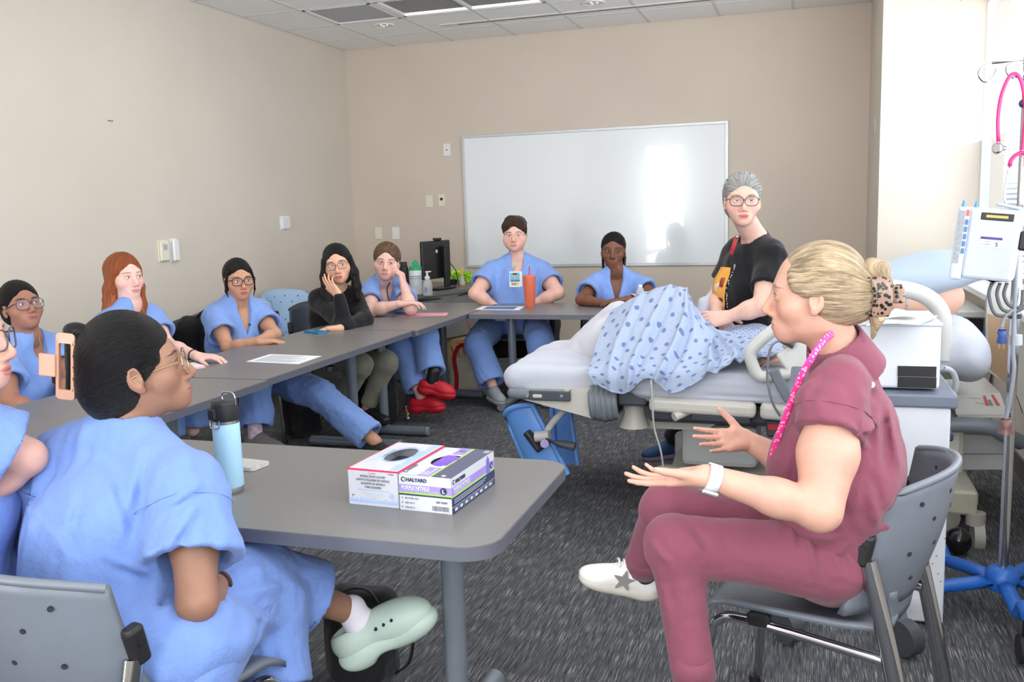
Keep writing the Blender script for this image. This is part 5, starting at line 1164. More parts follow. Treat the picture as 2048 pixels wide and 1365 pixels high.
# pillow
PILL = fabric('pale_blue_pillowcase', (172, 187, 204), wr=.3, scale=6, ws=.02); pc = PD(1838, 552, 4.15)
Mp = R3(0, -.22, .12); w1 = waves(31, 18)
o = solid('pillow_case', [([bx(pc, (.56, .40, .10), Mp, .05, .04), el(pc+V(0, 0, .0), (.27, .22, .10), Mp, .05), el(pc+Mp @ V(.24, -.1, -.01), (.08, .10, .04), Mp, .04)], .01)], .012, PILL, None, (), lambda P: .008*w1(P)+.004*waves(33, 55)(P))
t = thing('pillow', 'pale blue pillow lying at the head of the bed, before the bright pier', 'pillow', tuple(pc)); attach(o, t)
# training manikin under the sheet: knees up, one arm seen behind the front rail, one shoulder by the head rail
MSK = mat('manikin_vinyl', (226, 178, 156), .5, var=.03)
mn = thing('training_manikin', 'training manikin lying on the bed beneath the spotted gown', 'manikin', (-.3, 4.45, .7)); P_ = lambda u, v, y: PY(u, v, y)
gr = [([rc(P_(1470, 735, 4.45), (.25, 4.45, .80), .07, .11, .05), rc(P_(1345, 650, 4.40), P_(1450, 722, 4.36), .05, .07, .04), rc(P_(1330, 635, 4.60), P_(1440, 715, 4.54), .05, .07, .04), rc(P_(1345, 650, 4.40), P_(1200, 725, 4.36), .05, .04, .03), rc(P_(1330, 635, 4.60), P_(1180, 715, 4.58), .05, .04, .03),
        el((.56, 4.45, .97), (.11, .085, .095), None, .03), rc((.36, 4.45, .90), (.50, 4.45, .95), .05, .05, .03), rc((.30, 4.30, .84), (.20, 4.24, .78), .055, .045, .04)], .01)]
w0 = P_(1585, 712, 4.12); gr[0][0].append(rc((.20, 4.24, .78), w0+V(.03, 0, .0), .042, .026, .02)); gr[0][0].extend(hand_prims(w0, (-1, -.1, -.12), (0, .25, -1), 'L', 1.0, (.25, .3, .25)))
gr[0][0].append(rc(P_(1800, 615, 4.15), P_(1848, 612, 4.15), .04, .045, .03))
attach(solid('body', gr, .009, MSK), mn)
b = MB(); b.tube([P_(1812, 614, 4.15)+V(0, .043*math.cos(a), .043*math.sin(a)) for a in np.linspace(0, 2*PI, 14)[:-1]], .006, 6, closed=True); attach(b.build('wristband', mat('band_floral', (190, 180, 170), .6, var=.5, vscale=200)), mn)
# spotted gown: a draped cloth surface through measured points
def drape(rows, nu=60, nv=44):
    G = np.array([[PY(*q) for q in r] for r in rows]); nr_, nc = G.shape[:2]
    def spl(P, t):
        n = len(P)-1; x = min(t*n, n-1e-6); i = int(x); f_ = x-i; g = lambda k: P[min(max(k, 0), n)]
        a, b_, c_, d = g(i-1), g(i), g(i+1), g(i+2); a = a if i > 0 else 2*b_-c_; d = d if i+2 <= n else 2*c_-b_
        return .5*((2*b_)+(c_-a)*f_+(2*a-5*b_+4*c_-d)*f_*f_+(3*b_-a-3*c_+d)*f_**3)
    out = np.empty((nv+1, nu+1, 3))
    for i in range(nu+1):
        col = np.array([spl(G[r], i/nu) for r in range(nr_)])
        for j in range(nv+1): out[j, i] = spl(col, j/nv)
    return out
def cloth(name, S_, m, parent, amp, seed, thick=.006, fold=None):
    nv, nu = S_.shape[0]-1, S_.shape[1]-1; du = np.gradient(S_, axis=1); dv = np.gradient(S_, axis=0); N = np.cross(du, dv); N /= np.linalg.norm(N, axis=-1, keepdims=True)+1e-9
    w1, w2 = waves(seed, 16), waves(seed+1, 42); h = amp*(w1(S_)+.5*np.abs(w2(S_))); 
    uu, vv = np.meshgrid(np.linspace(0, 1, nu+1), np.linspace(0, 1, nv+1))
    if fold: h = h+fold(uu, vv)
    sg = -1 if N[nv//2, nu//2] @ (ORG-S_[nv//2, nu//2]) < 0 else 1
    N = N*sg; A = S_+N*h[..., None]; B_ = A-N*thick; V_ = np.concatenate([A.reshape(-1, 3), B_.reshape(-1, 3)]); n = (nu+1)*(nv+1); W = nu+1
    idx = np.arange(n).reshape(nv+1, nu+1); q = np.stack([idx[:-1, :-1], idx[:-1, 1:], idx[1:, 1:], idx[1:, :-1]], -1).reshape(-1, 4)
    if sg < 0: q = q[:, ::-1]
    rim = np.concatenate([idx[0, :-1], idx[:-1, -1], idx[-1, :0:-1], idx[:0:-1, 0]]); r2 = np.roll(rim, -1); e = np.stack([rim, n+rim, n+r2, r2], -1)
    uv = np.stack([uu.ravel(), vv.ravel(), 0*uu.ravel()], -1); L = np.stack([uu*1.0, vv*.8, 0*uu], -1).reshape(-1, 3)
    return fmesh(name, V_, np.concatenate([q, q[:, ::-1]+n, e]), m, parent, {'cl': np.concatenate([L, L])})
GT = NT('spotted_gown_cotton'); a_ = GT.add('ShaderNodeAttribute', attribute_name='cl'); mp_ = GT.add('ShaderNodeMapping'); mp_.inputs['Rotation'].default_value = (0, 0, .6); GT.link(a_.outputs['Vector'], mp_.inputs[0])
vo = GT.add('ShaderNodeTexVoronoi', voronoi_dimensions='2D', feature='F1'); vo.inputs['Scale'].default_value = 15.5; vo.inputs['Randomness'].default_value = .42; GT.link(mp_.outputs[0], vo.inputs['Vector'])
vo2 = GT.add('ShaderNodeTexVoronoi', voronoi_dimensions='2D', feature='F1'); vo2.inputs['Scale'].default_value = 30; vo2.inputs['Randomness'].default_value = .8; GT.link(mp_.outputs[0], vo2.inputs['Vector'])
dot = GT.ramp(vo.outputs['Distance'], [(.155, (1, 1, 1)), (.195, (0, 0, 0))]); dash = GT.ramp(vo2.outputs['Distance'], [(.05, (.35,)*3), (.09, (0, 0, 0))])
cb = GT.mix(dash, lin((166, 180, 206)), lin((120, 134, 172))); cb = GT.mix(dot, cb, lin((104, 124, 170))); GT.link(cb, GT.b.inputs['Base Color']); GT.b.inputs['Roughness'].default_value = .85
n1 = GT.noise(GT.coord(), 16, 4); GT.bump(n1, .35, .03)
rows = [[(1238, 640, 4.86), (1290, 620, 4.86), (1345, 600, 4.86), (1378, 606, 4.86), (1400, 650, 4.86), (1446, 672, 4.86), (1560, 672, 4.86)],
        [(1226, 617, 4.58), (1282, 593, 4.55), (1343, 574, 4.52), (1376, 583, 4.50), (1398, 632, 4.55), (1448, 664, 4.6), (1562, 664, 4.62)],
        [(1205, 652, 4.32), (1262, 640, 4.30), (1326, 636, 4.28), (1386, 640, 4.25), (1424, 676, 4.30), (1478, 678, 4.32), (1566, 678, 4.36)],
        [(1186, 716, 4.05), (1240, 700, 4.06), (1308, 700, 4.06), (1375, 704, 4.04), (1432, 706, 4.06), (1490, 696, 4.08), (1566, 692, 4.12)],
        [(1176, 742, 3.90), (1238, 744, 3.90), (1300, 738, 3.92), (1362, 742, 3.90), (1432, 722, 3.94), (1492, 708, 3.98), (1566, 702, 4.02)],
        [(1188, 768, 3.885), (1246, 788, 3.885), (1296, 758, 3.90), (1348, 786, 3.885), (1424, 746, 3.90), (1480, 722, 3.94), (1540, 712, 4.0)]]
def gfold(u, v):
    f_ = 0*u
    for (u0, du_, w_, a) in ((.50, -.12, .018, .030), (.60, .05, .016, .028), (.36, -.16, .02, .022), (.70, .10, .018, .022), (.20, -.10, .02, .014), (.82, .08, .02, .016)):
        d = (u-(u0+du_*v)); f_ = f_+a*np.exp(-(d/w_)**2)*np.clip(v*2.2, 0, 1)-a*.7*np.exp(-((d-.035)/w_)**2)*np.clip(v*2.2, 0, 1)
    return f_
gt = thing('spotted_gown', 'pale blue gown with darker dots draped over the raised knees on the bed', 'gown', (-.6, 4.4, .7)); attach(cloth('cloth', drape(rows, 110, 80), GT.m, None, .010, 41, .006, gfold), gt)
rows = [[(1420, 668, 4.82), (1465, 656, 4.82), (1510, 654, 4.82), (1560, 662, 4.82)], [(1425, 672, 4.6), (1470, 655, 4.6), (1515, 652, 4.6), (1562, 660, 4.6)], [(1440, 690, 4.4), (1480, 690, 4.4), (1520, 690, 4.4), (1565, 690, 4.4)]]
attach(cloth('rolled_edge', drape(rows, 40, 24), GT.m, None, .014, 47, .012), gt)
st = thing('white_drape', 'white sheet bunched over the manikin\'s shins at the foot of the bed', 'sheet', (-1.0, 4.5, .7)); w1 = waves(51, 18); w2 = waves(52, 50)
kx = lambda u, v, y: PY(u, v, y)
gr = [([rc(kx(1238, 660, 4.5), kx(1205, 692, 4.45), .10, .115, .08), rc(kx(1205, 692, 4.45), kx(1130, 726, 4.4), .10, .05, .08), rc(kx(1130, 712, 4.6), kx(1060, 722, 4.6), .05, .03, .06), rc(kx(1240, 640, 4.7), kx(1150, 700, 4.7), .10, .06, .07)], .01)]
attach(solid('cloth', gr, .011, fabric('white_drape_cotton', (200, 200, 208), wr=.3, scale=8, ws=.02), None, (), lambda P: .007*w1(P)+.006*np.abs(w2(P))), st)
st = thing('folded_sheet', 'white folded sheet on the far side of the bed before the woman in black', 'sheet', tuple(PY(1412, 620, 4.9))); gr = [([rc(PY(1392, 660, 4.8), PY(1412, 606, 4.9), .05, .035, .03), rc(PY(1412, 606, 4.9), PY(1428, 590, 4.95), .035, .03, .03), rc(PY(1396, 650, 4.75), PY(1420, 640, 4.95), .045, .04, .03)], .01)]
attach(solid('cloth', gr, .010, SHEET, None, (), lambda P: .010*w2(P)), st)
# ------------------------------------------------------------------ white cart with the box printer, papers
WENAM = mat('white_enamel', (212, 216, 224), .35, var=.02); CARTT = mat('cart_top_grey', (108, 116, 132), .4, var=.03)
ct = thing('equipment_cart', 'white cabinet cart with slate grey top behind the woman in rose scrubs', 'cart', (.15, 3.4, 0))
def cart_at(o): return attach(o, ct)
x0, x1, y0, y1 = -.04, .448, 3.15, 3.62
b = MB(); b.b2((x0, y0, .014), (x1, y1, .745), .006, 2); body = cart_at(b.build('cabinet', WENAM)); b = MB(); b.b2((x0-.01, y0-.012, .745), (x1+.018, y1, .79), .008, 2); cart_at(b.build('top', CARTT))
b = MB(); b.b2((x0+.01, y0-.002, .12), ((x0+x1)/2-.1, y0, .73)); b.build('door', WENAM, body); b = MB(); b.b2((x1, y0+.06, .62), (x1+.02, y0+.10, .65), .006); b.build('side_knob', mat('navy_knob', (40, 52, 80), .4), body)
b = MB(); rgx = random.Random(4)
for k in range(6): q = V(x1-rgx.random()*.05, y0-.0012, .11+rgx.random()*.5); b.box(q, (.004, .002, .003))
o = b.build('paint_chips', mat('rust_chip', (150, 96, 70), .8), body)
for (u, v) in ((1575, 1296), (1812, 1322)):
    p = PZ(u, v, 0); b = MB(); b.cyl((p[0]-.018, p[1]+.02, .058), (p[0]+.018, p[1]+.05, .058), .056, n=26); w_ = cart_at(b.build('caster_wheel', mat('caster_grey', (62, 66, 72), .5))); b = MB(); b.b2((p[0]-.012, p[1]+.02, .05), (p[0]+.012, max(p[1]+.06, y0+.02), .10), .004); b.build('caster_plate', DGREY, w_)
for (x, y) in ((x0+.06, y1-.05), (x1-.03, y1-.06)):
    b = MB(); b.cyl((x-.016, y, .045), (x+.016, y, .045), .045, n=20); b.b2((x-.012, y-.02, .06), (x+.012, y+.02, .105)); cart_at(b.build('caster_wheel', RUB))
d0, d1 = PY(1690, 772, 3.19), PY(1884, 655, 3.19); bxp = thing('box_printer', 'white boxy medical printer with black vents on the cart', 'printer', (.2, 3.35, .79)); ax = lambda o: attach(o, bxp)
X0, X1, Z0, Z1 = .02, d1[0], .797, 1.008
b = MB(); b.b2((X0, 3.19, Z0), (X1, 3.53, Z1), .012, 3); hs_ = ax(b.build('housing', WENAM)); b = MB(); b.b2((X0-.004, 3.185, Z1-.004), (X1+.004, 3.535, Z1+.008), .004); ax(b.build('lid', WENAM))
for (v0, v1) in ((734, 753), (756, 775)):
    a, c_ = PY(1795, v1, 3.188), PY(1873, v0, 3.188); b = MB(); b.b2((a[0], 3.186, a[2]), (c_[0], 3.192, c_[2])); vt = ax(b.build('vent_panel', BLK)); b = MB()
    for k in range(5): zz = a[2]+.004+k*(c_[2]-a[2]-.006)/5; b.b2((a[0]+.004, 3.184, zz), (c_[0]-.004, 3.187, zz+.002))
    b.build('louvres', DK, vt)
for sx in (X0+.04, X1-.05): b = MB(); b.cyl((sx, 3.24, .79), (sx, 3.24, .798), .016, n=12); ax(b.build('foot', RUB))
b = MB(); b.tube(bez([PY(1884, 735, 3.35), PY(1905, 745, 3.38), PY(1912, 770, 3.4), PY(1903, 800, 3.42)]), .010, 8); ax(b.build('power_cord', mat('grey_cord', (176, 180, 184), .5)))
zt = Z1+.010
def loose(label, pts, m, z, lift=.012, seed=1):
    P4 = [PZ(u, v, z) for u, v in pts]; c_ = sum(P4)/4; t = thing('paper_sheet', label, 'paper', tuple(c_)); rg = random.Random(seed); ph = rg.random()*6
    b = MB(); b.quadgrid(lambda u, v: ((P4[0]*(1-u)+P4[1]*u)*(1-v)+(P4[3]*(1-u)+P4[2]*u)*v-c_+V(0, 0, .002+lift*(.5+.5*math.sin(ph+3*u+2*v))), (0, 0, 1)), 10, 6, .001); b.build('page', m, t)
loose('printed sheet with a blue heading beneath the loose papers on the printer', [(1732, 655), (1800, 650), (1790, 628), (1740, 632)], mat('paper_blue_head', (206, 214, 232), .6, var=.1, vscale=30), zt, .003, 3)
loose('loose white papers fanned on top of the white printer', [(1752, 656), (1838, 652), (1876, 634), (1772, 632)], PAPER, zt+.004, .010, 1)
loose('curled cream sheet on top of the other papers on the printer', [(1766, 640), (1830, 640), (1842, 630), (1790, 624)], mat('cream_paper', (242, 240, 226), .6, var=.02), zt+.016, .010, 2)
# ------------------------------------------------------------------ drip stand with pump and stethoscope
YI = 3.29; hub = PY(2005, 1150, YI); iv = thing('drip_stand', 'chrome drip stand on a blue five-legged base by the window', 'drip stand', (hub[0], YI, 0)); ai = lambda o: attach(o, iv)
BLUE = mat('drip_base_blue', (30, 92, 176), .35, var=.03); hz = hub[2]; hx = hub[0]
b = MB(); b.cyl((hx, YI, hz), (hx, YI, 1.20), .016, n=16); b.cyl((hx, YI, 1.20), (hx, YI, 1.86), .011, n=14); ai(b.build('pole', CHROME)); b = MB(); b.lathe([(.045, -.05), (.052, -.03), (.052, .01), (.040, .025), (.022, .03)], c=(hx, YI, hz), n=20); ai(b.build('hub', BLUE))
for k, a in enumerate((200, 128, 56, 345, 272)):
    a = math.radians(a); d = V(math.cos(a), math.sin(a), 0); b = MB(); p0 = V(hx, YI, hz-.02)+d*.04
    b.tube(bez([p0, p0+d*.14+V(0, 0, -.01), p0+d*.20+V(0, 0, -.012), p0+d*.235+V(0, 0, .03), p0+d*.30+V(0, 0, .025)], 5), [.026]*9+[.024]*12, 10, flat=.85); lg = ai(b.build('leg', BLUE))
    e = p0+d*.29; s_ = np.cross(d, (0, 0, 1)); b = MB(); b.cyl((e[0], e[1], .085), (e[0], e[1], e[2]+.01), .016, n=12); b.build('caster_stem', BLK, lg)
    for sg in (-1, 1): b = MB(); b.cyl(V(e[0], e[1], .045)+s_*sg*.008, V(e[0], e[1], .045)+s_*sg*.024, .044, n=18); b.build('caster_wheel', RUB, lg)
b = MB(); hy = PY(2040, 122, YI)[2]
b.tube([(hx+.02, YI, hy), (hx-.10, YI, hy)]+bez([(hx-.10, YI, hy), (hx-.128, YI, hy-.012), (hx-.134, YI, hy-.035), (hx-.118, YI, hy-.055), (hx-.095, YI, hy-.045), (hx-.084, YI, hy-.020)], 5), .0045, 8); ai(b.build('hook', CHROME))
b = MB(); b.tube(bez([(hx, YI, hy-.004), (hx-.05, YI-.02, hy-.008), (hx-.062, YI-.03, hy-.03), (hx-.045, YI-.035, hy-.052), (hx-.020, YI-.03, hy-.045), (hx+.002, YI-.025, hy-.012)], 6), .0045, 8); ai(b.build('hook', CHROME))
b = MB(); b.sph(PY(2047, 207, YI-.03), .014, 12, 8); ai(b.build('knob', mat('navy_knob', (40, 52, 80), .4))); b = MB(); b.cyl((hx, YI, 1.02), (hx, YI, 1.035), .020, n=14); ai(b.build('collar', BLK))
b = MB(); b.cyl(PY(2018, 690, YI-.02)+V(.02, 0, 0), PY(2018, 670, YI-.02)+V(.02, 0, 0), .019, n=12); ai(b.build('pole_clip', mat('grey_cord', (176, 180, 184), .5)))
t = thing('stethoscope', 'magenta stethoscope hanging from the drip stand hook', 'stethoscope', tuple(PY(2030, 150, YI-.05))); YS = YI-.045; A_ = lambda o: attach(o, t); Sx = lambda u, v: PY(u, v, YS)
MAG = mat('magenta_tubing', (208, 36, 112), .35, var=.1, vscale=8)
b = MB(); b.tube(bez([Sx(1997, 285), Sx(1996, 240), Sx(2002, 195), Sx(2015, 160), Sx(2026, 148), Sx(2037, 152), Sx(2046, 175), Sx(2051, 220), Sx(2049, 260), Sx(2045, 300)], 6), .0058, 10); b.tube(bez([Sx(2019, 332), Sx(2024, 318), Sx(2036, 308), Sx(2050, 306), Sx(2062, 316), Sx(2068, 332)], 5), .0065, 10); A_(b.build('tubing', MAG))
b = MB(); b.tube(bez([Sx(2019, 332), Sx(2012, 365), Sx(2008, 395), Sx(2014, 410), Sx(2034, 417), Sx(2040, 410)], 5), .0026, 8); b.tube(bez([Sx(2068, 332), Sx(2066, 370), Sx(2056, 400), Sx(2046, 412)], 5), .0026, 8); A_(b.build('ear_tubes', CHROME))
for q in ((2040, 410), (2046, 412)): b = MB(); b.sph(Sx(*q), .0055, 10, 6); A_(b.build('ear_tip', mat('ear_tip_grey', (150, 150, 156), .4)))
c_ = Sx(1998, 297); b = MB(); b.cyl(Sx(1997, 284), Sx(1997, 292), .005, n=10); b.cyl(c_+V(-.006, -.010, 0), c_+V(.006, .006, 0), .019, .0165, n=20); b.cyl(c_+V(-.010, -.016, 0), c_+V(-.006, -.010, 0), .012, .016, n=20); A_(b.build('chest_piece', CHROME))
# infusion pump
pm = PY(1978, 488, YI-.10); Mr = R3(0, 0, -.28) @ R3(0, .10, 0); t = thing('infusion_pump', 'pale grey infusion pump with blue keypad on the drip stand, labelled 5', 'pump', tuple(pm)); A_ = lambda o: attach(o, t); L = lambda x, y, z: pm+Mr @ V(x, y, z)*.86
PUMP = mat('pump_pale_grey', (186, 193, 206), .4, var=.02)
b = MB(); b.box(L(.012, 0, 0), tuple(.86*q for q in (.165, .12, .255)), Mr, .010, 2); hb = A_(b.build('housing', PUMP)); b = MB(); b.box(L(-.088, 0, -.005), tuple(.86*q for q in (.040, .15, .262)), Mr, .008, 2); fb = A_(b.build('front_door', mat('pump_door_grey', (190, 196, 208), .4)))
b = MB(); b.box(L(-.092, -.0755, .02), tuple(.86*q for q in (.018, .003, .19)), Mr, .001); b.build('keypad', mat('keypad_grey', (150, 154, 160), .5, var=.2, vscale=150), fb)
for k in range(5): b = MB(); b.box(L(-.074, -.0760, .075-.026*k), tuple(.86*q for q in (.011, .004, .019)), Mr, .001); b.build('key', mat('key_blue', (70, 118, 164), .4), fb)
b = MB(); b.box(L(-.074, -.0760, .108), tuple(.86*q for q in (.011, .004, .022)), Mr, .001); b.build('key', mat('key_red', (216, 96, 80), .4), fb)
b = MB(); b.box(L(.020, -.0605, .100), tuple(.86*q for q in (.105, .004, .026)), Mr, .002); cn = b.build('connector', BLK, hb); b = MB(); b.box(L(.020, -.0630, .101), tuple(.86*q for q in (.070, .002, .009)), Mr); b.build('contact_strip', mat('contact_gold', (176, 146, 88), .3, .8), hb)
F_ = Mr @ FRONT; b = MB(); b.box(L(.012, -.0608, .010), tuple(.86*q for q in (.070, .002, .036)), Mr); b.build('label', PAPER, hb); b = MB(); b.box(L(.012, -.0616, .0235), tuple(.86*q for q in (.070, .002, .009)), Mr); b.build('label_band', mat('label_purple', (70, 60, 130), .5), hb)
o = text('lettering', '5', .018, L(.026, -.0622, -.004), F_, NAVY, None, bold=.0003); o.parent = hb; o = text('lettering', 'NUMBER', .006, L(-.018, -.0622, -.001), F_, GREYI, None); o.parent = hb; o = text('lettering', 'KERR', .006, L(-.006, -.0622, .009), F_, GREYI, None); o.parent = hb
b = MB(); b.box(L(.045, 0, .138), tuple(.86*q for q in (.085, .05, .012)), Mr @ R3(0, .15, 0), .005); b.build('handle', mat('handle_bluegrey', (164, 178, 190), .4), hb)
for x in (-.100, -.058): b = MB(); b.cyl(L(x, -.02, .128), L(x, -.02, .150), .0055, .003, n=10); b.build('tube_spike', mat('spike_blue', (70, 140, 190), .4), hb)
b = MB(); b.box(L(.115, .02, .02), tuple(.86*q for q in (.05, .05, .07)), Mr, .008); A_(b.build('pole_clamp', BLK))
t = thing('power_cable', 'grey mains cable coiled under the pump with a blue plug', 'cable', tuple(PY(2005, 620, YI-.06))); A_ = lambda o: attach(o, t); Cx = lambda u, v, dy=0: PY(u, v, YI-.06+dy)
for k, (u0, w_, h_) in enumerate(((2008, 30, 50), (2022, 28, 42), (2034, 26, 34))):
    b = MB(); b.tube(bez([Cx(u0-w_+6, 566), Cx(u0-w_, 590), Cx(u0-w_+12, 566+h_+12), Cx(u0+14, 566+h_+14), Cx(u0+34, 566+h_-4), Cx(u0+38, 580)], 6), .0055, 8); A_(b.build('coil', mat('cable_grey_dark', (88, 92, 98), .5)))
b = MB(); b.tube(bez([Cx(2052, 452), Cx(2038, 470), Cx(2034, 520), Cx(2030, 600), Cx(2026, 700), Cx(2028, 740), Cx(2020, 800), Cx(2012, 840)], 6), .0065, 8); b.tube(bez([Cx(2036, 615), Cx(2012, 632), Cx(2003, 655)], 5), .006, 8); A_(b.build('cord', mat('cable_grey', (140, 146, 154), .5)))
c_ = Cx(2004, 672); b = MB(); b.tube([c_+V(0, 0, .022), c_+V(0, 0, .012), c_+V(0, 0, .0), c_+V(0, 0, -.020), c_+V(0, 0, -.024)], [.010, .015, .012, .016, .015], 12); A_(b.build('plug', mat('plug_blue', (44, 76, 138), .4)))
for dx in (-.006, .006): b = MB(); b.b2(c_+V(dx-.0018, -.003, -.042), c_+V(dx+.0018, .003, -.022)); A_(b.build('prong', mat('contact_gold', (176, 146, 88), .3, .8)))
c_ = Cx(2012, 855); b = MB(); b.tube([c_+V(0, 0, .03), c_+V(0, 0, .02), c_+V(0, 0, .0), c_+V(0, 0, -.02)], [.012, .022, .017, .024], 12); A_(b.build('plug', mat('plug_brown', (120, 84, 80), .35)))
# ------------------------------------------------------------------ foot end of a second bed and the low cabinet under the window sill
sb = thing('second_bed', 'end of another beige hospital bed under the window, tan inset panel', 'bed', (.85, 4.9, 0)); A_ = lambda o: attach(o, sb); S2 = lambda u, v, y: PY(u, v, y)
y2 = 4.55
def poly(name, uvs, y, dep, m, parent=None):
    P4 = [S2(u, v, y) for u, v in uvs]; n = len(P4); b = MB(); b._add(P4+[p+V(0, dep, 0) for p in P4], [tuple(range(n)), tuple(range(2*n-1, n-1, -1))]+[(k, n+k, n+(k+1) % n, (k+1) % n) for k in range(n)]); o = b.build(name, m)
    if parent is None: return A_(o)
    o.parent = parent; return o
TAN = mat('tan_laminate', (178, 148, 118), .45, var=.05)
hb2 = poly('end_panel', [(1974, 600), (1980, 578), (1994, 566), (2040, 566), (2048, 580), (2048, 830), (2030, 780), (1972, 740)], y2, .04, BEIGE)
poly('tan_inset', [(1976, 628), (2022, 640), (2036, 700), (2034, 780), (2018, 772), (1976, 735)], y2-.004, .006, TAN, hb2)
poly('control_deck', [(1908, 790), (2000, 786), (2016, 835), (1916, 838)], 4.25, .35, BEIGE)
dkp = poly('deck_top', [(1908, 790), (2000, 786), (2016, 830), (1912, 830)], 4.246, .003, mat('deck_white', (214, 212, 206), .4, var=.03))
for (u0, v0, u1, v1, m) in ((1966, 792, 1976, 812, 'r'), (1982, 790, 1998, 812, 'r'), (1936, 796, 1960, 798, 'g'), (1948, 806, 1970, 808, 'g'), (1976, 800, 1984, 812, 'g')):
    poly('printed_mark', [(u0, v0), (u0+5, v0), (u1+3, v1), (u1-4, v1)], 4.242, .002, mat('deck_red', (206, 96, 80), .5) if m == 'r' else mat('deck_grey', (140, 142, 136), .5), dkp)
b = MB(); b.tube(bez([S2(1880, 852, 4.2), S2(1925, 850, 4.2), S2(1985, 856, 4.2), S2(2010, 870, 4.22), S2(2040, 885, 4.3)], 6), .034, 12); A_(b.build('bumper', GREYM))
poly('base_cover', [(1900, 868), (2012, 874), (2012, 908), (1900, 908)], 4.3, .5, mat('base_grey', (160, 162, 160), .45)); poly('base_lower', [(1900, 909), (2012, 909), (2012, 940), (1900, 940)], 4.32, .5, mat('base_grey2', (172, 174, 172), .45))
b = MB()
for k in range(3): b.b2(S2(1916+5*k, 877, 4.297), S2(1919+5*k, 873, 4.299))
b.build('indicator_dots', mat('deck_red', (206, 96, 80), .5), sb.children[-1])
b = MB(); A, B_ = S2(1896, 1030, 3.98), S2(1957, 985, 3.98); b.b2((A[0], 3.98, A[2]), (B_[0], 4.35, B_[2]), .012, 2); A_(b.build('base_leg', mat('beige_leg', (176, 172, 156), .45)))
c_ = S2(1955, 1075, 4.0); b = MB(); b.cyl(c_+V(-.02, 0, 0), c_+V(.02, .0, 0), .068, n=24); b.lathe([(.038, 0), (.038, .05)], c=c_+V(-.01, 0, .055), n=18); A_(b.build('caster', mat('caster_pale', (166, 162, 154), .5))); b = MB(); q = S2(1915, 1118, 3.85); b.sph(V(q[0], q[1], .058), (.05, .05, .055), 20, 14); A_(b.build('caster', mat('caster_black_gloss', (22, 22, 24), .2)))
b = MB(); p = [S2(1960, 690, 5.0), S2(1935, 735, 5.0)]; b.tube([S2(1975, 655, 5.0), S2(1952, 700, 5.0), S2(1928, 742, 5.0)], .016, 8); gd = A_(b.build('guard_edge', mat('guard_blue', (50, 80, 146), .4))); 
b = MB(); P4 = [S2(1955, 702, 5.01), S2(1985, 735, 5.01), S2(1975, 775, 5.01), S2(1936, 752, 5.01)]; b._add(P4+[p+V(0, .02, 0) for p in P4], [(0, 1, 2, 3), (7, 6, 5, 4), (0, 4, 5, 1), (1, 5, 6, 2), (2, 6, 7, 3), (3, 7, 4, 0)]); b.build('guard_panel', BEIGE, gd)
lc = thing('low_cabinet', 'low white-topped cabinet with black drawer front under the window', 'cabinet', (.8, 6.0, 0)); A_ = lambda o: attach(o, lc)
q0, q1 = PZ(1975, 624, .75), PZ(1905, 606, .75); xa, xb_, ya, yb = .60, .995, q0[1], 6.5
b = MB(); b.b2((xa, ya, .715), (xb_+.0, yb, .75), .004); A_(b.build('top', mat('cabinet_top_white', (236, 238, 240), .3, var=.02))); b = MB(); b.b2((xa+.01, ya+.02, .0), (xb_-.005, yb-.01, .713)); bd = A_(b.build('carcass', mat('cabinet_grey', (150, 146, 138), .5)))
b = MB(); b.b2((xa+.02, ya+.008, .50), (xb_-.015, ya+.022, .705), .003); b.build('drawer_front', BLK, bd)
# bags on the floor
BAG = fabric('black_nylon', (24, 24, 27), rough=.6, wr=.5, scale=10); 
def backpack(label, c_, rz, s=1.0, name='backpack', tilt=0, charm=False, handle=True):
    t = thing(name, label, 'bag', tuple(c_), rz); M = R3(tilt, 0, 0); wv = waves(int(abs(c_[0])*100), 22)
    attach_ = lambda o: setattr(o, 'parent', t)
    o = solid('bag_body', [([bx(M @ V(0, 0, .20*s), V(.30, .17, .40)*s, M, .07*s, .04), bx(M @ V(0, -.095*s, .13*s), V(.22, .07, .22)*s, M, .03*s, .04)], .01)], .010, BAG, t, (), lambda P: .010*wv(P)+.005*np.abs(waves(8, 55)(P)))
    b = MB(); b.tube(bez([M @ V(-.10, -.07, .36)*s, M @ V(-.03, -.10, .42)*s, M @ V(.05, -.09, .42)*s, M @ V(.10, -.07, .35)*s]), .012*s, 8, flat=.5); b.build('strap', BLK, t)
    if handle: b = MB(); b.tube(bez([M @ V(.15, 0, .30)*s, M @ V(.22, -.02, .22)*s, M @ V(.21, -.03, .10)*s, M @ V(.15, -.02, .04)*s]), .013*s, 8, flat=.4); b.build('side_strap', BLK, t)
    if charm:
        b = MB(); b.tube([V(.17, -.11, .12), V(.175, -.115, .07)], .006, 6); ch = b.build('charm', mat('charm_multi', (200, 120, 90), .5, var=.9, vscale=60), t)
        for k, cc_ in enumerate(((210, 60, 50), (230, 190, 60), (70, 150, 90), (240, 240, 236))): b = MB(); b.sph(V(.175+.006*(k % 2), -.118, .075-.014*k), .009, 8, 6); b.build('bead', mat('bead_%d' % k, cc_, .4), ch)
    return t
p = PZ(770, 858, 0); backpack('black backpack with a bead charm under the left table', (p[0]-.12, p[1]+.12, 0), .9, 1.0, charm=True)
p = PZ(612, 880, 0); backpack('black bag on the floor behind the stretched legs', (p[0]-.10, p[1]+.10, 0), 1.3, .85)
p = PZ(690, 1400, 0); backpack('black bag on the floor beneath the pale green clog', (p[0], p[1]+.12, 0), .2, .72, tilt=-.1)
make_chair('grey stacking chair carrying the woman with the beige hair clip', GREYP, (-1.372, 1.52, 0), -.205)
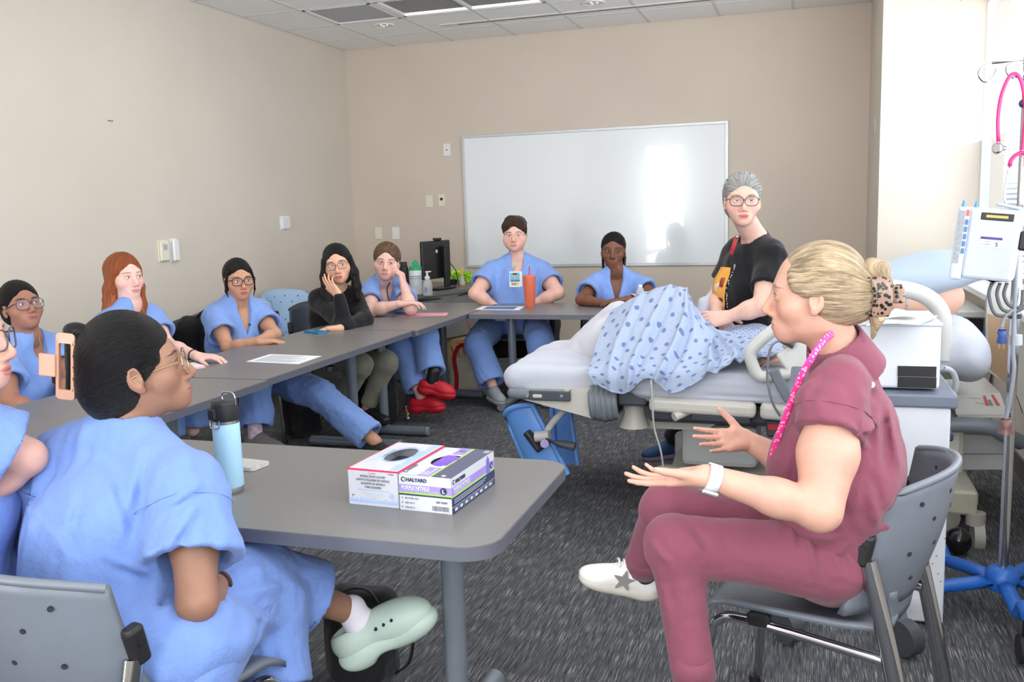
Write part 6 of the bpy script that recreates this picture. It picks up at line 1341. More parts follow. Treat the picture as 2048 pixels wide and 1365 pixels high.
# ------------------------------------------------------------------ the people
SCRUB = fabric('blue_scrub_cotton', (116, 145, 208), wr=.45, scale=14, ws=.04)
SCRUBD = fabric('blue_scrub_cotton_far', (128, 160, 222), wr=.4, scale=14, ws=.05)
def F1():
    fw = fdir(.93, -.33, .20); s = 1.0; hc = PD(276, 738, 2.03)
    J = dict(hc=hc, M=frame(fw), rs=PD(384, 985, 1.92), ls=PD(104, 930, 2.12), re=PD(394, 1205, 1.82), rw=PD(440, 1166, 2.03), le=PD(130, 1190, 2.2), lw=PD(330, 1180, 2.22),
             rh=PD(375, 1335, 1.86), lh=PD(225, 1325, 1.98), rk=PD(500, 1152, 2.22), ra=PD(704, 1224, 2.38), lk=PD(535, 1205, 2.20), la=PD(548, 1480, 2.10))
    B = Body('person', 'woman in blue scrubs with black hair in a beige claw clip, her back turned', J, neck=PD(250, 862, 2.05)); B.report(); R = B.root
    sk = skin('skin_warm_brown', (150, 110, 90), (142, 88, 84), (22, 16, 15), .12)
    B.skin_mesh(sk, .007, .0024, dict(r=dict(d=nrm(J['rw']-J['re'])+AR*.3, n=(0, 0, -1), curl=(.4, .5, .3)), l=dict(d=AR, n=(0, 0, -1), curl=(.3, .4, .3))), arm=1.0, nr=.050)
    ax_ = J['rs']-UP*.10; bk = np.stack([ARH, UP, -AFH], 1)
    fo = sumf(fan(ax_, bk, 5, .011, .09, .34, .5, .3), fan(PD(330, 1280, 1.8), bk, 6, .012, .09, .3, 2.0), fan(J['ls']-UP*.05, bk, 4, .010, .05, .30, 2.2))
    B.top(SCRUB, sleeve=.62, g=.022, loose=.045, sr=(.078, .096), h=.006, amp=.0055, seed=11, vneck=0, disp=sumf(fo, pxfold([(283, 885, 236, 1095, 16, .010), (215, 960, 250, 1075, 12, .008), (407, 965, 315, 1025, 10, .010), (395, 1010, 325, 1110, 11, .012), (335, 1085, 270, 1130, 10, .009), (150, 960, 120, 1110, 14, .008), (60, 1000, 150, 1130, 14, .007), (300, 1150, 200, 1110, 10, .008), (330, 840, 390, 930, 14, .006), (430, 990, 470, 1080, 12, .007), (380, 1150, 330, 1230, 10, .010)])), neck_gap=.006, seams=True)
    pf = sumf(fan(J['rk'], np.stack([nrm(J['ra']-J['rk']), UP, -AFH], 1), 6, .008, .12, .40, .4), fan(J['rh'], bk, 6, .010, .10, .34))
    B.pants(SCRUB, thigh=(.105, .092), shin=(.086, .098), seed=5, end=.62, amp=.006, disp=sumf(pf, pxfold([(470, 1190, 590, 1165, 11, .010), (470, 1215, 560, 1250, 10, .010), (400, 1290, 480, 1215, 12, .012), (380, 1340, 470, 1290, 12, .010), (560, 1140, 620, 1200, 12, .008), (520, 1260, 540, 1350, 12, .009), (440, 1330, 490, 1240, 10, .010)])), h=.0075)
    B.eyes(fw, (52, 34, 24)); B.glasses(mat('gold_wire', (196, 168, 120), .25, 1.0, var=0), hw=.027, hh=.026, r=.0013, pw=2.3, cz=-.010)
    hm = hairmat('hair_black', (5, 5, 5), (22, 20, 21), .32)
    L = [B.E((0, -.020, .040), (.083, .102, .098)), B.E((0, -.045, -.030), (.078, .072, .066), .03), B.E((0, -.078, -.02), (.060, .056, .075), .03)]
    L += [B.E((0, .119, -.058), (.070, .088, .122), .010, 's'), B.E((0, .06, -.12), (.10, .085, .085), .01, 's')] + [B.E((q*.088, .004, -.018), (.030, .017, .027), .006, 's') for q in (1, -1)]
    L += B.Cn([(.066, .036, .020), (.074, .022, .004), (.0745, .013, -.016)], [.016, .010, .005], .012)
    B.hair(L, hm, (0, -.85, -.18), h=.0034, amp=.0008, freq=34)
    # claw clip: a flat rounded frame with a tab, teeth behind
    CL = mat('claw_clip_beige', (184, 140, 116), .4, var=.02); M = np.stack([ARH, UP, -AFH], 1); M = M @ R3(0, 0, -.10) @ R3(0, -.15, 0); c_ = PD(129, 734, 1.97); hh, hw = .073, .022
    n_o = rrect(-hw, hw, -hh, hh, .009, 4); n_i = rrect(-hw+.009, hw-.007, -hh+.022, hh-.022, .003, 4); z = lambda y, k: .010*(1-(y/hh)**2)*0+k; n = len(n_o)
    b = MB(); P_ = [c_+M @ V(x, y, k-.10*(x*x)*20-.02*abs(y/hh)**2*.3) for pts, k in ((n_o, .004), (n_i, .004), (n_o, -.004), (n_i, -.004)) for x, y in pts]
    F_ = []
    for k in range(n): j = (k+1) % n; F_ += [(k, j, n+j, n+k), (2*n+k, 3*n+k, 3*n+j, 2*n+j), (k, 2*n+k, 2*n+j, j), (n+k, n+j, 3*n+j, 3*n+k)]
    b._add(P_, F_); cl = attach(b.build('claw_clip', CL), R)
    b = MB(); b.box(c_+M @ V(-hw-.018, 0, .0), (.040, .050, .007), M, .003, 2); b.build('tab', CL, cl); b = MB()
    for k in range(5): b.tube(bez([c_+M @ V(hw-.004, -.05+.025*k, 0), c_+M @ V(hw+.012, -.05+.025*k, -.02), c_+M @ V(hw+.006, -.05+.025*k, -.05)]), .003, 6)
    b.build('teeth', CL, cl)
    B.hair([rc(c_+M @ V(.010, .05, -.03), c_+M @ V(.010, -.05, -.03), .024, .024, .01), el(c_+M @ V(.012, .078, -.025), (.030, .018, .022), M, .02)], hm, (0, -.85, -.18), h=.0045, amp=.001, name='hair_bun')
    b = ring_band(J['re'], J['rw'], .80, .031, .012); attach(b.build('bracelet', mat('bracelet_dark', (60, 30, 34), .5, var=.3, vscale=200)), R)
    clog = mat('clog_pale_green', (190, 208, 196), .5, var=.02)
    def holes(o, W, M):
        b = MB()
        for k in range(3): p = W(.0455, .045+.024*k, -.040+.002*k); b.cyl(p-M[:, 0]*.004, p+M[:, 0]*.0065, .0042, n=10)
        b.build('vent_holes', mat('hole_dark', (34, 37, 44), .8, var=0), o)
    shoe(R, J['ra']+AR*.012-AU*.010, AR*.87+AU*.42-AF*.05, -AR*.42+AU*.87-AF*.12, clog, clog, 'clog', .97, h=.005, sot=.02, sock=mat('white_sock', (226, 222, 230), .9, bump=.2), acc=holes)
    shoe(R, PZ(575, 1500, .09), AR*.6+AF*.6, UP, clog, clog, 'clog', 1.0, h=.008)
F1()
def F2():
    fw = fdir(-.94, -.34, -.03); s = 1.0; hc = PD(1629, 585, 2.08)
    J = dict(hc=hc, M=frame(fw), ls=PD(1672, 782, 1.97), rs=PD(1690, 765, 2.31), le=PD(1640, 1022, 1.90), lw=PD(1412, 953, 1.90), re=PD(1606, 945, 2.36), rw=PD(1492, 880, 2.36),
             lh=PD(1662, 1126, 2.11), rh=PD(1655, 1116, 2.35), lk=PD(1346, 1086, 2.08), la=PD(1388, 1352, 2.06), rk=PD(1334, 1012, 2.28), ra=PD(1286, 1128, 2.40))
    B = Body('person', 'woman in rose scrubs talking with open hands, blonde hair in a leopard clip', J, drop=.018); B.report(); R = B.root
    sk = skin('skin_fair', (204, 157, 138), (186, 116, 112), (132, 104, 80), .25)
    B.skin_mesh(sk, .007, .0024, dict(l=dict(s=.90, spread=.04, d=-AR*.90-AU*.12+AF*.36, n=AU*.95-AF*.25+AR*.1, curl=[(.05, .10, .15), (.10, .20, .2), (.16, .28, .25), (.2, .3, .3)], thumb=(.55, .45)),
                                      r=dict(s=.88, d=-AR*.88+AU*.02-AF*.42, n=-AF*.80+AU*.28-AR*.3, curl=[(-.05, .10, .1), (.0, .1, .1), (.05, .12, .1), (.1, .15, .15)], spread=.13, thumb=(.95, .1))), handfine=.0034, arm=1.04, armu=1.30, nr=.052, face=dict(nose=1.1, jaw=.98))
    ROSE_ = fabric('rose_scrub_cloth', (132, 73, 90), wr=.3, scale=13, ws=.04)
    sd = np.stack([ARH, UP, -AFH], 1); fo = sumf(fan(PD(1790, 790, 2.1), sd, 7, .010, .04, .42, 1.2), fan(J['ls']-UP*.07+ARH*.02, sd, 5, .008, .05, .26, .4), fan(PD(1720, 1080, 1.98), sd, 8, .010, .04, .22, .2))
    B.top(ROSE_, sleeve=.30, g=.014, loose=.022, sr=(.064, .078), h=.006, amp=.004, seed=21, vneck=0, seams=True, disp=sumf(fo, pxfold([(1775, 800, 1800, 940, 8, .012), (1755, 810, 1760, 960, 9, .010), (1700, 880, 1690, 1010, 10, .009), (1735, 960, 1760, 1060, 10, .009), (1700, 850, 1740, 900, 8, .008), (1580, 900, 1565, 980, 9, .008), (1640, 740, 1600, 800, 10, .006)])), extra=[el(B.msh-B.s*.19-B.f*.065, (.125, .085, .17), B.M, .06)], neck_gap=.004, hem=(B.mhip+B.s*.03, -B.s))
    B.pants(ROSE_, thigh=(.088, .060), shin=(.058, .048), g=.010, seed=8, end=.90, amp=.0045, h=.0065, disp=pxfold([(1600, 1000, 1640, 1170, 8, .012), (1625, 1000, 1690, 1160, 8, .012), (1580, 1030, 1590, 1100, 7, .008), (1660, 1080, 1720, 1090, 8, .009), (1490, 960, 1400, 975, 12, .006), (1350, 1040, 1420, 1120, 10, .008), (1300, 1080, 1340, 1130, 8, .009), (1320, 1150, 1340, 1250, 10, .006), (1660, 1060, 1720, 1140, 7, .008)]))
    nb_ = B.HW(0, -.018, -.062); nd = nrm(nb_-B.neck); attach(solid('collar', [([cc(B.neck-nd*.005, B.neck+nd*.098, .090, .0665, .02, rd=.004)], .01)], .0045, ROSE_, None, (), None, None, 0, [cc(B.neck-nd*.06, B.neck+nd*.13, .082, .056, .004, 's'), el(B.neck+nd*.07+fw*.080, (.018, .03, .045), B.M, .01, 's')]), R)
    for q in 'lr':
        d = nrm(J[q+'a']-J[q+'k']); b = ring_band(J[q+'k'], J[q+'a'], .93, .043, .062, .007, 24); attach(b.build('cuff', ROSE_), R)
    B.eyes(fw, (84, 110, 130))
    hm = hairmat('hair_blonde', (92, 76, 62), (204, 180, 146), .42, 12)
    L = [B.E((0, -.019, .030), (.0785, .096, .088)), B.E((0, -.040, -.018), (.074, .075, .062), .03), B.E((0, -.095, -.012), (.045, .040, .055), .03)]
    L += [B.E((0, .112, -.062), (.074, .085, .118), .010, 's'), B.E((0, .075, -.125), (.10, .085, .085), .01, 's')] + [B.E((q*.088, .008, -.016), (.034, .020, .034), .006, 's') for q in (1, -1)]
    L += B.Cn([(-.060, .048, .052), (-.067, .042, .034), (-.071, .034, .020), (-.076, .012, .010), (-.078, -.012, .014)], [.008, .010, .011, .012, .010], .014) + B.Cn([(.060, .048, .052), (.067, .042, .034), (.071, .034, .020), (.076, .012, .010), (.078, -.012, .014)], [.008, .010, .011, .012, .010], .014)
    B.hair(L, hm, (0, -.97, -.06), h=.0036, amp=.0006, freq=26, edge=1.25, tous=.0012)
    L = B.Cn([(0, -.100, .020), (0, -.122, .055), (0, -.142, .050), (0, -.146, .018), (0, -.130, -.01)], [.016, .018, .017, .017, .016], .01)+B.Cn([(-.006, -.128, -.02), (-.01, -.132, -.06), (-.012, -.122, -.105)], [.018, .015, .005], .01)
    fl = lambda q: np.stack([q[..., 0]*9+q[..., 1]*5, q[..., 2]*3, 0*q[..., 0]], -1)
    B.hair(L, hm, (0, -.97, 0), h=.004, amp=.0012, freq=40, name='hair_twist', flow=fl)
    LEO = NT('leopard_acetate'); vo = LEO.add('ShaderNodeTexVoronoi', feature='F1'); vo.inputs['Scale'].default_value = 105; LEO.link(LEO.coord(), vo.inputs['Vector'])
    LEO.link(LEO.ramp(vo.outputs['Distance'], [(.38, lin((22, 18, 18))), (.48, lin((150, 122, 106)))]), LEO.b.inputs['Base Color']); LEO.b.inputs['Roughness'].default_value = .2; LEO = LEO.m
    for q in (-1, 1):
        def sh(u, v): a = -1.0+2.0*v; x = q*(.034+.010*math.cos(a*1.2)); y = -.118-.022*math.cos(a)+(.028*(1-u))*(1 if True else 0)-.012; z = -.010+.052*math.sin(a); return B.HW(x+q*.006*u, y-.012*u, z), J['M'] @ nrm((q, -.3, 0))
        b = MB(); b.quadgrid(sh, 5, 14, .004); cp = attach(b.build('claw_clip', LEO), R)
        b = MB()
        for k in range(4): z = -.045+.024*k; b.tube(bez([B.HW(q*.040, -.120, z), B.HW(q*.034, -.096, z), B.HW(q*.018, -.086, z)]), .0034, 6)
        b.build('teeth', LEO, cp)
        b = MB(); b.box(B.HW(q*.030, -.166, -.008), (.010, .044, .036), J['M'] @ R3(0, 0, q*.25), .004); b.build('tab', LEO, cp)
    b = MB(); b.sph(B.HW(-.083, .001, -.048), .0026, 10, 8); attach(b.build('earring', mat('silver', (220, 220, 222), .15, 1.0, var=0)), R)
    b = ring_band(J['le'], J['lw'], .945, .0275, .026, .003); wt = attach(b.build('watch_band', mat('watch_band_white', (224, 228, 238), .4, var=0)), R)
    d = nrm(J['lw']-J['le']); c_ = J['le']+(J['lw']-J['le'])*.945; dn = nrm(-AU-AF*.2); dn = nrm(dn-(dn @ d)*d); b = MB(); b.box(c_+dn*.033, (.036, .034, .010), np.stack([d, np.cross(dn, d), dn], 1), .004, 2); b.build('watch_case', mat('watch_silver', (210, 212, 216), .2, .8, var=0), wt)
    PK = NT('pink_lanyard'); vo = PK.add('ShaderNodeTexVoronoi', feature='F1'); vo.inputs['Scale'].default_value = 120; PK.link(PK.coord(), vo.inputs['Vector']); PK.link(PK.ramp(vo.outputs['Distance'], [(.3, lin((252, 170, 206))), (.4, lin((246, 60, 150)))]), PK.b.inputs['Base Color'])
    b = MB(); b.tube(bez([PD(1668, 664, 2.05), PD(1648, 682, 1.99), PD(1626, 712, 1.965), PD(1603, 752, 1.985), PD(1584, 800, 2.02), PD(1566, 850, 2.05), PD(1551, 892, 2.09), PD(1541, 935, 2.12), PD(1536, 965, 2.13)], 6), .0085, 8, flat=.25, up=(0, 1, 0)); attach(b.build('lanyard', PK.m), R)
    TB = B.torso(.014, .022)+[el(B.msh-B.s*.19-B.f*.065, (.125, .085, .17), B.M, .06)]; dd = next((x for x in np.linspace(1.8, 2.5, 280) if float(sdf_eval([(TB, .01)], PD(1742, 770, x)[None, None, :])[0, 0]) < .004), 2.1); q_ = PD(1742, 770, dd); b = MB(); b.cyl(q_-AF*.004+ARH*.002, q_+AF*.002, .0065, n=14); attach(b.build('snap_button', mat('button_pale', (206, 196, 214), .3)), R)
    wh = mat('white_leather', (232, 230, 226), .45, var=.03); gs = mat('sneaker_sole', (206, 200, 190), .6)
    def star(o, W, M):
        b = MB(); pts = []
        for k in range(10): a = PI/2+2*PI*k/10; r = .030 if k % 2 == 0 else .0125; pts.append((r*math.cos(a), r*math.sin(a)))
        c_ = W(-.039, .055, -.045); Ms = np.stack([M[:, 1], M[:, 2], -M[:, 0]], 1); b.prism(pts, -.004, .0035, Ms, c_); b.build('star_patch', mat('star_grey', (138, 134, 130), .6), o)
        b = MB()
        for k in range(4): b.tube(bez([W(-.022, .075-.018*k, -.006-.002*k+(.0 if k else -.004)), W(0, .078-.018*k, .003), W(.022, .075-.018*k, -.006)]), .0032, 6)
        b.build('laces', wh, o)
    shoe(R, J['ra']+V(0, 0, -.005), -AR*.93+AU*.22-AF*.1, AU*.95+AR*.15-AF*.25, wh, gs, 'sneaker', .85, h=.005, sock=mat('navy_sock', (36, 40, 60), .9), acc=star)
    shoe(R, PZ(1398, 1440, .09)+V(0, 0, .0), -AR, UP, wh, gs, 'sneaker', .98, h=.008)
    make_chair('grey stacking chair carrying the woman in rose scrubs', GREYP, (.020, 2.367, 0), 1.32)
F2()
def scrub_person(label, J, size, hs, skn, hairfn, iris, gaze, glasses=None, fat=1.0, hands=None, vneck=.095, seed=1, shirt=None, sleeve=.6, pantm=None, h=.009, hf=.0036, face=None, legs=True, arm=1.0, sr=(.066, .082), topk=None, pk=None, long=False, lanyard=None):
    j = {k: v for k, v in J.items()}; ms = (j['ls']+j['rs'])/2; up_ = nrm(ms-(j['lh']+j['rh'])/2); B = Body('person', label, J, size, fat, hs=hs, drop=.026, neck=ms+up_*(.080 if vneck > 0 else .045)*size); B.report()
    B.skin_mesh(skn, .0085, hf, hands, arm=arm, face=face, handfine=.0052 if hands else None)
    k = dict(sleeve=sleeve, g=.016, loose=.030, sr=sr, h=h, amp=.005, seed=seed, vneck=vneck, vw=.042); k.update(topk or {})
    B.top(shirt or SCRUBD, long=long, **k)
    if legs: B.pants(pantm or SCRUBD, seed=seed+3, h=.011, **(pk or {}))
    B.eyes(gaze, iris); hairfn(B)
    if glasses: B.glasses(**glasses)
    return B
FR_ = mat('glasses_black', (24, 22, 24), .3, var=0)
def hair_back(m, g=.012, bun=(0, -.105, -.03), br=.034, hl=.0, pole=(0, -.9, -.2), amp=.0014, ears=True, h=.0048):
    def f(B):
        L = [B.E((0, -.018, .034), (.0750+g*.9, .090+g, .084+g)), B.E((0, -.034, -.028), (.0735, .070, .062), .03), B.E(bun, br, .02)]
        L += [B.E((0, .112, -.052+hl), (.066, .085, .129), .008, 's'), B.E((0, .06, -.118), (.10, .08, .08), .01, 's')]
        if ears: L += [B.E((q*.088, .006, -.014), (.032, .019, .031), .006, 's') for q in (1, -1)]
        B.hair(L, m, pole, h=h, amp=amp)
    return f
def hair_long(m, g=.012, sides=(), part=0.0, hl=.0, h=.0052):
    """straight hair hanging: sides = chains of head-frame points with radii"""
    def f(B):
        L = [B.E((0, -.018, .032), (.0765+g, .090+g, .085+g)), B.E((0, -.036, -.045), (.074+g*.6, .072, .085), .03)]
        L += [B.E((0, .112, -.050+hl), (.058, .085, .126), .008, 's'), B.E((0, .09, -.15), (.052, .10, .12), .01, 's')]
        for pts, rs in sides: L += [rc(p if len(p) == 4 else B.HW(*p), B.HW(*q), r0*B.hs, r1*B.hs, .02) for p, q, r0, r1 in zip(pts[:-1], pts[1:], rs[:-1], rs[1:])]
        fl = lambda q: np.stack([np.arctan2(q[..., 0], q[..., 1]-.02)*1.4, np.minimum(q[..., 2]*3, .35), 0*q[..., 0]], -1)
        B.hair(L, m, (0, 0, -1), h=h, amp=.0016, flow=fl)
    return f
HB = hairmat('hair_dark_brown', (22, 15, 12), (84, 60, 48), .42, 12); HK = hairmat('hair_near_black', (7, 6, 7), (26, 23, 24)); HR = hairmat('hair_copper', (104, 48, 22), (186, 104, 58), .4, 22); HM = hairmat('hair_brown', (46, 33, 25), (128, 98, 74), .42, 12); HG = hairmat('hair_silver', (84, 81, 80), (184, 182, 180), .42, 12)
def short():
    d, s, hs = 7.15, 1.06, 1.10; f = fdir(-.12, 1, .05); hc, M = face_at(1027, 471, d-.1, f, hs)
    J = dict(hc=hc, M=M, rs=PD(986, 535, 7.2), ls=PD(1082, 535, 7.2), re=PD(950, 588, 7.0), le=PD(1116, 586, 7.0), rw=PD(992, 614, 7.05), lw=PD(1058, 612, 7.05), rh=PD(994, 640, 7.25), lh=PD(1066, 640, 7.25), rk=PD(955, 688, 6.75), ra=PD(985, 772, 6.62), lk=PD(1080, 680, 6.7), la=PD(1092, 775, 6.7))
    sk = skin('skin_fair_rosy', (226, 178, 162), (196, 118, 112), (64, 46, 38), .35)
    def hr(B):
        L = [B.E((0, -.018, .036), (.085, .097, .094)), B.E((0, -.05, -.01), (.074, .055, .055), .03), B.E((.004, .004, .078), (.080, .088, .058), .04), B.E((.018, .050, .108), (.040, .034, .026), .03), B.E((-.03, .045, .100), (.035, .034, .022), .03)]
        L += [B.E((0, .118, -.050), (.069, .085, .124), .008, 's'), B.E((0, .02, -.105), (.10, .12, .065), .01, 's')]+[B.E((q*.088, .004, -.016), (.026, .022, .036), .006, 's') for q in (1, -1)]
        B.hair(L, HB, (0, -.6, -.6), h=.0048, amp=.003, freq=14, tous=.006)
    B = scrub_person('short haired person in blue scrubs with an ID badge, seated before the whiteboard', J, s, hs, sk, hr, (70, 84, 96), fdir(.1, 1), dict(m=mat('wire_pale_gold', (200, 180, 165), .3, .7, var=0), hw=.0255, hh=.022, r=.0011, pw=2.3), fat=1.38, arm=1.25, sr=(.082, .096), seed=31, face=dict(full=1.0, jaw=1.1, fw=1.05),
        hands=None, pk=dict(thigh=(.112, .092), shin=(.090, .100), amp=.006, end=.95), sleeve=.62, vneck=.10)
    R = B.root; q = lambda u, v, dy=0: PD(u, v, 6.93+dy)
    b = MB(); b.cyl(q(1030, 528, .02), q(1030, 528, -.01), .022, n=18); rl = attach(b.build('badge_reel', mat('reel_grey', (172, 170, 160), .4)), R)
    b = MB(); b.tube([q(1029, 534), q(1028, 545)], .006, 6); b.build('reel_cord', mat('reel_grey', (172, 170, 160), .4), rl)
    Mb = np.stack([ARH, UP, -AFH], 1); c_ = q(1030, 559); b = MB(); b.box(c_+ARH*.012+AFH*.008, (.085, .116, .004), Mb, .001); b.box(c_, (.085, .118, .004), Mb @ R3(0, 0, -.03), .001); bd = attach(b.build('id_badge', PLW), R)
    for nm, x, y, w, h_, m in (('badge_panel', 0, .020, .072, .062, mat('badge_blue', (92, 178, 214), .4)), ('portrait', 0, .022, .030, .034, mat('portrait_skin', (206, 160, 140), .5)), ('portrait_hair', 0, .040, .034, .012, HB), ('name_bar', 0, -.012, .07, .010, mat('badge_blue_dark', (40, 110, 170), .4)), ('colour_bar', -.02, -.034, .018, .018, mat('bar_orange', (228, 120, 70), .4)), ('colour_bar', .0, -.034, .018, .018, mat('bar_green', (120, 170, 110), .4)), ('colour_bar', .02, -.034, .018, .018, mat('bar_yellow', (232, 196, 96), .4))):
        b = MB(); b.box(c_+Mb @ V(x, y, .0035+(.001 if 'portrait' in nm else 0)), (w, h_, .002), Mb); b.build(nm, m, bd)
    shoe(R, J['ra']+V(0, 0, .0), ARH*.35-AFH*.9, UP, mat('grey_sneaker', (150, 156, 162), .7, bump=.3), mat('grey_sole', (176, 180, 184), .6), 'sneaker', 1.1, h=.008)
    shoe(R, J['la'], -AFH, UP, mat('grey_sneaker', (150, 156, 162), .7, bump=.3), mat('grey_sole', (176, 180, 184), .6), 'sneaker', 1.1, h=.009)
short()
def braid():
    d, s, hs = 6.92, 1.10, 1.13; f = fdir(-.18, 1, .0); hc, M = face_at(1225, 503, d-.1, f, hs, .03)
    J = dict(hc=hc, M=M, rs=PD(1192, 562, 6.95), ls=PD(1270, 562, 6.95), re=PD(1162, 600, 6.72), le=PD(1312, 592, 6.78), rw=PD(1206, 607, 6.55), lw=PD(1256, 599, 6.52), rh=PD(1200, 655, 7.1), lh=PD(1262, 655, 7.1), rk=PD(1192, 680, 6.55), ra=PD(1196, 775, 6.6), lk=PD(1262, 680, 6.55), la=PD(1262, 775, 6.6))
    sk = skin('skin_deep_brown', (120, 78, 60), (132, 78, 72), (14, 10, 10), .08)
    def hr(B):
        hair_back(HK, .008, (0, -.09, -.03), .045, amp=.0022, h=.0046)(B)
        for q, x in ((1, .062), (-1, -.066), (-1, -.05)):
            b = MB(); pts = bez([B.HW(x, -.03, .0), B.HW(x*1.12, -.03, -.05), B.HW(x*1.1, -.02, -.10), B.HW(x*1.05, -.02, -.145)], 5); b.tube(pts, [.011*hs*(1-.02*i)*(1+.18*(i % 2)) for i in range(len(pts))], 7); attach(b.build('braid', HK), B.root)
    B = scrub_person('woman with black braids in blue scrubs, hands on the table by the whiteboard', J, s, hs, sk, hr, (30, 20, 16), fdir(.05, 1), seed=37, hands=dict(r=dict(d=ARH-AFH*.25+UP*-.05, n=(0, 0, -1), curl=(.15, .25, .2)), l=dict(d=-ARH-AFH*.2, n=(0, 0, -1), curl=(.2, .3, .2))), vneck=.125, sr=(.070, .088), arm=.95)
    b = ring_band(J['le'], J['lw'], .84, .030*s, .03, .003); w = attach(b.build('watch_band', mat('watch_band_pink', (226, 196, 204), .4, var=0)), B.root); c_ = J['le']+(J['lw']-J['le'])*.84-AF*.034*s; b = MB(); b.box(c_, (.036, .012, .04), np.stack([ARH, AFH, UP], 1), .004); b.build('watch_face', BLK, w)
    for q in 'rl': shoe(B.root, J[q+'a'], -AFH, UP, BLK, BLK, 'sneaker', 1.05, h=.009)
braid()
def cheek():
    d, s, hs = 6.6, 1.10, 1.12; f = fdir(.06, 1, .02); hc, M = face_at(771, 526, d-.1, f, hs, .10)
    J = dict(hc=hc, M=M, rs=PD(740, 578, 6.66), ls=PD(798, 576, 6.72), re=PD(742, 622, 6.42), le=PD(821, 617, 6.40), rw=PD(797, 609, 6.36), lw=PD(808, 572, 6.53), rh=PD(745, 655, 6.9), lh=PD(795, 655, 6.9), rk=PD(800, 690, 6.35), ra=PD(842, 792, 6.22), lk=PD(848, 672, 6.32), la=PD(866, 758, 6.16))
    sk = skin('skin_fair_pink', (228, 184, 172), (204, 128, 126), (104, 78, 62), .35)
    def hr(B):
        hair_back(HM, .015, (.03, -.09, .01), .05, amp=.0022)(B)
    B = scrub_person('woman in blue scrubs and red clogs, cheek propped on her left hand', J, s, hs, sk, hr, (70, 70, 66), fdir(.5, 1), seed=41, hands=dict(l=dict(d=UP*.95-ARH*.16+AFH*.1, n=-ARH*.8-UP*.2+AFH*.3, curl=(.9, 1.0, .6), s=.9, thumb=(.5, .3)), r=dict(d=ARH+UP*.1, n=(0, 0, -1), curl=(.3, .5, .4))), vneck=.10, sr=(.070, .085), arm=1.08, face=dict(full=.5), pk=dict(thigh=(.102, .088), shin=(.082, .088), end=.86))
    b = MB(); b.tube(bez([B.HW(-.03, .02, -.13), PD(774, 580, 6.50), PD(779, 606, 6.46)]), .005, 6); attach(b.build('badge_cord', BLK), B.root)
    rc_ = mat('clog_red', (204, 28, 48), .5, var=.03)
    def acc(o, W, M):
        b = MB()
        for k in range(7): a = -1.2+.4*k; b.sph(W(.042*math.sin(a), .02+.03*math.cos(a), -.022), .0048, 8, 6)
        b.build('studs', mat('silver', (220, 220, 222), .15, 1.0, var=0), o)
    shoe(B.root, J['la'], ARH*.92-AFH*.15-UP*.25, UP*.95+ARH*.2, rc_, rc_, 'clog', .90, h=.006, sor=.0425, sock=BLK, acc=acc); shoe(B.root, J['ra'], ARH*.9-AFH*.3, UP, rc_, rc_, 'clog', .90, h=.006, acc=acc)
cheek()
def sweater():
    d, s, hs = 6.0, 1.08, 1.10; f = fdir(.10, 1, .0); hc, M = face_at(673, 531, d-.1, f, hs, -.14)
    J = dict(hc=hc, M=M, rs=PD(636, 594, 6.08), ls=PD(710, 592, 6.14), re=PD(688, 652, 5.80), le=PD(730, 640, 5.98), rw=PD(678, 593, 5.80), lw=PD(684, 656, 5.74), rh=PD(640, 690, 6.35), lh=PD(700, 690, 6.35), rk=PD(722, 730, 5.72), ra=PD(680, 812, 5.82), lk=PD(772, 725, 5.85), la=PD(735, 815, 5.95))
    sk = skin('skin_light_tan', (222, 172, 146), (196, 92, 96), (26, 20, 20), .2)
    side = [(((.070, .02, .03), (.086, .02, -.06), (.095, .03, -.16), (.09, .06, -.27)), (.022, .028, .034, .022)), (((-.070, .02, .03), (-.086, .015, -.06), (-.085, .02, -.15), (-.08, .03, -.22)), (.022, .026, .028, .02))]
    bl = fabric('black_knit', (22, 22, 25), wr=.3, scale=12, weave=500); tr = fabric('olive_grey_twill', (128, 126, 112), wr=.3)
    B = scrub_person('woman in a black sweater with long black hair and glasses, chin on her hand', J, s, hs, sk, hair_long(HK, .010, side), (30, 22, 20), fdir(.7, 1), dict(m=FR_, hw=.0265, hh=.0195, r=.0014, pw=3.2), seed=47, long=True, shirt=bl, pantm=tr, vneck=.0,
        hands=dict(r=dict(s=.88, spread=.03, d=UP*.80-ARH*.58+AFH*.05, n=AFH*.6+ARH*.5-UP*.2, curl=[(.15, .25, .2), (.2, .3, .2), (.3, .4, .3), (.4, .5, .3)], thumb=(.6, .3)), l=dict(d=-ARH-AFH*.1, n=(0, 0, -1), curl=(.35, .5, .4))), pk=dict(thigh=(.088, .070), shin=(.062, .050), end=.95, cuff=False), arm=.92, topk=dict(amp=.003, neck_gap=.004, h=.008))
    for q in 'rl': shoe(B.root, J[q+'a'], ARH*.7-AFH*.5, UP, BLK, BLK, 'sneaker', 1.0, h=.009)
sweater()
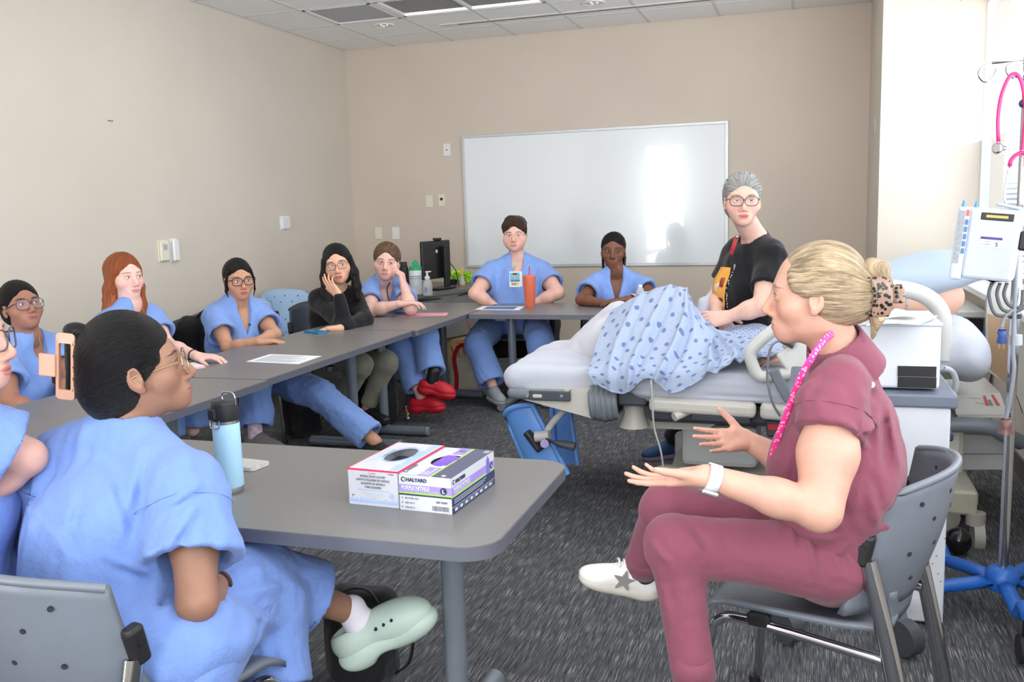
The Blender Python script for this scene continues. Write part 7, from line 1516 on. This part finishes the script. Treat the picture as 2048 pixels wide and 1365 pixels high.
def legs_out():
    d, s, hs = 5.45, 1.02, 1.03; f = fdir(.50, .86, .0); hc, M = face_at(485, 562, d-.06, f, hs, -.03)
    J = dict(hc=hc, M=M, rs=PD(430, 625, 5.42), ls=PD(518, 620, 5.64), re=PD(456, 696, 5.26), le=PD(550, 668, 5.52), rw=PD(516, 684, 5.20), lw=PD(520, 680, 5.38), rh=PD(446, 745, 5.60), lh=PD(505, 738, 5.72), rk=PD(508, 758, 5.14), ra=PD(512, 866, 5.06), lk=PD(640, 790, 5.22), la=PD(752, 884, 5.12))
    sk = skin('skin_tan', (196, 146, 118), (168, 96, 92), (20, 16, 16), .15)
    def hr(B):
        hair_back(HK, .010, (0, -.098, -.035), .036)(B)
        for q in (1, -1): B.hair(B.Cn([(q*.062, .045, .055), (q*.080, .030, .0), (q*.083, .018, -.06), (q*.072, .020, -.10)], [.008, .008, .006, .003], .01), HK, (0, 0, -1), h=.0045, amp=.0005, name='hair_strand')
    B = scrub_person('woman in blue scrubs and thick black glasses with her legs stretched out', J, s, hs, sk, hr, (34, 24, 18), fdir(.8, .6), dict(m=FR_, hw=.0275, hh=.0210, r=.0023, pw=3.0), seed=53, hands=dict(r=dict(d=ARH*.9+AFH*.2, n=(0, 0, -1), curl=(.3, .4, .3)), l=dict(d=-ARH-AFH*.2, n=(0, 0, -1), curl=(.3, .4, .3))), vneck=.12, sr=(.070, .092), arm=.92, pk=dict(thigh=(.100, .088), shin=(.084, .094), end=.90, amp=.007, h=.009) if False else dict(thigh=(.100, .088), shin=(.084, .092), end=.90, amp=.008, disp=pxfold([(600, 770, 690, 830, 11, .010), (640, 770, 720, 850, 11, .010), (560, 790, 660, 860, 11, .009), (620, 830, 700, 880, 10, .008), (500, 780, 520, 850, 8, .010), (540, 770, 560, 850, 8, .010)])), topk=dict(amp=.006))
    b = MB(); b.cyl(PD(499, 650, 5.30), PD(499, 650, 5.28), .009, n=12); attach(b.build('clip_mic', BLK), B.root)
    PINKS = mat('black_shoe_knit', (32, 28, 32), .8, var=.3, vscale=120)
    shoe(B.root, J['la'], ARH*.80-AFH*.45-UP*.12, UP, PINKS, mat('pink_sole', (196, 90, 110), .6, var=.2, vscale=80), 'sneaker', 1.0, h=.007); shoe(B.root, J['ra'], ARH*.80-AFH*.4, UP, mat('grey_knit_shoe', (126, 120, 120), .8, bump=.3), mat('grey_sole2', (150, 144, 142), .6), 'sneaker', 1.02, h=.007, sock=mat('pastel_sock', (214, 190, 206), .9, var=.35, vscale=30))
legs_out()
def red():
    d, s, hs = 4.7, 1.0, 1.0; f = fdir(.80, .60, .03); hc, M = face_at(268, 554, d-.05, f, hs)
    J = dict(hc=hc, M=M, rs=PD(212, 645, 4.60), ls=PD(302, 628, 4.88), re=PD(250, 720, 4.45), le=PD(335, 690, 4.80), rw=PD(330, 718, 4.42), lw=PD(396, 714, 4.62), rh=PD(220, 770, 4.80), lh=PD(285, 760, 4.95), rk=PD(330, 780, 4.45), ra=PD(335, 880, 4.45), lk=PD(385, 765, 4.60), la=PD(385, 860, 4.60))
    sk = skin('skin_very_fair', (232, 190, 178), (196, 132, 126), (170, 116, 84), .3, (92, 60, 48))
    side = [(((.066, .005, .03), (.082, -.01, -.06), (.088, -.01, -.17), (.085, .0, -.30)), (.026, .034, .038, .028)), (((-.06, .02, .03), (-.07, .02, -.06), (-.06, .035, -.15), (-.05, .05, -.22)), (.02, .022, .022, .014)), (((0, -.08, .0), (.02, -.085, -.12), (.03, -.07, -.28)), (.05, .055, .04))]
    B = scrub_person('red haired woman in blue scrubs by the left wall', J, s, hs, sk, hair_long(HR, .012, side, hl=-.004), (88, 110, 120), fdir(1, .3), seed=59, hands=dict(l=dict(d=ARH*.95-AFH*.2, n=(0, 0, -1), curl=(.3, .4, .3))), vneck=.09, sr=(.070, .088), arm=.95)
    b = ring_band(J['le'], J['lw'], .86, .027, .008, .003); attach(b.build('wrist_band', BLK), B.root)
red()
def left_glasses():
    d, s, hs = 4.25, 1.0, 1.0; f = fdir(.74, .60, .26); hc, M = face_at(58, 606, d-.06, f, hs, -.04)
    J = dict(hc=hc, M=M, rs=PD(2, 712, 4.16), ls=PD(104, 690, 4.48), re=PD(22, 800, 4.05), le=PD(138, 760, 4.40), rw=PD(85, 832, 3.95), lw=PD(120, 800, 4.2), rh=PD(20, 835, 4.40), lh=PD(95, 825, 4.55), rk=PD(120, 850, 4.0), ra=PD(120, 940, 4.1), lk=PD(180, 830, 4.2), la=PD(180, 930, 4.2))
    sk = skin('skin_brown', (164, 116, 96), (150, 92, 90), (22, 16, 16), .15)
    B = scrub_person('woman in blue scrubs with blue grey glasses at the left edge, chin lifted', J, s, hs, sk, hair_back(HK, .012, (0, -.10, .0), .045), (40, 28, 22), fdir(1, .3, .3), dict(m=mat('glasses_bluegrey', (54, 62, 82), .3, var=0), hw=.0285, hh=.0245, r=.0019, pw=2.4, cz=-.010), seed=61, vneck=.10, sr=(.076, .096), arm=.98)
    b = MB(); b.tube(bez([B.HW(-.04, .0, -.125), PD(82, 690, 4.26), PD(88, 700, 4.25), PD(82, 678, 4.33)]), .0016, 6); attach(b.build('necklace', mat('gold_wire', (196, 168, 120), .25, 1.0, var=0)), B.root)
left_glasses()
def edge():
    d, s, hs = 1.93, 1.0, 1.0; f = fdir(.96, -.12, .05); hc = PD(-88, 682, d); M = frame(f)
    J = dict(hc=hc, M=M, rs=PD(-62, 850, 1.92), ls=PD(-190, 850, 2.15), re=PD(66, 985, 1.95), le=PD(-150, 1080, 2.2), rw=PD(-70, 985, 2.08), lw=PD(-80, 1050, 2.15), rh=PD(-90, 1230, 1.95), lh=PD(-200, 1220, 2.1), rk=PD(60, 1080, 2.3), ra=PD(60, 1330, 2.3), lk=PD(-20, 1070, 2.4), la=PD(-20, 1330, 2.4))
    J['re'] = PD(54, 915, 1.99); J['rw'] = PD(-60, 1012, 2.0)
    sk = skin('skin_fair_rosy2', (216, 166, 150), (190, 112, 106), (90, 66, 52), .3)
    B = scrub_person('woman at the very left edge, only her nose, glasses and bent arm in view', J, s, hs, sk, hair_back(HM, .014, (0, -.10, -.02), .04), (80, 90, 90), f, dict(m=mat('glasses_clear_grey', (84, 78, 84), .25, var=0), hw=.0275, hh=.022, r=.0020, pw=2.6), seed=67, vneck=.12, sleeve=.66, sr=(.074, .094), hf=.003, shirt=SCRUB, h=.007, arm=1.0)
edge()
def standing():
    d, s, hs = 4.62, 1.10, 1.11; f = fdir(-.16, 1, .0); hc, M = face_at(1488, 401, d-.1, f, hs, .02)
    fz = PZ(1348, 915, .0)
    J = dict(hc=hc, M=M, rs=PD(1474, 496, 4.90), ls=PD(1546, 500, 4.61), re=PD(1436, 592, 4.90), le=PD(1524, 612, 4.46), rw=PD(1432, 628, 4.66), lw=PD(1456, 634, 4.52), rh=PD(1452, 690, 4.86), lh=PD(1525, 690, 4.72), rk=PD(1400, 800, 4.95), ra=V(fz[0], fz[1], .10), lk=PD(1500, 800, 4.85), la=V(fz[0]+.35, fz[1]-.02, .10))
    sk = skin('skin_fair2', (226, 182, 164), (196, 104, 106), (120, 96, 78), .25)
    def hr(B):
        L = [B.E((0, -.020, .036), (.087, .100, .096)), B.E((0, -.04, -.030), (.077, .072, .070), .03), B.E((-.01, -.10, -.03), (.04, .03, .05), .02)]
        L += [B.E((0, .112, -.052), (.067, .085, .128), .008, 's'), B.E((0, .06, -.12), (.10, .08, .08), .01, 's')]+[B.E((q*.088, .006, -.014), (.030, .018, .030), .006, 's') for q in (1, -1)]
        B.hair(L, HG, (0, -.9, -.35), h=.0042, amp=.0018, freq=24)
    bt = fabric('black_tshirt_jersey', (24, 25, 27), wr=.3, scale=10)
    B = scrub_person('grey haired woman standing in a black printed T-shirt behind the bed', J, s, hs, sk, hr, (96, 124, 140), fdir(-.05, 1), dict(m=mat('glasses_tortoise', (58, 36, 32), .3, var=.3, vscale=120), hw=.0290, hh=.0205, r=.0018, pw=2.6), seed=71, shirt=bt, pantm=fabric('black_trousers', (22, 22, 24), wr=.2), vneck=0, arm=1.12, sleeve=.66, sr=(.062, .072), h=.0075, hf=.003,
        hands=dict(l=dict(d=-ARH*.95-UP*.15-AFH*.1, n=-UP*.3+AFH*.6+ARH*.1, curl=(.3, .5, .4), thumb=(.4, .2)), r=dict(d=ARH*.55-UP*.75-AFH*.35, n=AFH*.4+ARH*.5-UP*.1, curl=(.3, .5, .4), thumb=(.5, .1))), face=dict(full=.2), pk=dict(thigh=(.098, .078), shin=(.068, .062), end=.98), topk=dict(loose=.018, g=.013, amp=.005, neck_gap=.012))
    R = B.root; Cc = np.stack([B.a, B.s, B.f], 1)
    # print on the shirt front: an orange panel with an arc of white lettering
    ORG_ = mat('print_orange', (232, 164, 72), .7, var=.05); INKW = mat('print_white', (226, 224, 220), .7, var=0)
    def on(x, y, lift=.010):
        """point on the shirt front: x across, y down from the shoulders"""
        o = B.msh-B.s*y+B.a*x; t0, t1 = .0, .30
        T_ = B.torso(.013, .018)+B.bust(.013)
        for k in range(40):
            p = (o+B.f*(.30-.0075*k))[None, None, :]; dd = float(sdf_eval([(T_, .01)], p)[0, 0])
            if dd < .004: break
        return o+B.f*(.30-.0075*k+lift)
    pts = [[on(-.020+.12*u, .11+.25*v) for u in np.linspace(0, 1, 9)] for v in np.linspace(0, 1, 9)]
    b = MB(); b.quadgrid(lambda u, v: (pts[int(round(v*8))][int(round(u*8))], B.f), 8, 8, .001); pn = attach(b.build('print_panel', ORG_), R)
    for k, (x, y, w_, hh_, cc_) in enumerate(((.02, .19, .03, .05, (150, 60, 52)), (.055, .22, .035, .06, (214, 196, 170)), (.02, .28, .05, .02, (86, 56, 74)), (.060, .30, .04, .025, (150, 60, 52)))):
        b = MB(); b.quadgrid(lambda u, v: (on(x-w_/2+w_*u, y-hh_/2+hh_*v, .0125), B.f), 3, 3, .001); b.build('print_figure', mat('print_tone_%d' % k, cc_, .7), pn)
    def arc_text(body, x0, y0, step, dy, size, down=False):
        for k, ch in enumerate(body):
            if ch == ' ': continue
            x, y = x0+dy[0]*k, y0+dy[1]*k; p = on(x, y, .013); q = on(x+dy[0], y+dy[1], .013); r_ = nrm(q-p); n_ = nrm(B.f+B.a*.2); n_ = nrm(n_-(n_ @ r_)*r_); o = text('print_letter', ch, size, p, np.stack([r_, np.cross(n_, r_), n_], 1), INKW, None, bold=.0006); o.parent = pn
    arc_text("Children's Health", -.042, .09, 1, (.0, .0135), .021); arc_text('WE ARE ONE', -.038, .335, 1, (.0085, .0120), .024)
    b = MB(); b.tube(bez([PD(1474, 472, 4.62), PD(1468, 490, 4.60), PD(1462, 508, 4.62)]), .012, 8, flat=.5); ct_ = attach(b.build('clip_tag', mat('badge_red', (176, 40, 56), .5)), R); b = MB(); b.sph(PD(1474, 474, 4.60), .009, 10, 6); b.build('clip', CHROME, ct_)
    nv = mat('navy_sneaker', (32, 66, 108), .7, var=.2, vscale=60)
    for q in 'rl': shoe(R, J[q+'a'], -ARH*.95-AFH*.25, UP, nv, mat('sneaker_sole_lilac', (150, 120, 150), .6, var=.15), 'sneaker', 1.05, h=.0075)
standing()
# ------------------------------------------------------------------ the other chairs
LB = make_chair('pale blue chair by the left wall, between the thick black glasses and the black sweater', BLUEP, tuple(V(*(PX(572, 700, -3.75)[:2]), 0)), facing(V(1, .1, 0)))
p = PX(606, 640, -3.95); dup(LB, (p[0], p[1], 0), facing(V(.9, -.4, 0)), 'pale blue chair against the wall behind the woman in the black sweater')
DC = make_chair('dark chair of the woman in thick black glasses, black bag on its back', DARKP, tuple(V(*(PD(455, 745, 5.62)[:2]), 0)), facing(V(.95, -.25, 0)))
for (u, v, d, f, lab) in ((772, 660, 6.95, fdir(.3, 1), 'dark chair under the woman in red clogs'), (668, 695, 6.40, fdir(.5, .8), 'dark chair under the woman in the black sweater'), (1030, 650, 7.30, fdir(0, 1), 'dark chair of the short haired person, black jacket on its back'), (1232, 655, 7.15, fdir(0, 1), 'dark chair of the woman with black braids'),
                          (250, 765, 4.92, fdir(.75, .6), 'dark chair under the red haired woman'), (55, 830, 4.52, fdir(.75, .6), 'dark chair under the woman with blue grey glasses'), (-150, 1240, 2.05, fdir(.8, -.3), 'dark chair at the very left edge')):
    p = PD(u, v, d); dup(DC, (p[0], p[1], 0), facing(V(f[0], f[1], 0)), lab)
t = thing('black_jacket', 'black jacket hung on the chair behind the short haired person', 'jacket', tuple(PD(1085, 660, 7.35))); wv = waves(77, 30)
attach(solid('cloth', [([bx(PD(1040, 650, 7.52), (.56, .10, .55), None, .05, .03), bx(PD(1104, 672, 7.40), (.10, .22, .50), None, .05, .03)], .01)], .012, BAG, None, (), lambda P: .012*wv(P)), t)
p = PD(402, 695, 5.72); t = thing('hanging_bag', 'black bag hanging on the chair back behind the woman in thick black glasses', 'bag', tuple(p)); wv = waves(78, 30)
attach(solid('bag_body', [([bx(p, (.16, .34, .42), R3(0, .1, 0), .06, .03)], .01)], .011, BAG, None, (), lambda P: .012*wv(P)+.005*np.abs(waves(9, 60)(P))), t)
b = MB(); b.tube(bez([p+V(.06, -.1, .2), p+V(.12, -.08, .25), p+V(.12, .08, .25), p+V(.06, .1, .2)]), .014, 8, flat=.4); attach(b.build('strap', BLK), t)
